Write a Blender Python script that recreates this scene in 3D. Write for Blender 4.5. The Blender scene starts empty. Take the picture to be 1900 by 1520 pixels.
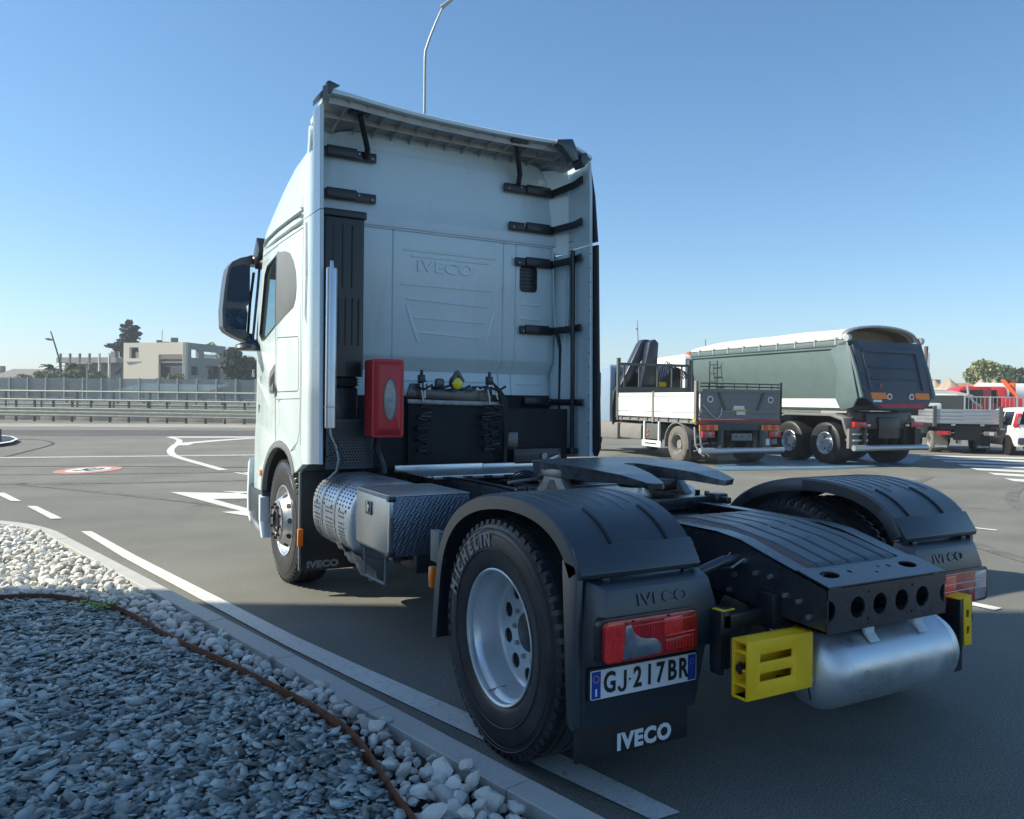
import bpy, bmesh, math, random
import numpy as np
from mathutils import Vector, Matrix
from mathutils.geometry import tessellate_polygon
SC = bpy.context.scene
COL = SC.collection
PI = math.pi
R = math.radians

# ------------------------------------------------------------------ camera
cam = bpy.data.cameras.new('camera')
camo = bpy.data.objects.new('camera', cam)
COL.objects.link(camo)
cam.sensor_fit = 'HORIZONTAL'
cam.sensor_width = 36.0
cam.lens = 28.8194
cam.clip_start = 0.05
cam.clip_end = 3000
camo.matrix_world = Matrix([[0.870019, -0.005272, -0.492991, -2.972645], [-0.492859, 0.016157, -0.869959, -3.184173], [0.012552, 0.999856, 0.011459, 1.574339], [0.0, 0.0, 0.0, 1.0]])
SC.camera = camo

# ------------------------------------------------------------------ sky, sun, exposure
SUN_AZ = R(-61.0)      # measured from +Y towards +X
SUN_EL = R(40.0)
world = bpy.data.worlds.new('World')
SC.world = world
world.use_nodes = True
wn = world.node_tree
bg = wn.nodes['Background']
sky = wn.nodes.new('ShaderNodeTexSky')
sky.sky_type = 'NISHITA'
sky.sun_disc = False
sky.sun_elevation = SUN_EL
sky.sun_rotation = SUN_AZ
sky.altitude = 0.0
sky.air_density = 0.95
sky.dust_density = 0.6
sky.ozone_density = 5.0
hs_ = wn.nodes.new('ShaderNodeHueSaturation')
hs_.inputs['Hue'].default_value = 0.492
hs_.inputs['Saturation'].default_value = 1.09
hs_.inputs['Value'].default_value = 1.0
wn.links.new(sky.outputs[0], hs_.inputs['Color'])
wn.links.new(hs_.outputs[0], bg.inputs[0])
bg.inputs[1].default_value = 0.1
sl = bpy.data.lights.new('sun', 'SUN')
sl.energy = 4.3
sl.angle = R(0.53)
sl.color = (1.0, 0.93, 0.745)
so = bpy.data.objects.new('sun', sl)
COL.objects.link(so)
sd = Vector((math.sin(SUN_AZ)*math.cos(SUN_EL), math.cos(SUN_AZ)*math.cos(SUN_EL), math.sin(SUN_EL)))
so.rotation_euler = sd.to_track_quat('Z', 'Y').to_euler()
so.location = sd*60
SC.view_settings.view_transform = 'Standard'
SC.view_settings.look = 'None'
SC.view_settings.exposure = 0.85
SC.view_settings.gamma = 1.0
SC.view_settings.use_curve_mapping = False

# ------------------------------------------------------------------ materials
def nd(nt, t, **kw):
    n = nt.nodes.new(t)
    for k, v in kw.items():
        setattr(n, k, v)
    return n

MATS = {}
def mat(name, col, rough=.5, metal=0., var=.08, vs=4., bump=0., bs=60., coat=0., rvar=.12, spec=.5, speck=0., ss=300., emit=None, tint=False, stretch=None, wear=None, aniso=None):
    if name in MATS: return MATS[name]
    m = bpy.data.materials.new(name); m.use_nodes = True
    nt = m.node_tree; p = nt.nodes['Principled BSDF']
    L = nt.links.new
    tc = nd(nt, 'ShaderNodeTexCoord')
    vec = tc.outputs['Object']
    if stretch:
        mp = nd(nt, 'ShaderNodeMapping'); mp.inputs['Scale'].default_value = stretch
        L(vec, mp.inputs[0]); vec = mp.outputs[0]
    n1 = nd(nt, 'ShaderNodeTexNoise'); n1.inputs['Scale'].default_value = vs; n1.inputs['Detail'].default_value = 6; n1.inputs['Roughness'].default_value = .6
    L(vec, n1.inputs['Vector'])
    mr = nd(nt, 'ShaderNodeMapRange'); mr.inputs[1].default_value = .3; mr.inputs[2].default_value = .7
    mr.inputs[3].default_value = 1-var; mr.inputs[4].default_value = 1+var
    L(n1.outputs[0], mr.inputs[0])
    fac = mr.outputs[0]
    if speck:
        n2 = nd(nt, 'ShaderNodeTexNoise'); n2.inputs['Scale'].default_value = ss; n2.inputs['Detail'].default_value = 2
        L(tc.outputs['Object'], n2.inputs['Vector'])
        m2 = nd(nt, 'ShaderNodeMapRange'); m2.inputs[1].default_value = .3; m2.inputs[2].default_value = .7
        m2.inputs[3].default_value = 1-speck; m2.inputs[4].default_value = 1+speck
        L(n2.outputs[0], m2.inputs[0])
        mm = nd(nt, 'ShaderNodeMath', operation='MULTIPLY'); L(fac, mm.inputs[0]); L(m2.outputs[0], mm.inputs[1]); fac = mm.outputs[0]
    if tint:
        at = nd(nt, 'ShaderNodeAttribute', attribute_name='tint')
        mm = nd(nt, 'ShaderNodeMath', operation='MULTIPLY'); L(fac, mm.inputs[0]); L(at.outputs['Fac'], mm.inputs[1]); fac = mm.outputs[0]
    vm = nd(nt, 'ShaderNodeVectorMath', operation='SCALE'); vm.inputs[0].default_value = col
    L(fac, vm.inputs['Scale'])
    cout = vm.outputs[0]
    if wear:    # (colour, scale, threshold, amount)
        n3 = nd(nt, 'ShaderNodeTexNoise'); n3.inputs['Scale'].default_value = wear[1]; n3.inputs['Detail'].default_value = 8; n3.inputs['Roughness'].default_value = .7
        L(vec, n3.inputs['Vector'])
        m3 = nd(nt, 'ShaderNodeMapRange'); m3.inputs[1].default_value = wear[2]; m3.inputs[2].default_value = wear[2]+.12; m3.inputs[3].default_value = 0; m3.inputs[4].default_value = wear[3]
        L(n3.outputs[0], m3.inputs[0])
        mx = nd(nt, 'ShaderNodeMix', data_type='RGBA'); L(m3.outputs[0], mx.inputs[0]); L(cout, mx.inputs[6]); mx.inputs[7].default_value = (*wear[0], 1)
        cout = mx.outputs[2]
    L(cout, p.inputs['Base Color'])
    m4 = nd(nt, 'ShaderNodeMapRange'); m4.inputs[1].default_value = .3; m4.inputs[2].default_value = .7
    m4.inputs[3].default_value = max(.02, rough-rvar*rough); m4.inputs[4].default_value = min(1, rough+rvar*rough)
    L(n1.outputs[0], m4.inputs[0]); L(m4.outputs[0], p.inputs['Roughness'])
    p.inputs['Metallic'].default_value = metal
    p.inputs['Specular IOR Level'].default_value = spec
    p.inputs['Coat Weight'].default_value = coat
    p.inputs['Coat Roughness'].default_value = .08 if metal or name not in ('black_plastic', 'chassis_paint', 'fifth_plate') else .3
    if bump:
        nb = nd(nt, 'ShaderNodeTexNoise'); nb.inputs['Scale'].default_value = bs; nb.inputs['Detail'].default_value = 4
        L(vec, nb.inputs['Vector'])
        b = nd(nt, 'ShaderNodeBump'); b.inputs['Strength'].default_value = min(1, bump); b.inputs['Distance'].default_value = .004*max(1, bump)
        L(nb.outputs[0], b.inputs['Height']); L(b.outputs[0], p.inputs['Normal'])
    if emit:
        p.inputs['Emission Color'].default_value = (*emit[0], 1); p.inputs['Emission Strength'].default_value = emit[1]
    MATS[name] = m
    return m

def glassmat(name, tint, refl=1.0, alpha=.8):
    m = bpy.data.materials.new(name); m.use_nodes = True
    nt = m.node_tree; nt.nodes.clear(); L = nt.links.new
    o = nd(nt, 'ShaderNodeOutputMaterial'); t = nd(nt, 'ShaderNodeBsdfTransparent'); g = nd(nt, 'ShaderNodeBsdfGlossy')
    g.inputs['Roughness'].default_value = .03; t.inputs[0].default_value = (*tint, 1)
    fr = nd(nt, 'ShaderNodeFresnel'); fr.inputs[0].default_value = 1.5
    mm = nd(nt, 'ShaderNodeMath', operation='MULTIPLY'); L(fr.outputs[0], mm.inputs[0]); mm.inputs[1].default_value = refl
    d = nd(nt, 'ShaderNodeBsdfDiffuse'); d.inputs[0].default_value = (*[c*.5 for c in tint], 1)
    n1 = nd(nt, 'ShaderNodeTexNoise'); n1.inputs['Scale'].default_value = 2.5
    mr = nd(nt, 'ShaderNodeMapRange'); mr.inputs[3].default_value = (1-alpha)*.8; mr.inputs[4].default_value = (1-alpha)*1.2
    L(n1.outputs[0], mr.inputs[0])
    x0 = nd(nt, 'ShaderNodeMixShader'); L(mr.outputs[0], x0.inputs[0]); L(t.outputs[0], x0.inputs[1]); L(d.outputs[0], x0.inputs[2])
    x = nd(nt, 'ShaderNodeMixShader'); L(mm.outputs[0], x.inputs[0]); L(x0.outputs[0], x.inputs[1]); L(g.outputs[0], x.inputs[2])
    L(x.outputs[0], o.inputs[0])
    MATS[name] = m
    return m

def treadplate(name, col, rough, scale=38.):
    """aluminium chequer plate: raised lozenges in the bump"""
    m = mat(name, col, rough, metal=.9, var=.15, vs=5)
    nt = m.node_tree; L = nt.links.new; p = nt.nodes['Principled BSDF']
    tc = nd(nt, 'ShaderNodeTexCoord'); mp = nd(nt, 'ShaderNodeMapping'); mp.inputs['Rotation'].default_value = (R(45), R(45), R(45))
    L(tc.outputs['Object'], mp.inputs[0])
    ck = nd(nt, 'ShaderNodeTexChecker'); ck.inputs['Scale'].default_value = scale; L(mp.outputs[0], ck.inputs[0])
    vo = nd(nt, 'ShaderNodeTexVoronoi'); vo.inputs['Scale'].default_value = scale*.9; vo.inputs['Randomness'].default_value = .15; L(mp.outputs[0], vo.inputs['Vector'])
    b = nd(nt, 'ShaderNodeBump'); b.inputs['Strength'].default_value = .8; b.inputs['Distance'].default_value = .006
    L(vo.outputs['Distance'], b.inputs['Height']); L(b.outputs[0], p.inputs['Normal'])
    return m

# ------------------------------------------------------------------ mesh building
class MB:
    def __init__(s): s.v = []; s.f = []
    def add(s, vs, fs, M=None):
        o = len(s.v)
        if M is not None: vs = [M @ Vector(v) for v in vs]
        s.v.extend([tuple(v) for v in vs]); s.f.extend([tuple(i+o for i in f) for f in fs]); return s
    def box(s, x0, x1, y0, y1, z0, z1, M=None):
        return s.add([(x0,y0,z0),(x1,y0,z0),(x1,y1,z0),(x0,y1,z0),(x0,y0,z1),(x1,y0,z1),(x1,y1,z1),(x0,y1,z1)],
                     [(0,3,2,1),(4,5,6,7),(0,1,5,4),(1,2,6,5),(2,3,7,6),(3,0,4,7)], M)
    def hexa(s, b, t, M=None):
        """b,t: four bottom and four top corners, counter-clockwise from above"""
        return s.add(list(b)+list(t), [(0,3,2,1),(4,5,6,7),(0,1,5,4),(1,2,6,5),(2,3,7,6),(3,0,4,7)], M)
    def prism(s, poly, ax, a, b, holes=(), M=None):
        """poly in the plane across ax: ax='x' -> (y,z), 'y' -> (x,z), 'z' -> (x,y); tessellated so holes are real"""
        def P(p, h):
            return {'x': (h, p[0], p[1]), 'y': (p[0], h, p[1]), 'z': (p[0], p[1], h)}[ax]
        loops = [list(poly)] + [list(h) for h in holes]
        flat = [p for l in loops for p in l]; n = len(flat)
        tri = tessellate_polygon([[Vector((p[0], p[1], 0)) for p in l] for l in loops])
        fs = [tuple(t) for t in tri] + [tuple(i+n for i in reversed(t)) for t in tri]
        k = 0
        for l in loops:
            m = len(l)
            for i in range(m):
                j = (i+1) % m
                fs.append((k+i, k+j, k+j+n, k+i+n))
            k += m
        return s.add([P(p, a) for p in flat]+[P(p, b) for p in flat], fs, M)
    def cyl(s, p0, p1, r, n=16, r2=None, caps=True, M=None):
        p0 = Vector(p0); p1 = Vector(p1); r2 = r if r2 is None else r2
        d = (p1-p0).normalized(); a = d.orthogonal().normalized(); b = d.cross(a)
        vs = []
        for p, q in ((p0, r), (p1, r2)):
            for i in range(n):
                t = 2*PI*i/n; vs.append(p+(a*math.cos(t)+b*math.sin(t))*q)
        fs = [(i, (i+1) % n, n+(i+1) % n, n+i) for i in range(n)]
        if caps: fs += [tuple(range(n-1, -1, -1)), tuple(range(n, 2*n))]
        return s.add(vs, fs, M)
    def tube(s, pts, r, n=8, M=None, caps=True):
        pts = [Vector(p) for p in pts]; m = len(pts); vs = []; fs = []
        up = None
        for i, p in enumerate(pts):
            d = (pts[min(i+1, m-1)]-pts[max(i-1, 0)]).normalized()
            if up is None: up = d.orthogonal().normalized()
            up = (up-d*up.dot(d)).normalized(); b = d.cross(up)
            rr = r[i] if hasattr(r, '__len__') else r
            for k in range(n):
                t = 2*PI*k/n; vs.append(p+(up*math.cos(t)+b*math.sin(t))*rr)
        for i in range(m-1):
            for k in range(n):
                fs.append((i*n+k, i*n+(k+1) % n, (i+1)*n+(k+1) % n, (i+1)*n+k))
        if caps: fs += [tuple(range(n-1, -1, -1)), tuple(range((m-1)*n, m*n))]
        return s.add(vs, fs, M)
    def lathe(s, prof, c, ax, n=48, M=None, a0=0, a1=2*PI):
        """prof [(r,h)] about the axis ax through c"""
        full = abs(a1-a0-2*PI) < 1e-6; cols = n if full else n+1
        vs = []
        for r, h in prof:
            for i in range(cols):
                t = a0+(a1-a0)*i/n; u, v = r*math.cos(t), r*math.sin(t)
                q = {'x': (h, u, v), 'y': (u, h, v), 'z': (u, v, h)}[ax]
                vs.append((c[0]+q[0], c[1]+q[1], c[2]+q[2]))
        fs = []
        for j in range(len(prof)-1):
            for i in range(n):
                k = (i+1) % cols
                fs.append((j*cols+i, j*cols+k, (j+1)*cols+k, (j+1)*cols+i))
        return s.add(vs, fs, M)
    def loft(s, rings, closed=True, caps=True, M=None):
        n = len(rings[0]); vs = [p for r in rings for p in r]; fs = []
        for j in range(len(rings)-1):
            for i in range(n if closed else n-1):
                k = (i+1) % n
                fs.append((j*n+i, j*n+k, (j+1)*n+k, (j+1)*n+i))
        if caps and closed: fs += [tuple(range(n-1, -1, -1)), tuple(range((len(rings)-1)*n, len(rings)*n))]
        return s.add(vs, fs, M)
    def grid(s, fn, nu, nv, M=None):
        vs = [fn(i/nu, j/nv) for j in range(nv+1) for i in range(nu+1)]
        return s.add(vs, [(j*(nu+1)+i, j*(nu+1)+i+1, (j+1)*(nu+1)+i+1, (j+1)*(nu+1)+i) for j in range(nv) for i in range(nu)], M)
    def mesh(s, name, bevel=0, seg=2, smooth=38, weld=True, fixn=True):
        me = bpy.data.meshes.new(name)
        bm = bmesh.new()
        vv = [bm.verts.new(v) for v in s.v]
        for f in s.f:
            g = []
            for i in f:
                if i not in g: g.append(i)
            if len(g) < 3: continue
            try: bm.faces.new([vv[i] for i in g])
            except ValueError: pass
        if weld: bmesh.ops.remove_doubles(bm, verts=bm.verts, dist=1e-5)
        if fixn: bmesh.ops.recalc_face_normals(bm, faces=bm.faces)
        if bevel:
            es = [e for e in bm.edges if len(e.link_faces) == 2 and e.calc_face_angle(0) > R(28)]
            bmesh.ops.bevel(bm, geom=es, offset=bevel, segments=seg, affect='EDGES', profile=.5, clamp_overlap=True)
        bm.to_mesh(me); bm.free()
        if smooth is not None:
            me.shade_smooth(); me.set_sharp_from_angle(angle=R(smooth))
        return me
    def build(s, name, m, parent=None, bevel=0, seg=2, smooth=38, kind=None, loc=None, fixn=True):
        return link(name, s.mesh(name, bevel, seg, smooth, fixn=fixn), m, parent, kind, loc)

def link(name, me, m=None, parent=None, kind=None, loc=None):
    o = bpy.data.objects.new(name, me)
    if m is not None and not me.materials: me.materials.append(MATS[m] if isinstance(m, str) else m)
    COL.objects.link(o)
    if parent is not None: o.parent = parent
    if kind: o['kind'] = kind
    if loc is not None: o.location = loc
    return o

def thing(name, label, cat, loc=(0, 0, 0), rz=0, group=None):
    o = bpy.data.objects.new(name, None); COL.objects.link(o)
    o.location = loc; o.rotation_euler = (0, 0, rz); o.empty_display_size = .2
    tag(o, label, cat, group); return o

def tag(o, label, cat, group=None):
    o['label'] = label; o['category'] = cat
    if group: o['group'] = group
    return o

def copy_tree(o, parent=None):
    c = o.copy(); COL.objects.link(c)
    if parent is not None: c.parent = parent
    for ch in list(o.children): copy_tree(ch, c)
    return c

def boxo(name, m, parent, x0, x1, y0, y1, z0, z1, bevel=.004, M=None):
    return MB().box(x0, x1, y0, y1, z0, z1, M).build(name, m, parent, bevel=bevel)

def textmesh(body, size, xs=1., bold=0., depth=.001, shear=0., spacing=1.):
    cu = bpy.data.curves.new('lettering', 'FONT'); cu.body = body; cu.size = size; cu.offset = bold
    cu.extrude = depth; cu.shear = shear; cu.space_character = spacing; cu.align_x = 'CENTER'; cu.align_y = 'CENTER'; cu.resolution_u = 3
    ob = bpy.data.objects.new('lettering', cu); COL.objects.link(ob)
    me = bpy.data.meshes.new_from_object(ob)
    bpy.data.objects.remove(ob); bpy.data.curves.remove(cu)
    me.transform(Matrix.Diagonal((xs, 1, 1, 1))); me.materials.clear()
    return me

def text(body, size, M, m, parent, name='lettering', **kw):
    """M places the text: its local x runs along the writing, its local y up, its local z towards the reader"""
    me = textmesh(body, size, **kw); me.transform(M)
    return link(name, me, m, parent)

def frame(o, x, y):
    """matrix with origin o and axes x, y"""
    x = Vector(x).normalized(); y = Vector(y); y = (y-x*y.dot(x)).normalized(); z = x.cross(y)
    M = Matrix.Identity(4)
    for i in range(3): M[i][0] = x[i]; M[i][1] = y[i]; M[i][2] = z[i]; M[i][3] = o[i]
    return M

def circle(cx, cy, r, n=20, ry=None, a0=0):
    ry = r if ry is None else ry
    return [(cx+r*math.cos(a0+2*PI*i/n), cy+ry*math.sin(a0+2*PI*i/n)) for i in range(n)]

def rrect(x0, x1, y0, y1, r, n=4):
    p = []
    for cx, cy, a in ((x1-r, y1-r, 0), (x0+r, y1-r, 90), (x0+r, y0+r, 180), (x1-r, y0+r, 270)):
        for i in range(n+1):
            t = R(a+90*i/n); p.append((cx+r*math.cos(t), cy+r*math.sin(t)))
    return p

def ribbon(pts, w, z):
    """flat strip of width w along a ground polyline, as a face strip at height z"""
    pts = [Vector((p[0], p[1])) for p in pts]; L_, R_ = [], []
    for i, p in enumerate(pts):
        d = (pts[min(i+1, len(pts)-1)]-pts[max(i-1, 0)]).normalized(); nrm = Vector((-d.y, d.x))
        ww = w[i] if hasattr(w, '__len__') else w
        L_.append(p+nrm*ww/2); R_.append(p-nrm*ww/2)
    n = len(pts)
    return [(p.x, p.y, z) for p in L_]+[(p.x, p.y, z) for p in R_], [(i, n+i, n+i+1, i+1) for i in range(n-1)]

def smooth_path(pts, k=6):
    """Catmull-Rom through the points"""
    P = [Vector(p) for p in pts]; out = []
    for i in range(len(P)-1):
        a, b, c, d = P[max(i-1, 0)], P[i], P[i+1], P[min(i+2, len(P)-1)]
        for j in range(k):
            t = j/k
            out.append(.5*((2*b)+(c-a)*t+(2*a-5*b+4*c-d)*t*t+(3*b-a-3*c+d)*t**3))
    out.append(P[-1]); return out

# palette
mat('white_paint', (.63, .74, .765), .30, coat=.5, var=.035, vs=2, rvar=.2, wear=((.46, .45, .42), 3.2, .56, .26), stretch=(1, 1, .22))
mat('white_plastic', (.66, .74, .78), .45, var=.05)
mat('underside', (.48, .47, .44), .7, var=.15, vs=6)
mat('black_plastic', (.020, .028, .040), .36, spec=.85, coat=.35, var=.2, bump=.25, bs=500)
mat('black_satin', (.012, .013, .016), .38, var=.2, coat=.2)
mat('chassis_paint', (.026, .030, .038), .28, spec=.7, var=.2, vs=9, coat=.6, wear=((.06, .06, .06), 14, .66, .12))
mat('grey_plastic', (.16, .17, .175), .5, var=.08, bump=.2, bs=500)
mat('dark_void', (.006, .006, .008), .7)
mat('rubber', (.018, .018, .020), .52, var=.3, vs=12, bump=.2, bs=150)
mat('rubber_side', (.026, .026, .029), .36, var=.4, vs=7, bump=.1, bs=90)
mat('rubber_dusty', (.13, .12, .105), .8, var=.3, vs=10)
mat('lens_wrap', (.46, .37, .38), .15, coat=.9, var=.25, vs=16)
mat('tyre_letter', (.26, .255, .25), .6, var=.15)
mat('aluminium', (.62, .64, .66), .3, metal=.95, var=.06, vs=3, rvar=.35)
mat('rim_paint', (.56, .60, .64), .34, metal=.55, var=.06, vs=5, rvar=.3)
mat('steel_tank', (.60, .64, .68), .38, metal=.8, var=.08, vs=5, bump=.08, bs=30, rvar=.45, wear=((.42, .43, .44), 7, .62, .2))
mat('galvanised', (.52, .54, .55), .42, metal=.7, var=.14, vs=14)
mat('bare_steel', (.30, .30, .30), .45, metal=.6, var=.3, vs=20)
mat('brushed', (.60, .60, .58), .35, metal=.75, var=.1, vs=9, stretch=(1, 1, 20))
treadplate('tread_plate', (.60, .62, .64), .3, 70)
treadplate('tread_plate_dark', (.20, .23, .28), .36, 62)
mat('red_plastic', (.55, .028, .035), .35, var=.06)
mat('yellow_plastic', (.95, .58, .008), .5, var=.07, vs=8, wear=((.25, .18, .03), 9, .66, .4))
mat('orange_lens', (.85, .20, .01), .25, var=.05, coat=.5)
mat('red_lens', (.40, .008, .014), .16, var=.35, vs=14, coat=.9, bump=.8, bs=90, stretch=(1, 1, .15))
mat('red_bright', (.85, .03, .03), .2, var=.2, vs=60, coat=.9)
mat('clear_lens', (.17, .20, .24), .2, metal=.3, var=.3, vs=14, coat=.9, bump=.3, bs=40)
mat('plate_white', (.74, .77, .80), .4, var=.03)
mat('plate_blue', (.012, .05, .32), .4)
mat('plate_black', (.012, .012, .014), .5)
mat('logo_white', (.72, .76, .80), .55)
mat('logo_dull', (.22, .24, .26), .6)
mat('yellow_lamp', (.75, .62, .01), .2, var=.2, vs=40, coat=.8)
mat('hose_black', (.012, .012, .013), .35, coat=.3)
mat('mirror', (.32, .36, .42), .03, metal=1, var=.01)
mat('joint', (.10, .10, .10), .7)
mat('seat_fabric', (.09, .10, .11), .9)
mat('fifth_plate', (.12, .13, .15), .30, metal=.6, var=.4, vs=11, bump=.1, bs=40, wear=((.02, .018, .016), 6, .5, .6))
mat('grease', (.01, .01, .01), .3)
glassmat('window_glass', (.86, .94, .96), .30, .97)
glassmat('dark_glass', (.12, .15, .17), 1.0, .85)

# ================================================================== GROUND
def asphalt(name, col, patch=.16, crack=True):
    m = mat(name, col, .82, wear=((col[0]*.62, col[1]*.62, col[2]*.62), .42, .60, .55), var=patch, vs=.55, speck=.55, ss=130, bump=1.1, bs=170, spec=.35)
    nt = m.node_tree; L = nt.links.new; p = nt.nodes['Principled BSDF']
    # pale and dark aggregate grains
    tc = nd(nt, 'ShaderNodeTexCoord'); v = nd(nt, 'ShaderNodeTexVoronoi'); v.inputs['Scale'].default_value = 75
    L(tc.outputs['Object'], v.inputs['Vector'])
    mr = nd(nt, 'ShaderNodeMapRange'); mr.inputs[1].default_value = .12; mr.inputs[2].default_value = .3; mr.inputs[3].default_value = .8; mr.inputs[4].default_value = 0
    L(v.outputs['Distance'], mr.inputs[0])
    sp = nd(nt, 'ShaderNodeSeparateColor'); L(v.outputs['Color'], sp.inputs[0])
    mr2 = nd(nt, 'ShaderNodeMapRange'); mr2.inputs[1].default_value = .62; mr2.inputs[2].default_value = .95
    L(sp.outputs[0], mr2.inputs[0])
    mu = nd(nt, 'ShaderNodeMath', operation='MULTIPLY'); L(mr.outputs[0], mu.inputs[0]); L(mr2.outputs[0], mu.inputs[1])
    mx = nd(nt, 'ShaderNodeMix', data_type='RGBA'); L(mu.outputs[0], mx.inputs[0])
    src = p.inputs['Base Color'].links[0].from_socket
    # long soft wear streaks
    n = nd(nt, 'ShaderNodeTexNoise'); n.inputs['Scale'].default_value = .11; n.inputs['Detail'].default_value = 7; n.inputs['Roughness'].default_value = .65
    mp = nd(nt, 'ShaderNodeMapping'); mp.inputs['Scale'].default_value = (1, 2.6, 1); mp.inputs['Rotation'].default_value = (0, 0, R(-20)); L(tc.outputs['Object'], mp.inputs[0]); L(mp.outputs[0], n.inputs['Vector'])
    m5 = nd(nt, 'ShaderNodeMapRange'); m5.inputs[1].default_value = .35; m5.inputs[2].default_value = .65; m5.inputs[3].default_value = .86; m5.inputs[4].default_value = 1.12; L(n.outputs[0], m5.inputs[0])
    sc = nd(nt, 'ShaderNodeVectorMath', operation='SCALE'); L(src, sc.inputs[0]); L(m5.outputs[0], sc.inputs['Scale'])
    L(sc.outputs[0], mx.inputs[6]); mx.inputs[7].default_value = (.42, .41, .38, 1)
    L(mx.outputs[2], p.inputs['Base Color'])
    return m
asphalt('asphalt', (.168, .166, .148))
asphalt('asphalt_dark', (.095, .093, .088))
mat('field', (.10, .10, .055), .95, var=.35, vs=.08, bump=1, bs=3)
mat('verge', (.30, .285, .25), .9, var=.2, vs=.8, speck=.2, ss=40)
mat('road_white', (.62, .625, .595), .65, var=.08, vs=3, speck=.16, ss=120, wear=((.24, .23, .21), 30, .54, .6))
mat('road_white_old', (.46, .46, .43), .75, var=.10, vs=3, speck=.15, ss=120, wear=((.17, .165, .15), 12, .50, .8))
mat('road_red', (.50, .24, .22), .7, var=.2, vs=5, wear=((.25, .2, .18), 12, .52, .7))
mat('road_blue', (.09, .18, .27), .6, var=.18, vs=2, speck=.12, ss=90, wear=((.13, .14, .14), 6, .56, .7))
mat('tar_seam', (.045, .044, .042), .75, var=.2)
mat('tyre_mark', (.115, .11, .10), .8, var=.25, vs=3, speck=.5, ss=130, wear=((.168, .166, .148), 5, .46, .95))
mat('granite', (.44, .44, .42), .7, var=.05, vs=5, speck=.30, ss=420, bump=.4, bs=300)
mat('corten', (.17, .062, .028), .75, var=.35, vs=18, bump=.3, bs=120, wear=((.06, .03, .02), 20, .55, .6))
mat('limestone', (.66, .64, .59), .8, var=.14, vs=26, tint=True, bump=.5, bs=120)
mat('slate', (.27, .31, .30), .42, var=.22, vs=30, tint=True, bump=.4, bs=200)
mat('bed_soil', (.025, .024, .022), .95, var=.2)

g = MB().add([(-900, -900, 0), (900, -900, 0), (900, 900, 0), (-900, 900, 0)], [(0, 1, 2, 3)]).build('ground', 'field', kind='structure', loc=(0, 0, -.03))
yard = MB().add([(-70, -45, 0), (95, -45, 0), (95, 38, 0), (-70, 66, 0)], [(0, 1, 2, 3)]).build('asphalt_yard', 'asphalt', kind='structure')

def strip_poly(name, pts, z, m, parent=None, kind=None):
    return MB().prism(pts, 'z', z-.003, z, ).build(name, m, parent, kind=kind, smooth=None)

# pale verge along the guard rail and the darker lane in front of it
strip_poly('roadside_verge', [(-11.392, 45.178), (20.25, 34.801), (24.011, 40.958), (-12.117, 49.341)], .004, 'verge', kind='structure')
strip_poly('access_lane', [(-7.91, 34.062), (4.253, 30.695), (13.375, 27.98), (16.525, 33.993), (5.408, 36.123), (-8.699, 40.015)], .004, 'asphalt_dark', kind='structure')

# ------------------------------------------------------------------ road markings: each painted line is a piece of the road
marks = bpy.data.objects.new('road_markings', None); COL.objects.link(marks); marks['kind'] = 'structure'
def line(name, pts, w, m='road_white', z=.008, smooth=False):
    if smooth: pts = [tuple(v)[:2] for v in smooth_path([(p[0], p[1], 0) for p in pts], 6)]
    v, f = ribbon(pts, w, z)
    return MB().add(v, f).build(name, m, marks, smooth=None)
def poly(name, pts, m='road_white', z=.008):
    mb = MB(); tri = tessellate_polygon([[Vector((p[0], p[1], 0)) for p in pts]])
    return mb.add([(p[0], p[1], z) for p in pts], [tuple(t) for t in tri]).build(name, m, marks, smooth=None)
# solid edge line beside the kerb
Ledge = [(-2.632, 7.42), (-1.985, 4.054), (-1.657, 1.999), (-1.423, 0.981), (-1.267, 0.336), (-1.113, -0.179), (-1.012, -0.551)]
Redge = [(-2.524, 7.37), (-1.896, 3.945), (-1.566, 2.083), (-1.3, 1.271), (-1.125, 0.632), (-0.984, -0.15), (-0.858, -0.613)]
poly('edge_line', [(-2.632, 7.42), (-2.33, 5.55), (-1.657, 2.0), (-1.50, 1.30), (-1.282, .395), (-1.135, -.20), (-.99, -.80), (-.86, -.80), (-.984, -.15), (-1.155, .55), (-1.38, 1.45), (-1.545, 2.15), (-2.215, 5.60), (-2.524, 7.37)])
poly('lane_dash', [(-3.216, 10.122), (-3.098, 10.069), (-2.80, 8.62), (-2.925, 8.626)])
poly('lane_dash', [(-3.70, 12.1), (-3.56, 12.05), (-3.297, 10.75), (-3.43, 10.85)])
line('stop_line', [(-14, 21.6), (-3.98, 20.43), (1.73, 19.49), (6, 18.9)], .42, 'road_white_old')
line('tar_joint', [(-5.343, 18.198), (-3.858, 17.635), (-1.388, 16.777), (0.906, 15.519), (4.461, 13.547)], .07, 'tar_seam', .006)
line('tar_joint', [(-4.264, 19.597), (-3.978, 20.429), (-3.456, 22.863), (-3.011, 25.113), (-2.82, 26.591), (-2.906, 28.147), (-3.259, 29.353), (-3.996, 30.131)], .10, 'tar_seam', .0065, True)
poly('guide_arrow', [(-1.225, 11.151), (-0.144, 10.52), (0.306, 10.161), (0.184, 9.663), (-0.293, 9.796), (-0.769, 9.93), (-0.509, 8.599), (-0.286, 7.739), (-0.368, 7.403), (-0.664, 7.856), (-0.91, 8.419), (-0.661, 8.424)])
poly('guide_arrow', [(-0.455, 10.993), (-0.08, 10.746), (0.38, 10.463), (0.325, 10.235), (-0.175, 10.369)])
line('island_line', [(1.019, 30.313), (1.128, 28.78), (1.018, 27.238), (0.675, 25.235), (0.282, 23.229), (0.009, 21.23), (-0.064, 19.458), (0.098, 17.296), (0.299, 15.014)], .20, 'road_white', .0085, True)
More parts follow.
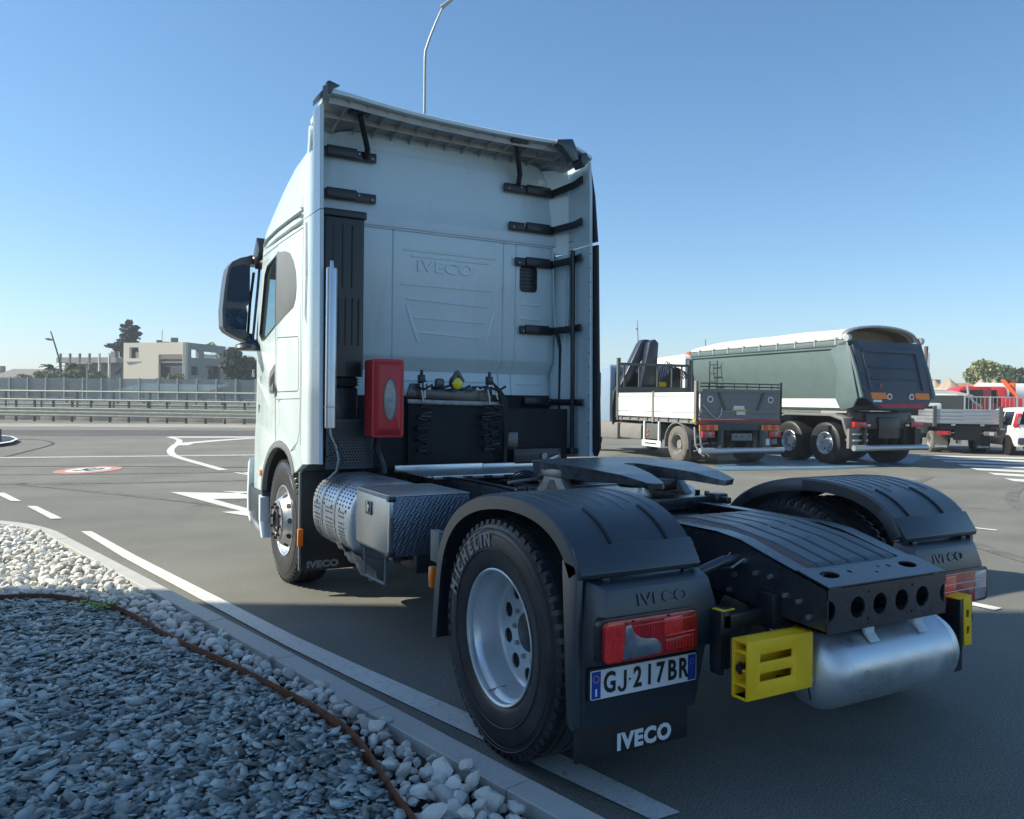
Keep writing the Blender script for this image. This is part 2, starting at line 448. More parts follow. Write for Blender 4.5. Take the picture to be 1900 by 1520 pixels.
line('island_line', [(1.019, 30.313), (3.857, 29.603), (8.745, 28.62)], .9, 'road_white', .008)
line('island_line', [(0.657, 24.6), (1.031, 25.8), (2.257, 27.277), (3.637, 28.545), (6.532, 28.699)], .55, 'road_white', .009)
line('bay_line', [(0.608, 14.34), (0.831, 12.306)], .12)
line('bay_line', [(0.415, 14.349), (0.606, 13.564), (0.906, 12.611)], .12)
# speed roundel painted on the asphalt, stretched along the lane
rc = Vector((*(-2.213, 16.045), 0)); rd = Vector((.87, -.49)).normalized(); rn = Vector((-rd.y, rd.x))
def rell(a, b): return [(rc.x+rd.x*a*math.cos(t)+rn.x*b*math.sin(t), rc.y+rd.y*a*math.cos(t)+rn.y*b*math.sin(t)) for t in [2*PI*i/32 for i in range(32)]]
poly('speed_roundel', rell(.56, .92), 'road_red', .008)
poly('speed_roundel_disc', rell(.36, .66), 'road_white', .012)
text('50', .42, Matrix.Translation((rc.x, rc.y, .0145)) @ Matrix(((rd.x, rn.x*2.4, 0, 0), (rd.y, rn.y*2.4, 0, 0), (0, 0, 1, 0), (0, 0, 0, 1))), 'plate_black', marks, 'lettering', depth=.0003, bold=.01)
# right side: bay lines and the hatched zone
line('bay_line', [(7.257, 3.742), (7.267, 3.631), (7.478, 2.784)], .09)
line('bay_line', [(3.381, 1.858), (3.405, 0.724), (3.43, 0.448)], .12)
for a, b, c, d in ((1705, 845.5, 1990, 854), (1726, 850.5, 1990, 859), (1745, 856, 1990, 865), (1776, 863.5, 1990, 869.5), (1800, 870.5, 1990, 877), (1832, 879, 1990, 886), (1863, 890, 1990, 896)):
    pass
for pts in ([(20.992, 12.991), (24.032, 10.168), (23.214, 9.763), (20.484, 12.522)], [(20.121, 12.034), (22.569, 9.443), (21.718, 9.022), (19.675, 11.604)],
            [(19.19, 11.107), (21.256, 8.793), (20.489, 8.413), (18.731, 10.637)], [(18.236, 10.018), (19.869, 8.106), (19.092, 7.72), (17.751, 9.541)],
            [(17.293, 9.092), (18.366, 7.361), (17.604, 6.983), (16.806, 8.608)], [(16.323, 8.087), (17.048, 6.708), (16.233, 6.304), (15.834, 7.616)],
            [(15.184, 7.055), (15.614, 5.997), (14.847, 5.617), (14.662, 6.57)]):
    poly('hatch_stripe', pts)
poly('blue_bay', [(10.682, 11.141), (14.083, 10.406), (16.959, 10.495), (20.877, 12.64), (20.984, 14.232), (13.935, 14.562)], 'road_blue', .006)
line('bay_line', [(10.642, 10.923), (13.869, 10.236), (16.744, 10.347)], .13, 'road_blue', .010)
line('bay_line', [(21.379, 13.536), (22.55, 13.001), (23.299, 11.037)], .12)

random.seed(19)
for (u0, v0), (u1, v1), w_ in (((7.0, 5.0), (9.6, 4.2), .016), ((8.6, 3.2), (10.6, 2.9), .014), ((5.2, 7.6), (7.4, 8.8), .013), ((-1.2, 9.2), (.2, 9.9), .012), ((3.4, -.3), (4.3, -.9), .010), ((9.5, 6.5), (12.0, 6.9), .016)):
    pts = []
    for k in range(15):
        t = k/14; pts.append((u0+(u1-u0)*t+random.gauss(0, .05), v0+(v1-v0)*t+random.gauss(0, .05)))
    line('crack', pts, w_, 'tar_seam', .0055)
# ------------------------------------------------------------------ kerb of granite stones
def resample(pts, step):
    P = [Vector(p) for p in pts]; out = [P[0]]; acc = 0
    for a, b in zip(P, P[1:]):
        L_ = (b-a).length; t = step-acc
        while t <= L_:
            out.append(a+(b-a)*(t/L_)); t += step
        acc = (acc+L_) % step if step else 0
    return out
kerb_outer = [(-.70, -3.4), (-1.0, -2.0), (-1.288, -.618), (-1.472, .282), (-1.763, 1.705), (-2.243, 3.947), (-2.784, 6.50), (-2.905, 7.02), (-3.116, 7.56), (-3.448, 8.05), (-3.95, 8.45), (-4.7, 8.8), (-6.5, 9.15), (-9, 9.3)]
kerb = bpy.data.objects.new('kerb', None); COL.objects.link(kerb); kerb['kind'] = 'structure'
kp = smooth_path([(x, y, 0) for x, y in kerb_outer], 12)
kp = resample(kp, .1); random.seed(4)
KW = .135
def knorm(i):
    d = (kp[min(i+1, len(kp)-1)]-kp[max(i-1, 0)]).normalized(); return Vector((-d.y, d.x, 0))
i = 0
while i < len(kp)-1:
    j = min(i+10, len(kp)-1); z = .10+random.uniform(-.002, .002)
    rings = []
    for k in range(i, j+1):
        n = knorm(k); p = kp[k].copy(); d = (kp[min(k+1, len(kp)-1)]-kp[max(k-1, 0)]).normalized()
        if k == i: p += d*.003
        if k == j: p -= d*.003
        rings.append([(p+n*.0).to_tuple()[:2]+(-.02,), (p+n*.0).to_tuple()[:2]+(z-.012,), (p+n*.010).to_tuple()[:2]+(z,), (p+n*(KW-.004)).to_tuple()[:2]+(z,), (p+n*KW).to_tuple()[:2]+(z-.004,), (p+n*KW).to_tuple()[:2]+(-.02,)])
    MB().loft(rings).build('kerbstone', 'granite', kerb)
    i = j
kerb_in = [(kp[k]+knorm(k)*KW) for k in range(len(kp))]

# ------------------------------------------------------------------ corten edging strip
edge_pts = [(-1.95, -2.4), (-1.90, -1.4), (-1.86, -.75), (-1.838, -.324), (-1.824, -.173), (-1.803, .219), (-1.846, .551), (-1.930, .913), (-2.143, 1.627), (-2.348, 2.294), (-2.512, 2.957), (-2.661, 3.28), (-2.925, 3.62), (-3.265, 3.77), (-3.9, 3.83), (-5.2, 3.7), (-6.4, 3.3)]
ep = resample(smooth_path([(x, y, 0) for x, y in edge_pts], 10), .06)
rings = []
for k, p in enumerate(ep):
    d = (ep[min(k+1, len(ep)-1)]-ep[max(k-1, 0)]).normalized(); n = Vector((-d.y, d.x, 0)); z = .120+.003*math.sin(k*.31)
    rings.append([(p.x+n.x*a, p.y+n.y*a, b) for a, b in ((-.003, .0), (-.003, z), (.003, z), (.003, 0))])
o = MB().loft(rings).build('edging_strip', 'corten', smooth=60)
tag(o, 'curved rusty steel edging strip between the white stones and the slate chippings', 'garden edging')

# ------------------------------------------------------------------ stone beds
def inpoly(x, y, P):
    P = np.array(P); r = np.zeros(len(x), bool); n = len(P)
    for i in range(n):
        x0, y0 = P[i]; x1, y1 = P[(i+1) % n]
        c = ((y0 > y) != (y1 > y)) & (x < (x1-x0)*(y-y0)/(y1-y0+1e-12)+x0); r ^= c
    return r
slate_poly = [(p.x, p.y) for p in ep]+[(-6.4, -2.4)]
stone_poly = [(p.x, p.y) for p in ep]+[(-7.5, 3.3), (-8.5, 9.0)]+[(p.x, p.y) for p in reversed(kerb_in[:-4])]
bed = strip_poly('stone_bed', stone_poly, .035, 'bed_soil', kind='structure')
sbed = strip_poly('slate_bed', slate_poly, .045, 'bed_soil', kind='structure')
CAMXY = np.array([camo.matrix_world.translation.x, camo.matrix_world.translation.y])
rng = np.random.default_rng(11)

def rockverts(sub, rs):
    bm = bmesh.new(); bmesh.ops.create_icosphere(bm, subdivisions=sub, radius=1)
    v = np.array([t.co[:] for t in bm.verts]); f = np.array([[q.index for q in t.verts] for t in bm.faces]); bm.free()
    n = rs.normal(size=(13, 3)); n /= np.linalg.norm(n, axis=1)[:, None]; d = rs.uniform(.55, .92, 13)
    q = np.maximum((v @ n.T)/d, 0); q = (np.sum(q**34, axis=1))**(1/34.)
    r = 1/np.maximum(q, .80)
    v = v*r[:, None]*(1+rs.normal(size=(len(v), 1))*.018)
    return v, f
def merged(name, parts, m, parent, tints, smooth, kind='stuff'):
    """parts: list of (verts, faces) numpy arrays"""
    nv = np.cumsum([0]+[len(p[0]) for p in parts])
    V = np.concatenate([p[0] for p in parts]); k = parts[0][1].shape[1]
    Fc = np.concatenate([p[1]+o for p, o in zip(parts, nv[:-1])])
    return V, Fc
def np_mesh(name, V, faces, tint, smooth=False):
    """faces: flat list of index arrays of equal size"""
    me = bpy.data.meshes.new(name); me.vertices.add(len(V)); me.vertices.foreach_set('co', V.astype(np.float32).ravel())
    loops = np.concatenate([f.ravel() for f in faces]); sizes = np.concatenate([np.full(len(f), f.shape[1]) for f in faces])
    me.loops.add(len(loops)); me.loops.foreach_set('vertex_index', loops.astype(np.int32))
    me.polygons.add(len(sizes)); st = np.concatenate([[0], np.cumsum(sizes)[:-1]])
    me.polygons.foreach_set('loop_start', st.astype(np.int32))
    try: me.polygons.foreach_set('loop_total', sizes.astype(np.int32))
    except Exception: pass
    me.update(calc_edges=True); me.validate()
    at = me.attributes.new('tint', 'FLOAT', 'POINT'); at.data.foreach_set('value', tint.astype(np.float32))
    if smooth: me.shade_smooth(); me.set_sharp_from_angle(angle=R(20))
    return me
def rotm(ax, ay, az):
    cx, sx, cy, sy, cz, sz = np.cos(ax), np.sin(ax), np.cos(ay), np.sin(ay), np.cos(az), np.sin(az)
    Z = np.zeros_like(cx); O = np.ones_like(cx)
    Rx = np.stack([O, Z, Z, Z, cx, -sx, Z, sx, cx], -1).reshape(-1, 3, 3)
    Ry = np.stack([cy, Z, sy, Z, O, Z, -sy, Z, cy], -1).reshape(-1, 3, 3)
    Rz = np.stack([cz, -sz, Z, sz, cz, Z, Z, Z, O], -1).reshape(-1, 3, 3)
    return Rz @ Ry @ Rx

def scatter(poly, xr, yr, dens, mind):
    A = (xr[1]-xr[0])*(yr[1]-yr[0]); n = int(A*dens)
    x = rng.uniform(*xr, n); y = rng.uniform(*yr, n); k = inpoly(x, y, poly); x, y = x[k], y[k]
    if mind:   # thin by a simple grid so that the stones do not sit inside each other
        cell = {}; keep = []
        for i, (a, b) in enumerate(zip(x, y)):
            ci, cj = int(a/mind), int(b/mind); ok = True
            for u_ in (ci-1, ci, ci+1):
                for v_ in (cj-1, cj, cj+1):
                    for q in cell.get((u_, v_), ()):
                        if (x[q]-a)**2+(y[q]-b)**2 < mind*mind: ok = False; break
                    if not ok: break
                if not ok: break
            if ok: keep.append(i); cell.setdefault((ci, cj), []).append(i)
        x, y = x[keep], y[keep]
    return x, y

def make_bed(parent, name, m, bases, x, y, size, zfun, tilt, tintr, nind, smooth):
    n = len(x); d = np.hypot(x-CAMXY[0], y-CAMXY[1])
    # how large each shows: size over distance, and only what the lens can see
    az = np.degrees(np.arctan2(x-CAMXY[0], y-CAMXY[1])); vis = (az > -3.5) & (d > 1.9)
    score = np.where(vis, size/d, 0); order = np.argsort(-score); ind = set(order[:nind].tolist())
    rot = rotm(rng.normal(0, tilt, n), rng.normal(0, tilt, n), rng.uniform(0, 2*PI, n)); z = zfun(n)
    t = rng.uniform(*tintr, n); bi = rng.integers(0, len(bases), n)
    meshes = []
    for v, fs in bases:
        pass
    Vs, Fs, Ts, off = [], None, [], 0
    for i in range(n):
        v, fs = bases[bi[i]]
        if i in ind: continue
        Vs.append((v*size[i]) @ rot[i].T+np.array([x[i], y[i], z[i]])); Ts.append(np.full(len(v), t[i]))
        if Fs is None: Fs = [[] for _ in fs]
        for a, f in zip(Fs, fs): a.append(f+off)
        off += len(v)
    me = np_mesh(name+'s', np.concatenate(Vs), [np.concatenate(a) for a in Fs], np.concatenate(Ts), smooth)
    link(name+'s', me, m, parent, kind='stuff')
    bm_ = {}
    for i in sorted(ind):
        q = int(t[i]*6)
        key = (int(bi[i]), q)
        if key not in bm_:
            v, fs = bases[bi[i]]
            bm_[key] = np_mesh(name, v, fs, np.full(len(v), (q+.5)/6), smooth); bm_[key].materials.append(MATS[m])
        o = link(name, bm_[key], None, parent)
        Rm = Matrix(rot[i].tolist()).to_4x4(); s = float(size[i])
        o.matrix_local = Matrix.Translation((x[i], y[i], z[i])) @ Rm @ Matrix.Diagonal((s, s, s, 1))

# slate chips: thin irregular flakes
chips = []
for k in range(16):
    n = int(rng.integers(5, 8)) if False else 6; a = np.sort(rng.uniform(0, 2*PI, n)+0); a = np.linspace(0, 2*PI, n, endpoint=False)+rng.normal(0, .22, n)
    rx, ry = 1.0, rng.uniform(.42, .8); rr = rng.uniform(.75, 1.1, n)
    top = np.stack([np.cos(a)*rx*rr, np.sin(a)*ry*rr, np.full(n, .085)+rng.normal(0, .02, n)], 1); bot = top*[1.05, 1.05, 1]; bot[:, 2] = -.085
    v = np.concatenate([top, bot]); hexf = np.array([list(range(n))]); sides = np.array([[i, i+n, (i+1) % n+n, (i+1) % n] for i in range(n)])
    chips.append((v, (hexf, sides)))
ee = np.array([[p.x, p.y] for p in ep])
def ed(x, y): return np.min(np.hypot(x[:, None]-ee[None, :, 0], y[:, None]-ee[None, :, 1]), axis=1)
x, y = scatter(slate_poly, (-4.6, -1.75), (-1.5, 3.95), 3300, 0)
ke = ed(x, y) > .028; x, y = x[ke], y[ke]
make_bed(sbed, 'slate_chip', 'slate', chips, x, y, np.clip(rng.lognormal(math.log(.0235), .45, len(x)), .009, .062), lambda n: .055+rng.uniform(0, .045, n), .24, (.22, 1.75), 300, False)
x, y = scatter(slate_poly, (-6.4, -1.75), (-2.4, 3.95), 1500, 0)
ke = (ed(x, y) > .03) & ((x < -4.55) | (y < -1.45)); x, y = x[ke], y[ke]
make_bed(sbed, 'slate_chip', 'slate', chips, x, y, np.clip(rng.lognormal(math.log(.038), .35, len(x)), .02, .07), lambda n: .055+rng.uniform(0, .04, n), .24, (.35, 1.6), 0, False)
# white rounded-angular stones, two piled layers
rocks = []
for k in range(9):
    v, fc = rockverts(2, rng); v = v*np.array([1, rng.uniform(.68, .92), rng.uniform(.5, .72)]); rocks.append((v, (fc,)))
rocks1 = []
rocks1 = []
for k in range(7):
    v, fc = rockverts(1, rng); v = v*np.array([1, rng.uniform(.68, .92), rng.uniform(.5, .72)]); rocks1.append((v, (fc,)))
x1, y1 = scatter(stone_poly, (-7.4, -1.2), (-1.6, 8.9), 2400, .043)
x2, y2 = scatter(stone_poly, (-5.4, -1.2), (-1.6, 8.9), 1500, .060)
ki = np.array([[p.x, p.y] for p in kerb_in])
def kd(x, y):
    return np.min(np.hypot(x[:, None]-ki[None, :, 0], y[:, None]-ki[None, :, 1]), axis=1)
k1 = (kd(x1, y1) > .028) & (ed(x1, y1) > .026); x1, y1 = x1[k1], y1[k1]
k2 = (kd(x2, y2) > .045) & (ed(x2, y2) > .042); x2, y2 = x2[k2], y2[k2]
z1_ = rng.uniform(.05, .07, len(x1)); z2_ = rng.uniform(.080, .105, len(x2))
make_bed(bed, 'white_stone', 'limestone', rocks1, x1, y1, rng.uniform(.026, .042, len(x1)), lambda n: z1_, .35, (.7, 1.1), 0, True)
make_bed(bed, 'white_stone', 'limestone', rocks, x2, y2, np.clip(rng.lognormal(math.log(.038), .30, len(x2)), .02, .070), lambda n: z2_, .35, (.78, 1.2), 300, True)
# faint tyre marks on the yard
for pts, w_ in (([(-6, 16.5), (-2, 15.0), (2, 14.6), (7, 15.6), (12, 18.5)], .22), ([(-6, 14.6), (-2, 13.1), (2, 12.7), (7, 13.7), (12, 16.4)], .22), ([(4.5, -2), (6.0, 2), (9, 5.4), (14, 8)], .2), ([(6.3, -2.4), (7.8, 1.4), (10.6, 4.3), (15, 6.5)], .2), ([(-3.4, 13.5), (-1.6, 10.6), (-.6, 8.6), (-.2, 6.4)], .18)):
    line('tyre_mark', pts, w_, 'tyre_mark', .005, True)
# weed growing at the edging
mat('weed_leaf', (.13, .26, .045), .6, var=.3, vs=30)
wb = MB(); random.seed(8)
for k in range(90):
    a = random.uniform(0, 2*PI); l = random.uniform(.02, .05); c = Vector((-2.66+random.gauss(0, .075), 3.12+random.gauss(0, .05), .10+random.uniform(0, .05)))
    d = Vector((math.cos(a), math.sin(a), random.uniform(.1, .9))).normalized(); s = d.cross(Vector((0, 0, 1))).normalized()*l*.28
    wb.add([c, c+d*l*.5+s, c+d*l, c+d*l*.5-s], [(0, 1, 2, 3)])
o = thing('weed', 'small bright green weed growing through the slate beside the rusty edging', 'weed', (0, 0, 0)); wb.build('leaves', 'weed_leaf', o, kind='stuff')

# ================================================================== THE TRACTOR UNIT (x across, y forward, origin under the rear axle)
T = thing('tractor_truck', 'large white tractor truck with a black fifth wheel and a red box behind the cab', 'truck', (0, 0, 0))
LX = -1.235

# ---------------- wheels
def tyre_mesh(R0, w, rim, lugs=True):
    """axis along x, outer sidewall towards -x at x=0, inner at x=w"""
    prof = [(rim-.005, .030), (rim+.012, .016), (rim+.035, .010), (rim+.075, .001), (rim+.125, -.003), (rim+.160, .002), (rim+.163, .006), (R0-.052, .010), (R0-.050, .007), (R0-.030, .012), (R0-.012, .026), (R0-.002, .040),
            (R0, .055), (R0, w*.27), (R0-.014, w*.275), (R0-.014, w*.295), (R0, w*.30), (R0+.001, w*.48), (R0-.014, w*.485), (R0-.014, w*.515), (R0+.001, w*.52), (R0, w*.70), (R0-.014, w*.705), (R0-.014, w*.725), (R0, w*.73),
            (R0, w-.055), (R0-.012, w-.026), (R0-.050, w-.007), (rim+.125, w), (rim+.012, w-.016), (rim-.005, w-.03)]
    mb = MB().lathe(prof, (0, 0, 0), 'x', 96)
    return mb.mesh('tyre', smooth=30)
def tread_mesh(R0, w, n=58):
    mb = MB()
    for i in range(n):
        a = 2*PI*i/n; M = Matrix.Rotation(a, 4, 'X')
        for x0, x1, s in ((-.001, .050, 1), (w-.050, w+.001, -1)):
            da = .018
            mb.hexa([(x0+.012, -.016, R0-.040), (x1, -.019, R0-.02), (x1, .019, R0-.02), (x0+.012, .016, R0-.040)] if s > 0 else [(x0, -.019, R0-.02), (x1-.012, -.016, R0-.04), (x1-.012, .016, R0-.04), (x0, .019, R0-.02)],
                    [(x0+.018, -.014, R0-.003), (x1, -.018, R0+.004), (x1, .018, R0+.004), (x0+.018, .014, R0-.003)] if s > 0 else [(x0, -.018, R0+.004), (x1-.018, -.014, R0-.003), (x1-.018, .014, R0-.003), (x0, .018, R0+.004)], M)
        for f in (.285, .5, .715):
            pass
    return mb.mesh('tread', smooth=None)
TR, TF = .522, .522
ty_me = tyre_mesh(TR, .300, .292); ty_me.materials.append(MATS['rubber_side'])
td_me = tread_mesh(TR, .300); td_me.materials.append(MATS['rubber'])
disc_holes = [circle(.198*math.cos(R(18+36*k)), .198*math.sin(R(18+36*k)), .0355, 14) for k in range(10)]
def rear_wheel(parent, x, side, letters=False, outer=True):
    w = bpy.data.objects.new('wheel', None); COL.objects.link(w); w.parent = parent; w.location = (x, 0, TR)
    if side > 0: w.rotation_euler = (0, 0, PI)
    t = link('tyre', ty_me, None, w); link('tread', td_me, None, t) if False else None
    d = link('tread', td_me, None, w, kind='stuff')
    rm = MB()
    rm.lathe([(.300, .020), (.302, .012), (.297, .009), (.288, .014), (.284, .026), (.286, .040), (.270, .052), (.262, .070), (.262, .150), (.256, .168), (.244, .176), (.243, .186), (.262, .180), (.275, .25), (.300, .28)], (0, 0, 0), 'x', 72)
    rm.prism(circle(0, 0, .2455, 72), 'x', .178, .186, disc_holes)
    rm.build('rim', 'rim_paint', w, smooth=32)
    hb = MB().lathe([(.0, .166), (.080, .166), (.088, .170), (.09, .186)], (0, 0, 0), 'x', 32).build('hub', 'black_satin', w)
    nb = MB()
    for k in range(10):
        a = R(36*k); c = (.15, .125*math.cos(a), .125*math.sin(a)); nb.cyl((.166, c[1], c[2]), (.180, c[1], c[2]), .012, 6)
    nb.build('wheel_nuts', 'bare_steel', w, smooth=None)['kind'] = 'stuff'
    vb = MB().cyl((.10, .06, -.245), (.02, .09, -.27), .004, 6); vb.build('valve', 'bare_steel', w)
    MB().cyl((.19, 0, 0), (.21, 0, 0), .25, 24).build('brake_drum', 'dark_void', w)
    if letters:
        s = 'MICHELIN'
        # dark moulded band under the lettering, letters stand on it
        bandp = [(r_, h_) for r_, h_ in ((.388, -.0052), (.470, -.0012))]
        a0, a1 = R(-74), R(16)
        mb = MB(); n = 30
        for j in range(n+1):
            a = a0+(a1-a0)*j/n
            for r_, h_ in ((.392, -.0022), (.466, -.0002)): mb.v.append((h_, r_*math.sin(a), r_*math.cos(a)))
        mb.f = [(2*j, 2*j+2, 2*j+3, 2*j+1) for j in range(n)]
        for k, ch in enumerate(s):
            a = R((70, 60.5, 53.5, 44, 34, 25, 18, 10)[k])
            rr = .428; o = (-.0045, rr*math.sin(a), rr*math.cos(a))
            text(ch, .090, frame(o, (0, -math.cos(a), math.sin(a)), (0, math.sin(a), math.cos(a))), 'tyre_letter', w, 'letter', bold=.004, xs=.80, depth=.0012)
        mb2 = MB()
        for r_ in (.478, .383):
            mb2.lathe([(r_, -.0008 if r_ > .4 else -.0035), (r_+.003, -.003 if r_ > .4 else -.006), (r_+.006, -.0008 if r_ > .4 else -.0035)], (0, 0, 0), 'x', 96)
        mb2.build('sidewall_ridge', 'rubber', w)
    return w
rear_wheel(T, -1.243, -1, letters=True)
rear_wheel(T, -.905, -1)
rear_wheel(T, 1.243, 1)
rear_wheel(T, .905, 1)
WB = 3.86
def front_wheel(x, side):
    w = bpy.data.objects.new('wheel', None); COL.objects.link(w); w.parent = T; w.location = (x, WB, TF)
    if side > 0: w.rotation_euler = (0, 0, PI)
    link('tyre', ty_me, None, w); link('tread', td_me, None, w, kind='stuff')
    rm = MB()
    rm.lathe([(.300, .020), (.302, .012), (.297, .009), (.288, .014), (.284, .03), (.272, .045), (.262, .060), (.252, .062), (.243, .052), (.216, .012), (.190, -.018), (.176, -.030), (.168, -.034)], (0, 0, 0), 'x', 72)
    rm.build('rim', 'aluminium', w, smooth=40)
    MB().lathe([(.172, -.030), (.171, -.044), (.164, -.047), (.116, -.047), (.112, -.043), (.108, -.02)], (0, 0, 0), 'x', 48).build('nut_ring', 'bare_steel', w, smooth=30)
    nb = MB()
    for k in range(10):
        a = R(36*k+12); nb.cyl((-.040, .1405*math.cos(a), .1405*math.sin(a)), (-.076, .1405*math.cos(a), .1405*math.sin(a)), .016, 6, r2=.013)
    nb.build('wheel_nuts', 'chassis_paint', w, smooth=None)['kind'] = 'stuff'
    MB().lathe([(.108, -.020), (.098, -.055), (.088, -.06), (.08, -.04), (.06, -.038), (0, -.036)], (0, 0, 0), 'x', 32).build('hub', 'black_satin', w)
    hb = MB()
    nrm = Vector((-.047, .040)).normalized()
    for k in range(10):
        a = R(36*k+30); r_ = .216; c = Vector((.012, r_*math.cos(a), r_*math.sin(a)))
        n_ = Vector((-.68, .73*math.cos(a), .73*math.sin(a))).normalized()
        hb.cyl(c-n_*.01, c+n_*.0025, .024, 14)
    hb.build('hand_holes', 'dark_void', w)['kind'] = 'stuff'
    return w
front_wheel(-1.225, -1); front_wheel(1.225, 1)
# axles and running gear, dark under the frame
mb = MB().cyl((-.95, 0, TR), (.95, 0, TR), .085, 20).lathe([(0, -.20), (.13, -.17), (.2, 0), (.13, .17), (0, .2)], (0.05, 0, TR), 'y', 20)
mb.build('rear_axle', 'chassis_paint', T)
MB().cyl((-1.0, WB, TF-.04), (1.0, WB, TF-.04), .06, 12).box(-.5, .5, WB-.08, WB+.08, .38, .50).build('front_axle', 'chassis_paint', T)
mb = MB().cyl((0, .2, TR+.05), (0, 2.6, .72), .055, 14).box(-.30, .30, 3.12, 5.0, .55, 1.35).box(-.34, .34, 3.2, 3.7, .45, 1.2)
mb.build('driveline', 'black_satin', T, bevel=.01)
for s in (-1, 1):
    for yy in (-.42, .42):
        MB().lathe([(0, 0), (.12, 0), (.14, .04), (.14, .16), (.11, .2), (0, .2)], (s*.55, yy, .60), 'z', 20).build('air_spring', 'rubber', T)

# ---------------- chassis frame
def rail(s):
    top = [(4.9, 1.0), (-.47, 1.0), (-.60, .985), (-.80, .932), (-1.06, .866)]
    bot = [(-1.06, .690), (-.80, .700), (-.45, .735), (.5, .74), (4.9, .74)]
    mb = MB()
    mb.prism(top+bot, 'x', s*.362, s*.370)
    ins = s*.29
    rings = []
    for y, z in top: rings.append([(s*.370, y, z), (ins, y, z), (ins, y, z-.008), (s*.370, y, z-.008)])
    mb.loft(rings)
    rings = [[(s*.370, y, z+.008), (ins, y, z+.008), (ins, y, z), (s*.370, y, z)] for y, z in bot]
    mb.loft(rings)
    o = mb.build('frame_rail', 'chassis_paint', T, smooth=30)
    bb = MB(); random.seed(3)
    for y, z in ((-.70, .86), (-.78, .86), (-.86, .80), (-.58, .83), (-.93, .79), (-.64, .90), (-.98, .74), (-.30, .92), (-.2, .80), (-.55, .76), (-.36, .80), (.15, .9), (.3, .82), (.5, .9)):
        bb.cyl((s*.370, y, z), (s*.386, y, z), .011, 6)
    bb.build('rivets', 'bare_steel', T, smooth=None)['kind'] = 'stuff'
    return o
rail(-1); rail(1)
# end cross member with lightening holes
holes = [circle(cx, .778, .0425, 22) for cx in (-.198, -.062, .074, .210)]
def half(cx, s):
    return [(cx+s*.0425*math.cos(t), .778+.0425*math.sin(t)) for t in [PI*(i/12)-PI/2 for i in range(13)]]
face = [(-.370, .690), (.370, .690), (.370, .735)]
face += [(.370-.0425*math.sin(t), .778-.0425*math.cos(t)) for t in [PI*i/12 for i in range(13)]]
face += [(.370, .8235), (.370, .862), (-.370, .862), (-.370, .8205)]
face += [(-.370+.0425*math.sin(t), .778+.0425*math.cos(t)) for t in [PI*i/12 for i in range(13)]]
face += [(-.370, .735)]
small = [circle(a, b, .006, 8) for a in (-.135, .14) for b in (.725, .832)]
MB().prism(face, 'y', -1.064, -1.056, holes+small).build('end_crossmember', 'chassis_paint', T, smooth=30)
# its top plate with two oval holes, sloping with the rails
def slope(z0=0.0): return lambda y: .868+(-(y+1.06))*-0.25+z0
th = [circle(-.255, -.975, .048, 20, .030), circle(.235, -.975, .048, 20, .030), circle(-.13, -.97, .012, 8), circle(.12, -.965, .012, 8), circle(0.0, -1.00, .008, 8), circle(.06, -.96, .008, 8)]
mb = MB().prism([(-.366, -1.063), (.366, -1.063), (.366, -.905), (-.366, -.905)], 'z', 0, .006, th)
mb.v = [(x, y, z+.866+(y+1.06)*.255) for x, y, z in mb.v]
mb.build('end_top_plate', 'chassis_paint', T, smooth=30)
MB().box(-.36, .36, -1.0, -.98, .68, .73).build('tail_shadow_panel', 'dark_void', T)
# ribbed plastic deck cover between the rails
def deckz(y):
    pts = [(-.935, .892), (-.90, .928), (-.66, .985), (-.40, 1.020), (-.15, 1.022), (.0, 1.005)]
    for (a, za), (b, zb) in zip(pts, pts[1:]):
        if y <= b: return za+(zb-za)*max(0, (y-a))/(b-a)
    return pts[-1][1]
def deck(u_, v_):
    y = -.935+v_*.935; x = -.268+u_*.536
    z = deckz(y)-.010
    e = min(u_, 1-u_)*.57
    if e < .03: z -= (.03-e)*1.6
    if v_ < .05: z -= 0
    for c in (-.16, -.06, .055, .165):
        d = abs(x-c-.02*v_)
        if d < .013: z -= .010*(1-d/.013)
    return (x, y, z)
mb = MB().grid(deck, 114, 44)
me_o = mb.build('deck_cover', 'black_plastic', T, smooth=60)
me_o.modifiers.new('thickness', 'SOLIDIFY').thickness = -.004
text('IVECO', .062, frame((-.005, -.48, deckz(-.48)-.0085), (1, 0, 0), (0, 1, .135)), 'black_plastic', me_o, depth=.003, bold=.002, xs=1.3, shear=.2)
text('5', .07, frame((.0, -.67, deckz(-.67)-.0085), (1, 0, 0), (0, 1, .24)), 'black_plastic', me_o, depth=.003, bold=.001, xs=1.2)
# cross members and hoses seen between the rails
for y in (.35, 1.05, 1.9, 2.7): boxo('crossmember', 'chassis_paint', T, -.36, .36, y-.06, y+.06, .78, .95)
boxo('pneumatic_block', 'black_satin', T, -.18, .2, -.03, .17, .80, .93)
for k, (x0, y0, x1, y1, h) in enumerate(((-.25, .1, .1, .9, .05), (-.15, .05, .25, 1.0, .07), (.05, .1, -.1, .95, .04), (.28, .05, .2, 1.1, .06), (-.3, 1.2, .2, 2.2, .05), (-.2, 1.1, -.28, 2.3, .04), (.15, 1.2, .05, 2.5, .08))):
    pts = [(x0+(x1-x0)*t+.04*math.sin(t*5+k), y0+(y1-y0)*t, .90+h*math.sin(PI*t)+.03*math.sin(t*9+k)) for t in [i/14 for i in range(15)]]
    MB().tube(pts, .011, 6).build('air_hose', 'hose_black', T)
# coil of hoses beside the left rail, in front of the fifth wheel
for k in range(4):
    r_ = .075+.012*k
    pts = [(-.12+.01*k+r_*math.cos(t)*1.2, 1.62+.03*k, 1.0+r_*.75*math.sin(t)) for t in [2*PI*i/26 for i in range(27)]]
    MB().tube(pts, .006, 6).build('air_hose', 'hose_black', T)

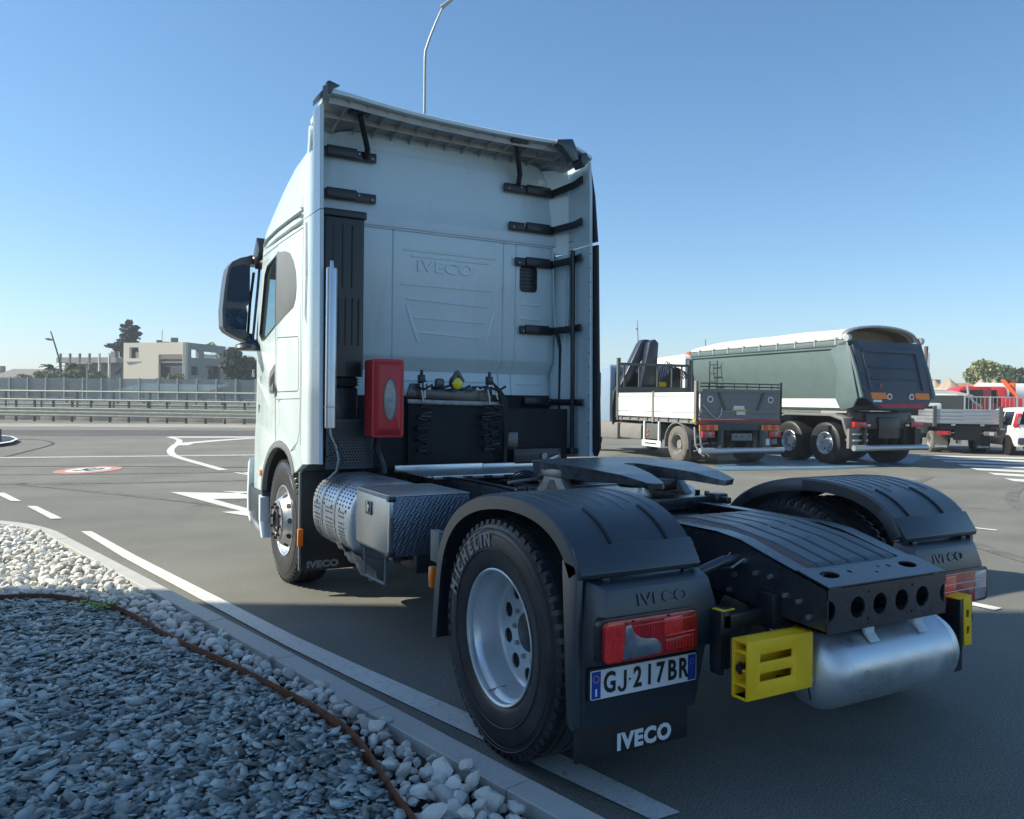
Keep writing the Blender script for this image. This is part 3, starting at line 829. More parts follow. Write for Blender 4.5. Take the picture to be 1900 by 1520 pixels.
# ---------------- fifth wheel
fw = bpy.data.objects.new('fifth_wheel', None); COL.objects.link(fw); fw.parent = T
def fz(y):  # the plate slopes down towards the horn tips
    return 1.212 if y > .62 else (1.212-(.62-y)**1.35*.10 if y > .28 else 1.191-(.28-y)*.20)
half_o = [(.30, 1.14), (.40, 1.10), (.455, 1.0), (.47, .86), (.455, .70), (.41, .50), (.36, .32), (.318, .17), (.300, .115), (.225, .095), (.195, .115), (.12, .36), (.062, .53), (.060, .60), (.045, .66), (0, .68)]
outline = [(x, y) for x, y in half_o]+[(-x, y) for x, y in reversed(half_o[:-1])]
bm = bmesh.new()
tri = tessellate_polygon([[Vector((p[0], p[1], 0)) for p in outline]])
vt = [bm.verts.new((p[0], p[1], 0)) for p in outline]
for t in tri: bm.faces.new([vt[i] for i in t])
for yc in (.28, .36, .44, .52, .60, .7, .85, 1.0):
    bmesh.ops.bisect_plane(bm, geom=bm.verts[:]+bm.edges[:]+bm.faces[:], plane_co=(0, yc, 0), plane_no=(0, 1, 0))
for v in bm.verts: v.co.z = fz(v.co.y)
bmesh.ops.recalc_face_normals(bm, faces=bm.faces)
if sum(f.normal.z for f in bm.faces) < 0: bmesh.ops.reverse_faces(bm, faces=bm.faces)
ret = bmesh.ops.extrude_face_region(bm, geom=bm.faces[:])
for v in [e for e in ret['geom'] if isinstance(e, bmesh.types.BMVert)]:
    pass
low = [v for v in bm.verts if v not in [e for e in ret['geom'] if isinstance(e, bmesh.types.BMVert)]]
for v in low:
    y = v.co.y; v.co.z -= .075 if y > .5 else .028+.047*max(0, (y-.1))/.4
    v.co.x *= .965
bmesh.ops.recalc_face_normals(bm, faces=bm.faces)
es = [e for e in bm.edges if len(e.link_faces) == 2 and e.calc_face_angle(0) > R(40)]
bmesh.ops.bevel(bm, geom=es, offset=.007, segments=2, affect='EDGES', profile=.5, clamp_overlap=True)
me = bpy.data.meshes.new('top_plate'); bm.to_mesh(me); bm.free(); me.shade_smooth(); me.set_sharp_from_angle(angle=R(30))
link('top_plate', me, 'fifth_plate', fw)
for s in (-1, 1):
    ax = s*.415
    # pyramid pedestal with its recessed web
    MB().prism([(.60, 1.022), (1.00, 1.022), (.90, 1.115), (.885, 1.165), (.715, 1.165), (.70, 1.115)], 'x', ax-.035*s, ax+.03*s).build('pedestal', 'grey_plastic' if False else 'bare_steel', fw, bevel=.006)
    MB().prism([(.735, 1.055), (.865, 1.055), (.82, 1.12), (.78, 1.12)], 'x', ax+.030*s, ax+.033*s).build('pedestal_web', 'chassis_paint', fw)
    boxo('pivot_cap', 'bare_steel', fw, min(ax-.03*s, ax+.045*s), max(ax-.03*s, ax+.045*s), .70, .90, 1.135, 1.185, .012)
MB().box(-.06, .06, .3, 1.05, 1.09, 1.15).box(-.33, .33, .74, .86, 1.10, 1.15).cyl((0, .62, 1.08), (0, .62, 1.16), .09, 20).build('lock_mechanism', 'grease', fw, bevel=.008)
# mounting plate bolted across the rails
MB().box(-.46, .46, .42, 1.20, 1.002, 1.022).box(-.46, .46, .40, .44, .965, 1.030).box(-.46, .46, 1.18, 1.21, .965, 1.03).build('mounting_plate', 'chassis_paint', fw, bevel=.004)
mb = MB()
for s in (-1, 1):
    for y in (.47, .55, .66, .98, 1.10): mb.cyl((s*.435, y, 1.02), (s*.435, y, 1.05), .017, 6)
mb.build('mounting_bolts', 'chassis_paint', fw, smooth=None)['kind'] = 'stuff'
mb = MB().box(.40, .50, .36, .46, .985, 1.045).box(.43, .47, .30, .40, .99, 1.03)
mb.build('stop_bracket', 'chassis_paint', fw, bevel=.01)
MB().tube([(-.30, .98, 1.12), (-.50, 1.0, 1.10), (-.62, 1.0, 1.09)], .010, 8).build('release_handle', 'bare_steel', fw)

# ---------------- rear mudguards
arc = [(.675, .345), (.655, .55), (.618, .76), (.555, .90), (.455, 1.005), (.33, 1.078), (.18, 1.130), (.02, 1.158), (-.13, 1.167), (-.28, 1.158), (-.41, 1.132), (-.52, 1.085), (-.60, 1.02), (-.655, .935)]
def offs(pts, d):
    out = []
    for i, p in enumerate(pts):
        a = Vector(pts[max(i-1, 0)]); b = Vector(pts[min(i+1, len(pts)-1)]); t = (b-a).normalized(); out.append((p[0]-t.y*d, p[1]+t.x*d))
    return out
arcs = [tuple(v)[:2] for v in smooth_path([(a, b, 0) for a, b in arc], 4)]
def mudguard(s):
    m = bpy.data.objects.new('mudguard', None); COL.objects.link(m); m.parent = T
    xo, xi = s*1.250, s*.655
    inn = offs(arcs, .03); lip = offs(arcs, .052)
    def sgn(): return 1
    out_ = arcs
    rings = []
    c = (0, .53)
    def inward(p, d):
        v = Vector((c[0]-p[0], c[1]-p[1])).normalized(); return (p[0]+v.x*d, p[1]+v.y*d)
    for p in out_:
        q1 = inward(p, .012); q2 = inward(p, .068); q3 = inward(p, .016)
        rings.append([(xo+s*-.012, *q2), (xo, *q2), (xo, *q1), (xo-s*.010, *inward(p, .002)), (xo-s*.022, *p), (xi+s*.01, *p), (xi, *q1), (xi, *q2), (xi+s*.01, *q2), (xi+s*.012, *q3), (xo-s*.012, *q3)])
    MB().loft(rings).build('mudguard_shell', 'black_plastic', m, smooth=40)
    # pressed ridges running round the crown
    for k in range(7):
        x = s*(1.17-.075*k); a, b = (16, 40) if k % 2 else (12, 42)
        rg = [[(x-.0035, *inward(p, .001)), (x, *inward(p, -.003)), (x+.0035, *inward(p, .001))] for p in out_[a:b]]
        MB().loft(rg, closed=False).build('ridge', 'black_plastic', m)
    # cover strap clips
    for x in (s*1.06, s*.78):
        rg = []
        for p in out_[40:53]:
            rg.append([(x-.007, *inward(p, .001)), (x-.006, *inward(p, -.007)), (x+.006, *inward(p, -.007)), (x+.007, *inward(p, .001))])
        MB().loft(rg).build('strap', 'black_satin', m)
        boxo('strap_hook', 'black_satin', m, x-.015, x+.035, -.672, -.655, .912, .920)
    # upper rear cover: a step where the crown meets the lamp housing
    MB().prism([(-.600, 1.018), (-.612, 1.020), (-.675, .925), (-.668, .905), (-.64, .90)], 'x', xo-s*.006, xi-s*-.004).build('cover_step', 'black_plastic', m, bevel=.004)
    boxo('seam_rib', 'black_plastic', m, min(s*.70, s*1.20), max(s*.70, s*1.20), -.6335, -.6265, .972, .978, .002)
    # lamp housing
    def H(x, y, z): return (s*x, y, z)
    x0, x1 = 1.205, .610
    top = [H(x0-.010, -.640, .902), H(x0-.055, -.715, .876), H(x1+.02, -.725, .880), H(x1+.07, -.640, .905)]
    secs = [[H(1.208, -.60, .905), H(1.208, -.64, .902), H(1.160, -.715, .872), H(.660, -.720, .878), H(.640, -.62, .905)],
            [H(1.222, -.60, .80), H(1.215, -.66, .79), H(1.180, -.742, .77), H(.640, -.745, .775), H(.600, -.62, .80)],
            [H(1.228, -.60, .66), H(1.225, -.66, .66), H(1.195, -.735, .64), H(.612, -.735, .655), H(.580, -.62, .66)],
            [H(1.232, -.60, .60), H(1.23, -.655, .60), H(1.205, -.712, .592), H(.605, -.712, .60), H(.580, -.62, .60)],
            [H(1.235, -.60, .578), H(1.235, -.645, .578), H(1.215, -.662, .575), H(.615, -.662, .578), H(.575, -.62, .578)],
            [H(1.235, -.60, .345), H(1.232, -.635, .345), H(1.205, -.650, .335), H(.66, -.650, .332), H(.63, -.615, .34)]]
    if s > 0: secs = [list(reversed(r_)) for r_ in secs]
    MB().loft(secs).build('lamp_housing', 'black_plastic', m, bevel=.007, smooth=30)
    Mx = frame((s*.93, -.7345, .822), (1, 0, 0), (0, .24, .97))
    text('IVECO', .062, frame((s*.905, -.7330, .822), (1, 0, 0), (0, .256, .967)), 'black_plastic', m, depth=.0035, bold=.001, xs=1.35, spacing=1.05)
    # side skirt of the mudguard behind the tyre
    MB().prism([(-.545, .965), (-.652, .955), (-.655, .345), (-.63, .325), (-.590, .345), (-.575, .55)], 'x', xo-s*.030, xo).build('side_lip', 'black_plastic', m, bevel=.006)
    for x in (s*1.13, s*.73):
        boxo('clip', 'black_satin', m, x-.018, x+.018, -.672, -.650, .884, .905, .003)
    # front side marker on its bracket
    boxo('marker_bracket', 'grey_plastic', m, min(s*1.245, s*1.20), max(s*1.245, s*1.20), .60, .705, .74, .90, .004)
    MB().box(min(s*1.252, s*1.215), max(s*1.252, s*1.215), .675, .715, .60, .71).build('side_marker', 'orange_lens', m, bevel=.008)
    # mud flap
    MB().box(min(s*1.218, s*.66), max(s*1.218, s*.66), -.608, -.596, .188, .37).build('mud_flap', 'rubber', m, bevel=.002)
    text('IVECO', .088, frame((s*.885, -.6095, .232), (1, 0, 0), (0, 0, 1)), 'logo_white', m, depth=.0008, bold=.0042, xs=1.0, shear=0, spacing=1.12)
    # support tube to the frame
    MB().tube([(s*.66, -.55, .80), (s*.56, -.57, .86), (s*.46, -.60, .90), (s*.37, -.60, .90)], .024, 12).build('support_tube', 'chassis_paint', m)
    MB().tube([(s*.40, -.66, .915), (s*.46, -.645, .88), (s*.44, -.56, .86), (s*.375, -.55, .92)], .005, 6).build('clip_wire', 'bare_steel', m)
    # inner vertical panel of the mudguard behind the inner tyre
    MB().prism([(-.60, .9), (-.62, .35), (-.60, .35), (-.585, .9)], 'x', s*.66, s*1.2).build('inner_liner', 'black_satin', m)
    return m
ML, MR = mudguard(-1), mudguard(1)

# ---------------- rear lamps
def rear_lamp(s, parent):
    l = bpy.data.objects.new('tail_light', None); COL.objects.link(l); l.parent = parent
    x0, x1, z0, z1 = (-1.208, -.762, .612, .768) if s < 0 else (.712, 1.200, .598, .752)
    yb = -.738
    pl = rrect(x0, x1, z0, z1, .026, 5)
    MB().prism(rrect(x0-.008, x1+.008, z0-.008, z1+.008, .03, 5), 'y', -.755, -.715).build('lamp_seal', 'black_satin', l, bevel=.003)
    def P(nm, pts, m, d): return MB().prism(pts, 'y', -.771-d, -.750).build(nm, m, l, bevel=.004)
    if s < 0:
        P('lens', pl, 'red_lens', 0)
        P('indicator_lens', rrect(x0+.004, x0+.092, z0+.005, z1-.006, .02), 'red_bright', .002)
        P('clear_lens', [(x0+.096, z1-.022), (x0+.122, z1-.020), (x0+.130, z1-.040), (x0+.142, z1-.058), (x0+.165, z1-.073), (x0+.195, z1-.082), (x0+.228, z1-.083), (x0+.248, z1-.092), (x0+.262, z1-.108), (x0+.268, z0+.030), (x0+.268, z0+.012), (x0+.180, z0+.008), (x0+.088, z0+.008), (x0+.086, z0+.035), (x0+.094, z0+.075)], 'clear_lens', .003)
        P('brake_lens', [(x0+.280, z1-.014), (x0+.372, z1-.012), (x0+.372, z1-.080), (x0+.280, z1-.085)], 'red_bright', .003)
        P('reflector', [(x0+.285, z0+.012), (x1-.02, z0+.016), (x1-.02, z1-.09), (x0+.285, z1-.095)], 'red_lens', .004)
        P('lens_bar', [(x0+.13, z1-.030), (x1-.015, z1-.026), (x1-.015, z1-.022), (x0+.13, z1-.026)], 'red_bright', .005)
        P('lens_bar', [(x0+.29, z1-.086), (x1-.012, z1-.080), (x1-.012, z1-.076), (x0+.29, z1-.081)], 'red_bright', .005)
        rb_ = MB()
        for k in range(9): rb_.box(x0+.290+.016*k, x0+.2925+.016*k, -.7765, -.775, z0+.018, z1-.095)
        for k in range(6): rb_.box(x0+.014+.013*k, x0+.016+.013*k, -.7745, -.773, z0+.02, z1-.02)
        for k in range(11): rb_.box(x0+.145+.0125*k, x0+.147+.0125*k, -.7725, -.771, z1-.066, z1-.034)
        rb_.build('lens_prisms', 'red_bright', l, smooth=None)['kind'] = 'stuff'
        for a_, b_ in ((x0+.13, z1-.008), (x0+.30, z1-.006), (x0+.12, z0+.010), (x0+.36, z0+.010)): MB().cyl((a_, -.777, b_), (a_, -.772, b_), .004, 8).build('lens_screw', 'black_satin', l)
        # bulb highlight painted as two bright red discs on the left lens
        for k in (0, 1): MB().cyl((x0+.048+.026*k, -.776, z0+.072), (x0+.048+.026*k, -.770, z0+.072), .009, 12).build('bulb_glint', 'red_bright', l)
    else:
        P('lens', rrect(x0, x1-.11, z0, z1, .02, 5), 'red_lens', 0)
        P('brake_lens', [(x0+.02, z1-.012), (x0+.20, z1-.010), (x0+.20, z0+.02), (x0+.02, z0+.02)], 'red_bright', .003)
        # clear wrap-round end
        secs = [[(x1-.13, -.773, z1-.004), (x1-.02, -.765, z1-.006), (x1+.012, -.735, z1-.012), (x1+.014, -.70, z1-.012), (x1-.13, -.70, z1-.004)],
                [(x1-.13, -.775, z0+.004), (x1-.03, -.768, z0+.006), (x1+.002, -.735, z0+.010), (x1+.004, -.70, z0+.010), (x1-.13, -.70, z0+.004)]]
        MB().loft(secs).build('clear_lens', 'lens_wrap', l, bevel=.008)
        for dz in (.05, .085): P('lens_bar', [(x0+.02, z1-dz), (x1-.04, z1-dz), (x1-.04, z1-dz-.003), (x0+.02, z1-dz-.003)], 'logo_white', .004)
    return l
rear_lamp(-1, ML); rear_lamp(1, MR)

# ---------------- number plate
pl = bpy.data.objects.new('number_plate', None); COL.objects.link(pl); pl.parent = T
px0, px1, pz0, pz1 = -1.200, -.680, .452, .562
MB().prism(rrect(px0-.008, px1+.008, pz0-.007, pz1+.007, .010), 'y', -.676, -.664).build('plate_frame', 'black_satin', pl)
MB().prism(rrect(px0, px1, pz0, pz1, .008), 'y', -.679, -.674).build('plate_field', 'plate_white', pl)
MB().box(px0+.004, px0+.045, -.6805, -.678, pz0+.004, pz1-.004).build('blue_band', 'plate_blue', pl)
MB().box(px1-.045, px1-.004, -.6805, -.678, pz0+.004, pz1-.004).build('blue_band', 'plate_blue', pl)
text('I', .036, frame((px0+.024, -.6812, pz0+.026), (1, 0, 0), (0, 0, 1)), 'logo_white', pl, depth=.0005, bold=.002)
def stars(cx, cz, m):
    mb = MB()
    for k in range(12):
        a = 2*PI*k/12; mb.cyl((cx+.013*math.cos(a), -.6815, cz+.013*math.sin(a)), (cx+.013*math.cos(a), -.6803, cz+.013*math.sin(a)), .0018, 5)
    o = mb.build('star_ring', m, pl, smooth=None); o['kind'] = 'stuff'
stars(px0+.024, pz0+.078, 'yellow_plastic')
MB().prism(circle(px1-.024, pz0+.078, .012, 16), 'y', -.6812, -.6803, [circle(px1-.024, pz0+.078, .0095, 16)]).build('star_ring', 'logo_dull', pl)
cx = [(-1.113, 'G'), (-1.053, 'J'), (-.980, '2'), (-.922, '1'), (-.868, '7'), (-.808, 'B'), (-.751, 'R')]
for x, ch in cx:
    if ch == 'J':      # plain J that stays on the base line
        path = [Vector(p) for p in ((.013, .039), (.013, -.018), (.011, -.028), (.004, -.0355), (-.006, -.0365), (-.014, -.030), (-.017, -.020))]
        l_, r_ = [], []
        for i, p in enumerate(path):
            d = (path[min(i+1, len(path)-1)]-path[max(i-1, 0)]).normalized(); n = Vector((-d.y, d.x))*.0058
            l_.append((x+p.x+n.x, .507+p.y+n.y)); r_.append((x+p.x-n.x, .507+p.y-n.y))
        MB().prism(l_+list(reversed(r_)), 'y', -.6823, -.680).build('letter', 'plate_black', pl)
        continue
    text(ch, .110, frame((x, -.6815, .507), (1, 0, 0), (0, 0, 1)), 'plate_black', pl, 'letter', xs=.74, bold=.0028, depth=.0008)
MB().cyl((-1.018, -.6822, .508), (-1.018, -.680, .508), .0045, 10).build('plate_seal', 'plate_black', pl)

# ---------------- air tank slung under the tail
at_ = bpy.data.objects.new('air_tank', None); COL.objects.link(at_); at_.parent = T
prof = [(0, -.405), (.06, -.402), (.105, -.388), (.140, -.365), (.156, -.335), (.160, -.30), (.160, -.296), (.1575, -.294), (.160, -.292), (.160, .352), (.1575, .354), (.160, .356), (.160, .36), (.156, .395), (.140, .425), (.105, .448), (.06, .462), (0, .465)]
MB().lathe(prof, (.09, -.90, .492), 'x', 64).build('tank_shell', 'steel_tank', at_, smooth=30)
for x in (-.035, .285):
    mb = MB()
    sec = [(-1.000, .695), (-1.000, .642), (-1.024, .618), (-1.030, .612), (-1.022, .606), (-.99, .632), (-.975, .66), (-.975, .695)]
    mb.prism(sec, 'x', x-.028, x+.028).build('tank_bracket', 'white_plastic', at_, bevel=.004)
MB().cyl((-.335, -.93, .475), (-.305, -.93, .475), .022, 16).build('drain_boss', 'galvanised', at_)
MB().tube([(-.46, -.90, .492), (-.40, -.91, .48), (-.34, -.93, .475)], .011, 8).cyl((-.375, -.918, .478), (-.345, -.93, .475), .017, 8).cyl((-.35, -.955, .47), (-.33, -.955, .40), .004, 6).build('air_fitting', 'black_satin', at_)
# dark bracketry that carries the chock holders
for s in (-1, 1):
    MB().box(min(s*.37, s*.65), max(s*.37, s*.65), -.80, -.765, .68, .735).box(min(s*.61, s*.65), max(s*.61, s*.65), -.80, -.72, .52, .76).box(min(s*.37, s*.42), max(s*.37, s*.42), -.84, -.74, .66, .80).build('chock_holder', 'black_satin', T, bevel=.004)

# ---------------- wheel chocks: lift-off things in their holders
def chock(cx, cy, rz, z0, label, w=.42, h=.222):
    t = thing('wheel_chock', label, 'wheel chock', (cx, cy, z0), rz, 'yellow wheel chocks on the tail of the truck')
    # plan: long front face with two slots, short angled end face with three open cells
    f = MB()
    fx0, fx1 = -.155, .200
    slots = [rrect(-.088, .085, z-.0155, z+.0155, .003, 2) for z in (h*.36, h*.69)]
    f.prism([(fx0, 0), (fx1, 0), (fx1, h), (fx0, h)], 'y', -.062, -.052, slots)
    f.box(fx0, fx1, .012, .020, 0, h)
    f.box(fx1-.008, fx1, -.052, .03, 0, h)
    pl2 = [(fx0, -.052), (fx1-.008, -.052), (fx1-.008, .018), (fx0-.002, .018)]
    for z in (0, h-.010): f.prism(pl2, 'z', z, z+.010)
    for z in (h*.50-.004,): f.prism(pl2, 'z', z, z+.007)
    f.build('chock_body', 'yellow_plastic', t, bevel=.003)
    e = MB()
    d = Vector((-.004, .132)).normalized(); L_ = .07
    def ep_(t_, z): return (fx0+d.x*t_*L_, -.062+d.y*t_*L_, z)
    for z in (0, h*.22, h*.78, h-.010):
        a, b = ep_(0, z), ep_(1, z)
        e.hexa([(a[0], a[1], z), (a[0]+.06, a[1]+.012, z), (b[0]+.06, b[1], z), (b[0], b[1], z)], [(a[0], a[1], z+.010), (a[0]+.06, a[1]+.012, z+.010), (b[0]+.06, b[1], z+.010), (b[0], b[1], z+.010)])
    a, b = ep_(1, 0), ep_(.93, 0)
    e.hexa([(b[0], b[1], 0), (b[0]+.05, b[1], 0), (a[0]+.05, a[1], 0), (a[0], a[1], 0)], [(b[0], b[1], h), (b[0]+.05, b[1], h), (a[0]+.05, a[1], h), (a[0], a[1], h)])
    e.build('chock_end', 'yellow_plastic', t, bevel=.002)
    MB().box(fx1-.085, fx1-.083, -.0635, -.061, .0, h).build('mould_line', 'yellow_plastic', t)
    MB().cyl((-.160, -.02, h*.52), (-.10, -.02, h*.52), .016, 10).cyl((-.15, -.02, h*.42), (-.15, -.02, h*.62), .008, 8).build('retaining_pin', 'black_satin', t)
    return t
chock(-.535, -.905, R(0), .455, 'left yellow plastic wheel chock with two slots, beside the silver air tank')
c2 = thing('wheel_chock', 'right yellow wheel chock seen edge on, below the right rear lamp', 'wheel chock', (.90, -.80, .42), 0, 'yellow wheel chocks on the tail of the truck')
f = MB(); f.prism([(-.030, 0), (.030, 0), (.022, .235), (-.042, .235)], 'y', -.045, -.037, [[(-.012, .055), (.010, .055), (.010, .090), (-.012, .090)], [(-.018, .135), (.006, .135), (.004, .170), (-.018, .170)]])
f.prism([(.022, .003), (.030, 0), (.022, .235), (.014, .232)], 'y', -.037, .10).prism([(-.030, .003), (-.022, 0), (-.034, .235), (-.042, .232)], 'y', -.037, .10)
f.hexa([(-.075, -.045, .225), (.022, -.045, .235), (.022, .10, .235), (-.075, .10, .225)], [(-.075, -.045, .231), (.022, -.045, .241), (.022, .10, .241), (-.075, .10, .231)])
f.build('chock_body', 'yellow_plastic', c2, bevel=.002)
MB().box(-.035, .022, -.02, .09, .10, .108).build('chock_web', 'yellow_plastic', c2)
MB().box(.835, .862, -.842, -.73, .40, .645).build('holder_guard', 'black_satin', T, bevel=.003)
MB().tube([(.92, -.80, .56), (.985, -.80, .565), (1.0, -.80, .545), (1.0, -.80, .52), (.985, -.80, .505), (.92, -.80, .51)], .004, 6).build('pull_ring', 'black_satin', T)
MB().box(.80, .93, -.80, -.78, .28, .44).build('holder_foot', 'black_satin', T, bevel=.004)
# yellow marker block left of the holder
MB().box(-.665, -.645, -.80, -.74, .50, .752).build('holder_guard', 'black_satin', T, bevel=.003)
MB().prism([(-.668, -.75), (-.660, -.805), (-.59, -.80), (-.63, -.75)], 'z', .752, .758).build('holder_cap', 'yellow_plastic', T, bevel=.002)

# ================================================================== CAB
CY = 3.30                         # rear wall
# ---- side shells with wheel arch and window openings
arch = [(3.420, .965), (3.436, .985), (3.470, 1.035), (3.524, 1.087), (3.60, 1.140), (3.70, 1.176), (3.84, 1.198), (3.98, 1.200), (4.12, 1.178), (4.25, 1.130), (4.36, 1.065), (4.46, .985), (4.53, .90), (4.575, .81), (4.595, .72)]
side_out = [(3.20, 1.045), (3.38, .975)]+arch+[(4.62, .70), (4.99, .69), (5.05, .80), (5.06, 1.18), (5.14, 1.32), (5.17, 1.77), (5.15, 2.03), (4.93, 2.12), (4.63, 2.82), (4.60, 2.93), (3.20, 2.93)]
win = [(4.075, 2.825), (4.44, 2.77), (4.53, 2.70), (4.73, 2.16), (4.62, 2.095), (4.50, 2.10), (4.10, 2.195)]
pillar = [(4.065, 2.845), (3.93, 2.822), (3.78, 2.805), (3.62, 2.765), (3.50, 2.68), (3.425, 2.58), (3.405, 2.46), (3.43, 2.37), (3.50, 2.305), (3.78, 2.255), (4.09, 2.190)]
def cabside(s):
    m = MB().prism(side_out, 'x', s*1.238, s*1.185, [win])
    # soften the front edge: pull the shell in towards the nose
    def bend(v):
        x, y, z = v; k = max(0, y-4.80); return (x-s*k*k*.55, y, z)
    m.v = [bend(v) for v in m.v]
    o = m.build('cab_side', 'white_paint', T, bevel=.006, smooth=30)
    MB().prism(pillar, 'x', s*1.2405, s*1.236).build('pillar_panel', 'grey_plastic', o, bevel=.001)
    MB().prism(win, 'x', s*1.222, s*1.217).build('side_window', 'window_glass', o)
    # dark window frame round the glass
    inner = [(y+(4.42-y)*.05, z+(2.5-z)*.045) for y, z in win]
    MB().prism(win, 'x', s*1.240, s*1.212, [inner]).build('window_frame', 'black_plastic', o)
    # arch trim
    big = offs(arch, 0.0); ins = [(y+(3.98-y)*.085, z+(.62-z)*.10) for y, z in arch]
    band = [(y+(3.98-y)*.005, z+(.62-z)*.005) for y, z in arch]+list(reversed(ins))
    MB().prism(band, 'x', s*1.244, s*1.10).build('wheel_arch_trim', 'grey_plastic', o, bevel=.004)
    MB().prism(list(reversed([(y+(3.98-y)*.12, z+(.62-z)*.13) for y, z in arch]))+[(y+(3.98-y)*.09, z+(.62-z)*.105) for y, z in arch], 'x', s*1.20, s*.70).build('arch_liner', 'dark_void', o)
    # shut lines
    def seam(pts, w=.007, nm='shut_line', m_='joint'):
        r = [(Vector(p)) for p in pts]; poly_l, poly_r = [], []
        for i, p in enumerate(r):
            d = (r[min(i+1, len(r)-1)]-r[max(i-1, 0)]).normalized(); n = Vector((-d.y, d.x))*w/2
            poly_l.append(tuple(p+n)); poly_r.append(tuple(p-n))
        MB().prism(poly_l+list(reversed(poly_r)), 'x', s*1.2392, s*1.236).build(nm, m_, o)
    seam([(4.09, 2.18), (4.08, 1.45), (4.07, 1.19)])
    seam([(3.275, 2.30), (3.27, 1.5), (3.285, 1.30), (3.34, 1.215), (3.56, 1.13)])
    seam([(4.08, 1.555), (3.28, 1.565)], .006)
    # storage flap with its raised border
    seam([(4.03, 2.09), (3.35, 2.06), (3.33, 2.03), (3.325, 1.64), (3.36, 1.625), (4.02, 1.62), (4.04, 1.65), (4.04, 2.08)], .008, 'flap_line')
    # moulding over the door and drip rail
    seam([(4.58, 2.875), (4.0, 2.90), (3.22, 2.905)], .008)
    seam([(3.225, 2.9), (3.235, 2.0), (3.25, 1.2)], .006)
    # recessed door handle
    hp = [(4.34, 1.70), (4.30, 1.795), (4.14, 1.86), (4.09, 1.865), (4.085, 1.60), (4.29, 1.605)]
    MB().prism(hp, 'x', s*1.2385, s*1.230).build('handle_recess', 'grey_plastic', o)
    MB().prism([(4.27, 1.74), (4.12, 1.80), (4.12, 1.71), (4.29, 1.66)], 'x', s*1.2395, s*1.235).build('handle_gap', 'dark_void', o)
    MB().prism([(4.29, 1.63), (4.12, 1.70), (4.11, 1.665), (4.11, 1.62)], 'x', s*1.252, s*1.236).build('door_handle', 'grey_plastic', o, bevel=.003)
    # slot behind the cab corner: gap between cab and deflector
    MB().prism([(3.16, 2.93), (3.11, 2.93), (3.085, 2.55), (3.11, 2.14), (3.165, 2.22), (3.15, 2.5)], 'x', s*1.2392, s*1.21).build('deflector_gap', 'bare_steel', o)
    for k in range(3): MB().cyl((s*1.2375, 4.16-.06*k, 2.885), (s*1.2402, 4.16-.06*k, 2.885), .007, 8).build('plug', 'bare_steel', o)
    # maker lettering near the door front
    text('AS', .10, frame((s*1.2375, 4.98, 1.80), (0, -1 if s < 0 else 1, 0), (0, 0, 1)), 'logo_dull', o, depth=.001, bold=.002, xs=1.1)
    MB().box(min(s*1.250, s*1.238), max(s*1.250, s*1.238), 4.585, 4.63, .84, .90).build('side_marker', 'orange_lens', o, bevel=.005)
    # bumper end below
    MB().prism([(4.99, .685), (4.62, .695), (4.60, .40), (4.66, .33), (5.02, .36), (5.14, .45), (5.12, .72)], 'x', s*1.225, s*.9).build('bumper_core', 'black_plastic', o, bevel=.01)
    MB().prism([(5.075, .98), (5.16, .92), (5.20, .60), (5.185, .42), (5.06, .345), (5.04, .37), (5.13, .45), (5.145, .62), (5.10, .90)], 'x', s*1.242, s*1.18).build('bumper_trim', 'white_plastic', o, bevel=.006)
    MB().prism([(4.60, .64), (4.66, .66), (4.655, .43), (4.56, .27), (4.50, .275), (4.60, .42)], 'x', s*1.246, s*1.16).build('bumper_trim', 'white_plastic', o, bevel=.006)
    MB().prism([(5.10, .43), (5.02, .34), (4.56, .27), (4.60, .33), (4.98, .40)], 'x', s*1.238, s*1.17).build('step_trim', 'aluminium', o, bevel=.004)
    return o
cabside(-1); cabside(1)
# ---- roof: high roof lofted front to back
def roofsec(y, H, hw=1.225, zb=2.93):
    top = [(hw, zb), (hw-.005, zb+.06)]
    ht = H-zb
    for t, k in ((.0, .18), (.008, .36), (.022, .54), (.045, .69), (.078, .81), (.122, .90), (.18, .95), (.27, .98), (.42, .995), (.64, 1.0)):
        top.append((hw-t*min(1, ht/.45)-ht*.03*k, zb+ht*k))
    full = [(x, y, z) for x, z in top]+[(-x, y, z) for x, z in reversed(top)]
    return full
prof = [(3.31, 3.765), (3.36, 3.765), (3.44, 3.765), (3.6, 3.74), (3.9, 3.69), (4.15, 3.60), (4.4, 3.465), (4.65, 3.27), (4.85, 3.11), (5.0, 3.0), (5.08, 2.95), (5.10, 2.94)]
rings = []
for y, H in prof:
    r_ = roofsec(y, H, {3.31: 1.14, 3.36: 1.19, 3.44: 1.215}.get(y, 1.222) if y < 4.6 else 1.222-(y-4.6)**2*.5)
    rings.append(r_)
MB().loft(rings).build('roof', 'white_paint', T, smooth=50)
# mouldings between cab and roof
for z, w in ((2.965, .018), (3.045, .014)):
    for s in (-1, 1):
        rg = []
        for y, dz in ((3.12, .012), (3.6, .012), (4.1, .005), (4.5, -.02), (4.62, -.06)):
            rg.append([(s*1.221, y, z+dz+w), (s*1.236, y, z+dz), (s*1.221, y, z+dz-w)])
        MB().loft(rg, closed=False).build('roof_moulding', 'white_paint', T, smooth=20)
        rg = [[(s*1.222, y, z+dz-w-.004), (s*1.2275, y, z+dz-w-.004), (s*1.2275, y, z+dz-w+.003), (s*1.222, y, z+dz-w+.003)] for y, dz in ((3.12, .012), (3.6, .012), (4.1, .005), (4.5, -.02), (4.62, -.06))]
        MB().loft(rg).build('moulding_gap', 'joint', T)
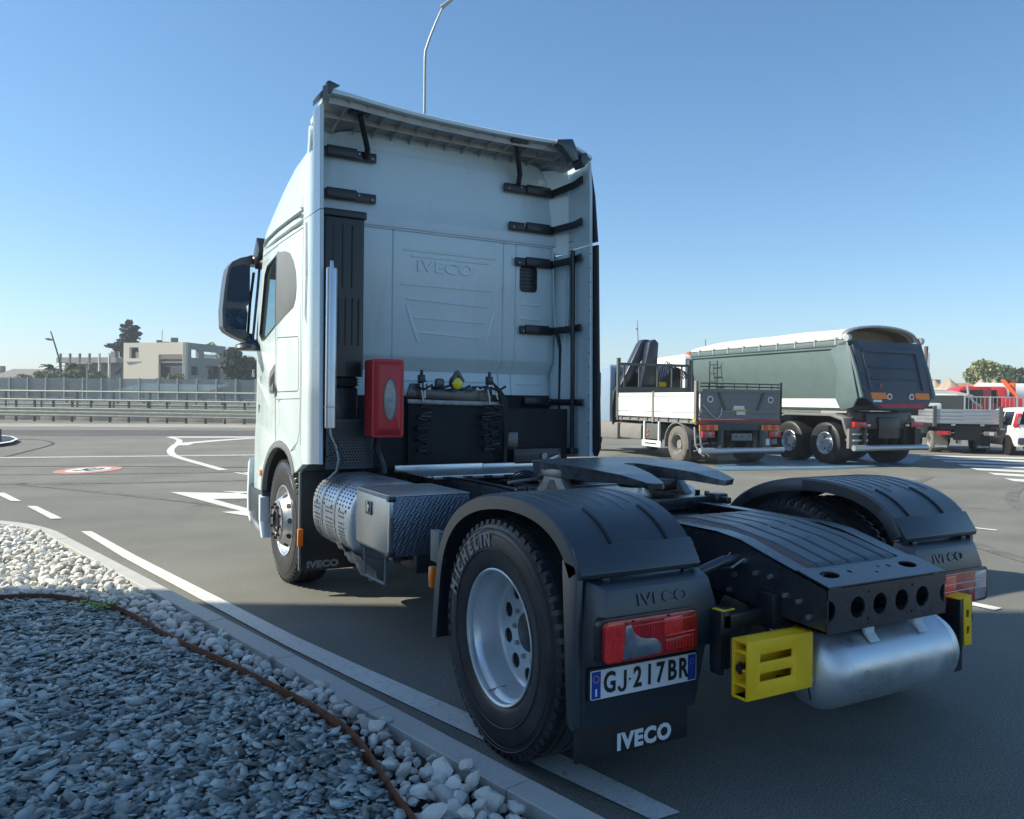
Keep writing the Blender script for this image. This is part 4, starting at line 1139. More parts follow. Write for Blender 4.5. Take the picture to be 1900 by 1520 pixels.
# ---- nose, windscreen, floor, front mask
nose = []
for z, d in ((.40, 5.10), (.75, 5.22), (1.2, 5.24), (1.8, 5.26), (2.1, 5.22)):
    nose.append([(-1.16, d-.22, z), (-.95, d-.05, z), (-.5, d, z), (0, d+.02, z), (.5, d, z), (.95, d-.05, z), (1.16, d-.22, z), (1.16, d-.28, z), (-1.16, d-.28, z)])
MB().loft(nose).build('front_mask', 'white_paint', T)
ws = []
for z, d in ((2.1, 5.22), (2.5, 5.10), (2.92, 4.92)):
    ws.append([(x*1.16, d-.22*abs(x)**3, z) for x in (-1, -.75, -.4, 0, .4, .75, 1)])
MB().loft(ws, closed=False).build('windscreen', 'window_glass', T)
MB().box(-1.18, 1.18, 4.66, 5.02, 2.90, 2.925).box(-1.10, 1.10, 3.50, 4.66, 2.895, 2.92).build('headliner', 'seat_fabric', T)
MB().box(-1.18, 1.18, 3.56, 5.0, 1.42, 1.50).build('cab_floor', 'dark_void', T)
MB().box(-1.15, 1.15, 4.75, 5.02, 1.5, 2.14).build('dashboard', 'black_plastic', T, bevel=.03)
MB().box(-1.17, 1.17, 3.56, 3.60, 1.5, 2.9).build('rear_trim', 'seat_fabric', T)
for s in (-1, 1):
    MB().box(s*.62-.25, s*.62+.25, 4.0, 4.5, 1.75, 1.9).box(s*.62-.24, s*.62+.24, 3.92, 4.05, 1.85, 2.42).box(s*.62-.13, s*.62+.13, 3.93, 4.02, 2.44, 2.62).build('seat', 'seat_fabric', T, bevel=.04)
    MB().prism([(4.40, 2.80), (4.62, 2.80), (4.66, 2.68), (4.40, 2.70)], 'x', s*1.17, s*.55).build('sun_blind', 'dark_void', T)
# ---- exterior visor and grab rail at the windscreen corner
for s in (-1, 1):
    MB().prism([(4.92, 2.80), (5.0, 2.95), (4.86, 3.10), (4.74, 2.96)], 'x', s*1.245, s*1.10).build('sun_visor', 'black_satin', T, bevel=.01)
    MB().tube([(s*1.24, 4.98, 2.78), (s*1.26, 5.04, 2.5), (s*1.27, 5.09, 2.15)], .014, 8).build('grab_rail', 'black_satin', T)
MB().box(-1.15, 1.15, 4.88, 5.12, 2.93, 3.02).build('sun_visor', 'black_satin', T, bevel=.02)
# ---- mirror
def mirror(s):
    m = bpy.data.objects.new('mirror', None); COL.objects.link(m); m.parent = T
    return m
mir = mirror(-1)
MY = 5.00
def mp(u_, v_): return None
# housing outline seen from behind, in x,z at y=MY
ho = [(-1.442, 2.866), (-1.367, 2.909), (-1.275, 2.937), (-1.213, 2.935), (-1.136, 2.927), (-1.135, 2.871), (-1.197, 2.862), (-1.276, 2.858), (-1.277, 2.480), (-1.309, 2.446), (-1.295, 2.384), (-1.307, 2.202), (-1.246, 2.181), (-1.241, 2.126), (-1.306, 2.111), (-1.413, 2.153), (-1.496, 2.200), (-1.523, 2.245), (-1.529, 2.400), (-1.514, 2.572), (-1.497, 2.713), (-1.479, 2.808)]
gl = [(-1.453, 2.811), (-1.336, 2.851), (-1.280, 2.834), (-1.278, 2.495), (-1.317, 2.457), (-1.461, 2.459), (-1.491, 2.480), (-1.485, 2.605), (-1.471, 2.747)]
lo = [(-1.498, 2.414), (-1.457, 2.420), (-1.324, 2.413), (-1.297, 2.368), (-1.311, 2.209), (-1.345, 2.192), (-1.421, 2.200), (-1.489, 2.247), (-1.499, 2.332)]
MB().prism(ho, 'y', MY+.11, MY+.20).prism(ho, 'y', MY-.025, MY+.12, [gl, lo]).build('mirror_housing', 'black_plastic', mir, bevel=.012)
for nm_, o2, tl in (('mirror_glass', gl, .215), ('wide_mirror_glass', lo, .25)):
    zc_ = sum(z for x, z in o2)/len(o2); mm_ = MB().prism(o2, 'y', MY+.045, MY+.055)
    mm_.v = [(x, y-(z-zc_)*tl-(x+1.5)*.16, z) for x, y, z in mm_.v]
    mm_.build(nm_, 'mirror', mir)
MB().tube([(-1.312, 5.03, 2.877), (-1.253, 5.02, 2.908), (-1.197, 4.95, 2.898), (-1.175, 4.75, 2.836)], [.045, .045, .04, .04], 10).build('mirror_arm', 'black_plastic', mir)
MB().tube([(-1.319, 5.04, 2.162), (-1.276, 5, 2.12), (-1.245, 4.95, 2.077), (-1.226, 4.9, 2.049)], [.035, .05, .05, .04], 10).build('mirror_arm', 'black_plastic', mir)
MB().lathe([(0, .05), (.07, .045), (.12, .02), (.13, -.01), (.11, -.03), (0, -.035)], (-1.291, 4.95, 2.049), 'z', 24).build('kerb_mirror', 'black_plastic', mir)
MB().tube([(-1.18, 4.96, 2.969), (-1.199, 5, 2.606), (-1.247, 4.97, 2.12)], .013, 8).build('mirror_bar', 'black_plastic', mir)
# plain right-hand mirror on the far side
mr_ = bpy.data.objects.new('mirror', None); COL.objects.link(mr_); mr_.parent = T
MB().prism([(-x, z) for x, z in ho], 'y', MY-.025, MY+.17).build('mirror_housing', 'black_plastic', mr_, bevel=.012)
MB().tube([(1.28, 5.0, 2.85), (1.45, 5.02, 2.82)], .04, 8).tube([(1.28, 4.95, 2.12), (1.5, 5.02, 2.14)], .04, 8).build('mirror_arm', 'black_plastic', mr_)

# ---- rear wall: pressed steel, with a kink below
rear = bpy.data.objects.new('cab_rear', None); COL.objects.link(rear); rear.parent = T
wprof = [(3.30, 3.005), (3.30, 1.945), (3.312, 1.920), (3.375, 1.83), (3.384, 1.81), (3.355, 1.585)]
def rearz(u_, v_):
    return None
edgesx = [-.93, -.90, -.473, -.465, -.457, .585, .593, .601, .715, .723, .731, 1.06, 1.12, 1.165, 1.19, 1.205]
rg = []
for y, z in wprof:
    row = []
    for x in edgesx:
        dy = 0
        if any(abs(x-c) < .001 for c in (-.465, .593, .723)): dy = .012
        if x > 1.05: dy = {1.06: 0, 1.12: .012, 1.165: .045, 1.19: .09, 1.205: .15}[x]
        zz = z
        row.append((x, y+dy, zz))
    rg.append(row)
MB().loft(rg, closed=False).build('rear_panel', 'white_paint', rear, smooth=30)
MB().box(-1.18, 1.14, 3.43, 3.50, 1.60, 2.9).build('rear_backing', 'dark_void', rear)
# upper wall, belongs to the roof
rg = []
for z, y, hw in ((3.015, 3.292, 1.10), (3.095, 3.292, 1.09), (3.10, 3.296, 1.12), (3.25, 3.30, 1.085), (3.45, 3.303, 1.04), (3.60, 3.307, 1.0), (3.70, 3.315, .94), (3.745, 3.335, .90)):
    rg.append([(-hw-.11, y+.13, z), (-hw-.05, y+.05, z)]+[(x*hw, y+(.02 if abs(x) > .97 else 0), z) for x in (-.985, -.95, -.5, 0, .5, .95, .985)]+[(hw+.05, y+.05, z), (hw+.11, y+.13, z)])
MB().loft(rg, closed=False).build('roof_rear_panel', 'white_paint', rear, smooth=60)
MB().box(-1.20, 1.16, 3.282, 3.31, 3.004, 3.092).build('belt_rail', 'white_plastic', rear, bevel=.006)
MB().box(-.72, 1.10, 3.286, 3.2985, 2.988, 3.002).build('belt_lip', 'white_plastic', rear, bevel=.003)
# pressed ribs: raised lines
def rib(x0, z0, x1, z1, h=.010, w=.022):
    d = Vector((x1-x0, z1-z0)).normalized(); n = Vector((-d.y, d.x))*w/2
    a0, a1 = Vector((x0, z0)), Vector((x1, z1))
    secs = []
    for p, k in ((a0-d*.012, 0), (a0+d*.01, 1), (a1-d*.01, 1), (a1+d*.012, 0)):
        q = p
        secs.append([(q.x+n.x, 3.2995, q.y+n.y), (q.x+n.x*.35, 3.2995-h*k, q.y+n.y*.35), (q.x-n.x*.9, 3.2995-h*k*.9, q.y-n.y*.9), (q.x-n.x, 3.2995, q.y-n.y)])
    MB().loft(secs, closed=False).build('pressed_rib', 'white_paint', rear, smooth=20)
for a in ((-.37, 2.838, .50, 2.833), (-.30, 2.79, .44, 2.787), (-.385, 2.548, .475, 2.548), (-.335, 2.425, .43, 2.402), (-.285, 2.272, .40, 2.258), (-.235, 2.146, .36, 2.122)): rib(*a)
rib(-.33, 2.36, -.225, 2.06, .008, .03); rib(.50, 2.36, .42, 2.06, .006, .03)
rib(.77, 2.455, .98, 2.45); rib(.77, 2.325, .98, 2.32)
text('IVECO', .135, frame((.02, 3.2965, 2.705), (1, 0, 0), (0, 0, 1)), 'white_paint', rear, depth=.009, bold=.003, xs=1.33, spacing=1.06)
# pressed line on the kinked lower part
for x0, x1, z in ((-.62, .46, 1.725), (.78, 1.06, 1.715)):
    MB().box(x0, x1, 3.366, 3.38, z, z+.020).build('pressed_rib', 'white_paint', rear, bevel=.004)
# tab hanging below with its two slots, and the latch
MB().prism([(.54, 1.60), (.53, 1.50), (.55, 1.465), (.73, 1.465), (.745, 1.60)], 'y', 3.335, 3.352).build('latch_tab', 'white_paint', rear, bevel=.003)
MB().box(.535, .74, 3.31, 3.36, 1.44, 1.465).build('latch_foot', 'white_plastic', rear, bevel=.004)
# ventilation grille
vg = bpy.data.objects.new('vent_grille', None); COL.objects.link(vg); vg.parent = rear
MB().prism(rrect(.765, .945, 2.565, 2.80, .035, 5), 'y', 3.290, 3.302).build('vent_frame', 'black_satin', vg, bevel=.004)
for k in range(6): MB().box(.785, .925, 3.283, 3.292, 2.597+.032*k, 2.607+.032*k).build('vent_slat', 'grease', vg, bevel=.002)
# rubber drain hose down the right corner
MB().tube([(1.10, 3.27, 2.96), (1.11, 3.268, 2.6), (1.135, 3.27, 2.22)], .008, 8).build('corner_trim', 'galvanised', rear)
MB().tube([(1.12, 3.25, 2.24), (1.15, 3.24, 2.16), (1.185, 3.25, 2.05), (1.19, 3.26, 1.6), (1.185, 3.26, 1.30), (1.13, 3.22, 1.18), (1.02, 3.15, 1.12)], .017, 8).build('drain_hose', 'hose_black', rear)

# ---- side deflectors
def deflector(s):
    d = bpy.data.objects.new('side_deflector', None); COL.objects.link(d); d.parent = T
    lowz, mid = 1.085, 2.965
    # lower skin, slightly toed in at the rear, thick rolled rear edge
    def skin(z0, z1, yb, yt, nm, m='white_paint', tk=.012, yf=3.22):
        secs = []
        for z, yr in ((z0, yb), ((z0+z1)/2, (yb+yt)/2), (z1, yt)):
            xo = s*1.238
            secs.append([(xo, yf, z), (xo, yr+.06, z), (xo-s*.002, yr+.008, z), (xo-s*.008, yr, z), (xo-s*.024, yr, z), (xo-s*.031, yr+.008, z), (xo-s*.028, yr+.026, z), (xo-s*tk-s*.004, yr+.06, z), (xo-s*tk, yf, z)])
        MB().loft(secs).build(nm, m, d, smooth=28)
    e_ = .042 if s > 0 else 0
    skin(lowz, mid-.004, 2.735+e_, 2.775+e_, 'lower_skin')
    skin(mid+.004, 3.45, 2.778+e_, 2.792+e_, 'upper_skin')
    skin(3.451, 3.74, 2.792+e_, 2.80+e_*1.5, 'upper_skin', yf=2.985 if s < 0 else 3.24)
    if s < 0: MB().hexa([(-1.20, 2.97, 3.44), (-1.18, 2.97, 3.44), (-1.10, 3.40, 3.44), (-1.12, 3.40, 3.44)], [(-1.20, 2.97, 3.74), (-1.18, 2.97, 3.74), (-1.06, 3.40, 3.72), (-1.08, 3.40, 3.72)]).build('inner_skin', 'white_plastic', d)
    # side corner towards the roof: closes on the roof spoiler
    # foot curve
    MB().prism([(3.22, 1.05), (3.22, 1.15), (2.78, 1.12), (2.76, 1.085)], 'x', s*1.236, s*1.225).build('skirt_edge', 'white_paint', d)
    # black rear flap on the outside
    if s > 0:
        MB().prism([(2.88, 2.955), (2.765, 2.955), (2.725, 1.9), (2.690, 1.16), (2.74, 1.085), (2.85, 1.10)], 'x', 1.241, 1.262).build('rubber_flap', 'rubber', d)
        MB().prism([(3.05, 3.80), (2.93, 3.77), (2.83, 3.40), (2.775, 2.985), (2.90, 2.985), (2.98, 3.4)], 'x', 1.241, 1.262).build('rubber_flap', 'rubber', d)
        for k in range(14):
            z = 1.25+.125*k; MB().cyl((1.198, 2.80, z), (1.192, 2.80, z), .007, 6).build('rivet', 'bare_steel', d)
    MB().hexa([(s*1.08, 3.36, 2.94), (s*1.232, 3.19, 2.94), (s*1.232, 3.24, 2.94), (s*1.08, 3.60, 2.94)], [(s*.96, 3.36, 3.70), (s*1.20, 3.19, 3.70), (s*1.20, 3.24, 3.70), (s*.96, 3.60, 3.66)]).build('filler_panel', 'white_paint', d)
    return d
DL, DR = deflector(-1), deflector(1)
# inner tube frame of the right deflector, with straps back to the cab wall
fr = bpy.data.objects.new('deflector_frame', None); COL.objects.link(fr); fr.parent = T
MB().tube([(1.155, 3.02, 2.93), (1.155, 3.0, 2.0), (1.155, 2.99, 1.16), (1.165, 3.02, 1.10)], .021, 12).build('upright_tube', 'black_satin', fr)
MB().box(1.12, 1.20, 2.96, 3.04, 1.09, 1.15).build('tube_foot', 'black_satin', fr, bevel=.008)
def strap(x0, z0, x1, z1, yb, side, h=.075, nm='strap'):
    """flat bar on the cab wall from x0 to the corner, then along the deflector to y=yb"""
    g_ = bpy.data.objects.new('bracket', None); COL.objects.link(g_); g_.parent = fr
    cxx = side*1.10
    MB().hexa([(min(x0, cxx), 3.255, z0-h/2), (max(x0, cxx), 3.255, z0-h/2), (max(x0, cxx), 3.285, z0-h/2), (min(x0, cxx), 3.285, z0-h/2)],
              [(min(x0, cxx), 3.255, z0+h/2), (max(x0, cxx), 3.255, z0+h/2), (max(x0, cxx), 3.285, z0+h/2), (min(x0, cxx), 3.285, z0+h/2)]).build('strap', 'black_satin', g_, bevel=.006)
    MB().box(min(cxx-side*.30, cxx-side*.05), max(cxx-side*.30, cxx-side*.05), 3.235, 3.262, z0-h*.40, z0+h*.62).build('clamp_plate', 'black_satin', g_, bevel=.006)
    rg = []
    for t in [i/8 for i in range(9)]:
        y = 3.27+(yb-3.27)*t; x = side*(1.09+.105*min(1, t*1.5)); z = z0+(z1-z0)*t
        rg.append([(x-side*.022, y, z-h*.42), (x, y, z-h*.42), (x, y, z+h*.42), (x-side*.022, y, z+h*.42)])
    MB().loft(rg).build('strap', 'black_satin', g_, bevel=.003)
    for k in range(4):
        t = .08+.24*k; xb = x0+(cxx-x0)*t
        MB().cyl((xb, 3.252, z0+(.012 if k % 2 else -.012)), (xb, 3.245, z0+(.012 if k % 2 else -.012)), .010, 8).build('bolt', 'bare_steel', g_)
for z0, z1, x0 in ((3.485, 3.56, .575), (3.145, 3.185, .63), (2.83, 2.865, .70), (2.215, 2.235, .755)):
    strap(x0, z0, 1.2, z1, 2.93, 1)
strap(.98, 1.56, 1.2, 1.56, 2.88, 1, .07)
for z0, z1 in ((3.545, 3.465), (3.21, 3.14)):
    strap(-.63, z0, -1.2, z1, 2.93, -1)
# uprights that hold the roof spoiler
for x0, x1, zt in ((-.72, -.86, 3.80), (.71, .555, 3.80)):
    rg = [[(x-.022, y-.012, z), (x+.022, y-.012, z), (x+.022, y+.012, z), (x-.022, y+.012, z)] for x, y, z in ((x0, 3.25, 3.52), (x0*.98+x1*.02, 3.22, 3.60), (x1, 3.02, zt))]
    MB().loft(rg).build('upright', 'black_satin', fr, bevel=.004)
    boxo('upright_head', 'black_satin', fr, x1-.08, x1+.08, 2.95, 3.06, zt-.01, zt+.018, .006)

# ---- roof spoiler: curved in plan, ribbed underneath
def lipy(x): return 2.80+.17*(1-(x/1.19)**2)
def ztop(x): return 3.872 + (.012 if x < 0 else -.03)*abs(x) - .0*(1-x*x)
sp = bpy.data.objects.new('roof_spoiler', None); COL.objects.link(sp); sp.parent = T
def under(x, t):
    k = min(1, max(0, (abs(x)-.9)/.29)); drop = (.02 if x < 0 else .10)*k*k; yl = lipy(x)+.01; zt = ztop(x)-drop-.036
    y = yl+(3.33-yl)*t; z = zt+(3.765-drop*.9-.006-zt)*t; return y, z
N = 40
rg = []
for i in range(N+1):
    x = -1.19+2.38*i/N; k = min(1, max(0, (abs(x)-.9)/.29)); drop = (.02 if x < 0 else .10)*k*k
    yl = lipy(x); zt = ztop(x)-drop
    zb = 3.765-drop*.9
    rg.append([(x, yl, zt), (x, yl-.012, zt-.010), (x, yl-.010, zt-.034), (x, yl+.004, zt-.036), (x*.97, 3.36, zb-.006), (x*.88, 3.62, zb-.06), (x*.88, 3.62, zb-.02), (x*.97, 3.36, zb+.045)])
MB().loft(rg).build('spoiler_skin', 'white_paint', sp, smooth=40)
MB().loft([[(x*.985, y, z) for x, y, z in [(x_, under(x_, t)[0], under(x_, t)[1]-.001) for x_ in [-1.17+2.34*i/40 for i in range(41)]]] for t in (.03, .5, .99)], closed=False).build('underside_skin', 'underside', sp)
# stiffening ribs under it: egg-crate
for i in range(1, 14):
    x = -1.15+2.30*i/14
    (ya, za), (yb, zb) = under(x, .01), under(x, 1)
    MB().prism([(ya, za+.002), (yb, zb+.002), (yb, zb-.045), (ya+.05, za-.045)], 'x', x-.003, x+.003).build('stiffening_rib', 'underside', sp)
for t in (.10, .52):
    rg = []
    for i in range(N+1):
        x = -1.15+2.30*i/N; y, z = under(x, t); rg.append([(x, y-.003, z+.002), (x, y+.003, z+.002), (x, y+.003, z-.045), (x, y-.003, z-.045)])
    MB().loft(rg).build('stiffening_rib', 'underside', sp)
# black rubber ends
MB().prism([(-1.221, 3.757), (-1.222, 3.868), (-1.186, 3.887), (-1.185, 3.796)], 'y', 2.775, 2.80).build('end_cap', 'grey_plastic', sp, bevel=.003)
MB().prism([(-1.189, 3.827), (-1.19, 3.914), (-1.17, 3.922), (-1.088, 3.9), (-1.137, 3.873), (-1.153, 3.834)], 'y', 2.79, 2.84).build('end_cap', 'black_plastic', sp, bevel=.004)
MB().prism([(-1.243, 3.77), (-1.244, 3.81), (-1.22, 3.847), (-1.179, 3.88), (-1.182, 3.838)], 'y', 2.80, 2.98).build('end_cap', 'grey_plastic', sp, bevel=.003)
MB().prism([(0.817, 3.778), (0.816, 3.815), (0.977, 3.846), (1.018, 3.774), (1.042, 3.679), (0.98, 3.651), (0.923, 3.716), (0.867, 3.768)], 'y', 2.775, 2.86).build('end_cap', 'black_plastic', sp, bevel=.006)
MB().prism([(1.081, 3.683), (1.086, 3.731), (1.132, 3.762), (1.172, 3.735), (1.168, 3.682), (1.122, 3.628)], 'y', 2.80, 2.95).build('end_cap', 'black_plastic', sp, bevel=.008)

# ---- air intake duct on the left corner
du = bpy.data.objects.new('air_intake', None); COL.objects.link(du); du.parent = T
MB().prism(rrect(-1.17, -.835, 2.93, 3.26, .03, 3), 'z', 1.74, 2.955).build('duct_shell', 'black_satin', du, smooth=35)
MB().prism(rrect(-1.18, -.825, 2.90, 3.27, .03, 3), 'z', 2.955, 3.01).build('duct_cap', 'black_satin', du, bevel=.008)
for x in (-1.085, -1.01, -.935): MB().box(x-.005, x+.005, 2.921, 2.932, 2.42, 2.90).build('duct_rib', 'grease', du)
for x in (-1.04, -.985, -.93, -.88): MB().box(x-.005, x+.005, 2.921, 2.932, 1.98, 2.34).build('duct_rib', 'grease', du)
MB().box(-1.15, -.87, 2.96, 3.24, 1.66, 1.74).build('duct_bellows', 'rubber', du, bevel=.02)
for k in range(3): MB().box(-1.155, -.865, 2.953, 3.245, 1.672+.022*k, 1.680+.022*k).build('bellows_fold', 'rubber', du, bevel=.003)
MB().box(-1.14, -.86, 2.98, 3.25, 1.22, 1.66).build('filter_box', 'black_satin', du, bevel=.02)
MB().box(-1.0, -.995, 2.968, 2.98, 1.46, 1.66).build('box_rib', 'black_plastic', du)
# perforated mesh panel under the box
hs = [circle(-1.10+.024*i+(.012 if j % 2 else 0), 1.05+.022*j, .007, 6) for i in range(14) for j in range(16)]
MB().prism([(-1.13, 1.03), (-.75, 1.03), (-.75, 1.41), (-1.13, 1.41)], 'y', 2.93, 2.935, hs).build('mesh_panel', 'black_plastic', du, smooth=None)
# ---- polished vertical vent pipe
vp = bpy.data.objects.new('vent_pipe', None); COL.objects.link(vp); vp.parent = T
MB().lathe([(0, 1.352), (.038, 1.352), (.041, 1.356), (.041, 2.515), (.039, 2.522), (.036, 2.526), (.0, 2.526)], (-1.168, 2.70, 0), 'z', 36).build('pipe', 'aluminium', vp, smooth=30)
MB().lathe([(.014, 2.52), (.014, 2.575), (.012, 2.578), (0, 2.578)], (-1.168, 2.70, 0), 'z', 20).build('pipe_tip', 'aluminium', vp)
MB().cyl((-1.168, 2.70, 1.50), (-1.168, 2.70, 1.515), .043, 28).tube([(-1.17, 2.72, 1.507), (-1.20, 2.78, 1.507), (-1.225, 2.82, 1.507)], .008, 6).build('pipe_clamp', 'galvanised', vp)
MB().tube([(-1.168, 2.70, 1.352), (-1.165, 2.70, 1.30), (-1.12, 2.72, 1.22), (-1.09, 2.74, 1.12), (-1.10, 2.76, 1.03), (-1.15, 2.80, .97)], .008, 8).build('drain_line', 'galvanised', vp)
MB().tube([(-1.22, 2.80, 1.33), (-1.15, 2.72, 1.30), (-1.09, 2.68, 1.20), (-1.08, 2.68, 1.08), (-1.13, 2.72, .99)], .004, 6).tube([(-1.22, 2.80, 1.10), (-1.13, 2.75, 1.16), (-1.09, 2.72, 1.19)], .004, 6).build('cable', 'black_satin', vp)

# ---- red extinguisher box
ex = bpy.data.objects.new('extinguisher_box', None); COL.objects.link(ex); ex.parent = T
ex['label'] = 'red box with an oval grey window fixed to the cab back'
MB().prism(rrect(-.868, -.622, 1.285, 1.868, .022, 4), 'y', 2.655, 2.82).build('case', 'red_plastic', ex, bevel=.006)
MB().prism(rrect(-.872, -.618, 1.281, 1.872, .024, 4), 'y', 2.640, 2.660).build('rim_flange', 'red_plastic', ex, bevel=.003)
s0 = rrect(-.858, -.632, 1.297, 1.856, .018, 4); s1 = rrect(-.828, -.662, 1.345, 1.825, .012, 4)
MB().loft([[(x, 2.641, z) for x, z in s0], [(x, 2.598, z) for x, z in s1]]).build('lid', 'red_plastic', ex, bevel=.005, smooth=30)
MB().prism(circle(-.745, 1.568, .053, 32, .155), 'y', 2.590, 2.60, [circle(-.745, 1.568, .046, 32, .147)]).build('window_bezel', 'grey_plastic', ex)
MB().prism(circle(-.745, 1.568, .046, 32, .147), 'y', 2.594, 2.60).build('window', 'clear_lens', ex)
MB().cyl((-.745, 2.594, 1.56), (-.745, 2.590, 1.56), .004, 8).build('screw', 'dark_void', ex)
for z in (1.72, 1.76, 1.36, 1.40):
    MB().box(-.752, -.738, 2.594, 2.60, z, z+.012).build('embossed_mark', 'red_plastic', ex)
MB().tube([(-.745, 2.80, 1.3), (-.76, 2.84, 1.2), (-.70, 2.84, 1.05), (-.72, 2.8, .98)], .03, 10).build('box_stand', 'black_satin', ex)

# ---- dark bulkhead behind, with hose rack, lamp and coiled hoses
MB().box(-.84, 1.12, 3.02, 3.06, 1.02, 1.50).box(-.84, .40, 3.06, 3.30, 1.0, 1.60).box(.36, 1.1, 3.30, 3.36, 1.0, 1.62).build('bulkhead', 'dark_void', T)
rk = bpy.data.objects.new('hose_rack', None); COL.objects.link(rk); rk.parent = T
MB().prism([(-.455, 1.585), (.345, 1.545), (.33, 1.685), (.18, 1.69), (-.10, 1.66), (-.30, 1.70), (-.42, 1.70)], 'y', 2.99, 3.02).build('rack_plate', 'chassis_paint', rk, bevel=.006)
MB().box(-.49, .36, 2.955, 2.985, 1.525, 1.565, Matrix.Rotation(R(1.2), 4, 'Y')).build('rack_bar', 'bare_steel', rk, bevel=.008)
boxo('back_plate', 'dark_void', rk, -.445, .335, 2.975, 2.985, 1.04, 1.54, .004)
boxo('fuse_box', 'black_plastic', rk, -.22, -.14, 2.93, 2.98, 1.665, 1.745, .02)
lamp = bpy.data.objects.new('work_lamp', None); COL.objects.link(lamp); lamp.parent = rk
MB().lathe([(0, -.01), (.03, -.012), (.055, -.005), (.062, .01), (.062, .02), (.055, .05), (.03, .075), (0, .08)], (-.045, 2.90, 1.715), 'y', 28).build('lamp_body', 'black_plastic', lamp)
MB().prism([(-.10, 1.73), (-.06, 1.80), (-.045, 1.815), (-.025, 1.80), (.02, 1.73), (.0, 1.71), (-.045, 1.77), (-.09, 1.71)], 'y', 2.885, 2.93).build('lamp_hood', 'black_plastic', lamp, bevel=.005)
MB().lathe([(0, -.006), (.03, -.004), (.046, .004), (.048, .01)], (-.045, 2.884, 1.705), 'y', 28).build('lamp_lens', 'yellow_lamp', lamp)
random.seed(12)
def coil(cx, cy, z0, z1, r_, n, wob):
    pts = []; tot = n*14
    for i in range(tot+1):
        t = i/tot; a = 2*PI*n*t; k = 1+.25*math.sin(7*t+wob)
        pts.append((cx+r_*k*math.cos(a)+.02*math.sin(t*5+wob), cy+r_*.8*math.sin(a), z0+(z1-z0)*t+.012*math.sin(a*.5)))
    return pts
for cx_, nm in ((-.345, 'left'), (.245, 'right'), (.30, 'right2')):
    MB().tube(coil(cx_, 2.90-(.03 if nm == 'right2' else 0), 1.12 if nm != 'right2' else 1.17, 1.53, .052 if nm != 'right2' else .045, 9, cx_*9), .0075, 6).build('coiled_hose', 'hose_black', rk)
for a in ((-.36, 1.70, -.34, 1.56), (-.33, 1.74, -.325, 1.58), (.255, 1.66, .27, 1.53), (.30, 1.69, .345, 1.58)):
    MB().tube([(a[0], 2.93, a[1]), ((a[0]+a[2])/2, 2.915, (a[1]+a[3])/2), (a[2], 2.92, a[3])], .008, 8).build('spring_guard', 'galvanised', rk)
for cx_ in (-.345, .275):
    MB().box(cx_-.025, cx_+.025, 2.92, 2.97, 1.70, 1.77).cyl((cx_, 2.94, 1.76), (cx_, 2.94, 1.81), .014, 10).cyl((cx_-.03, 2.93, 1.72), (cx_+.03, 2.93, 1.72), .016, 10).build('hose_coupling', 'black_satin', rk, bevel=.004)
MB().box(-.30, -.275, 2.915, 2.93, 1.65, 1.71).box(.135, .20, 2.90, 2.915, 1.655, 1.675).build('tag_label', 'plate_white', rk)
for k in range(5):
    x0 = -.40+.17*k
    MB().tube([(x0, 2.93, 1.68), (x0+.06, 2.90, 1.65+.02*(k % 2)), (x0+.14, 2.92, 1.69)], .010, 8).build('rack_hose', 'hose_black', rk)
for k in range(6):
    MB().tube([(.31+.012*k, 2.94, 1.72-.01*k), (.39+.010*k, 2.93, 1.58), (.43+.006*k, 2.94, 1.30), (.435+.004*k, 2.96, 1.03)], .008, 6).build('down_hose', 'hose_black', rk)
# loop of cables by the latch tab and the box with the round cap
for k in range(5):
    r_ = .07+.014*k
    pts = [(.60+r_*math.cos(t)*1.0, 3.20-.01*k, 1.40+.02*k-r_*.9*math.sin(t)*.9) for t in [PI*i/12*1.2 for i in range(13)]]
    MB().tube(pts, .009, 6).build('cable_loop', 'hose_black', rk)
boxo('electric_box', 'chassis_paint', rk, .46, .60, 3.0, 3.04, 1.13, 1.30, .01)
boxo('battery_box', 'black_satin', rk, .50, .98, 2.90, 3.02, 1.02, 1.16, .01)
MB().cyl((.80, 2.895, 1.09), (.80, 2.885, 1.09), .03, 20).build('cap', 'bare_steel', rk)

# ---- catwalk
cw = bpy.data.objects.new('catwalk', None); COL.objects.link(cw); cw.parent = T
MB().box(-.56, .86, 2.30, 2.90, 1.000, 1.012).build('tread', 'tread_plate', cw)
MB().box(-.58, .20, 2.90, 2.925, .99, 1.045).build('rear_lip', 'aluminium', cw, bevel=.003)
MB().box(.205, .88, 2.90, 2.925, .985, 1.040).build('rear_lip', 'aluminium', cw, bevel=.003)
MB().box(-.52, .86, 2.28, 2.30, .985, 1.014).build('front_lip', 'aluminium', cw, bevel=.002)
for k in range(7): MB().box(-.45+.17*k, -.38+.17*k, 2.272, 2.282, .99, 1.006).build('notch', 'dark_void', cw)
MB().tube([(.80, 2.9, 1.03), (.86, 2.85, 1.07), (.90, 2.80, 1.10)], .02, 8).build('step_end', 'aluminium', cw)

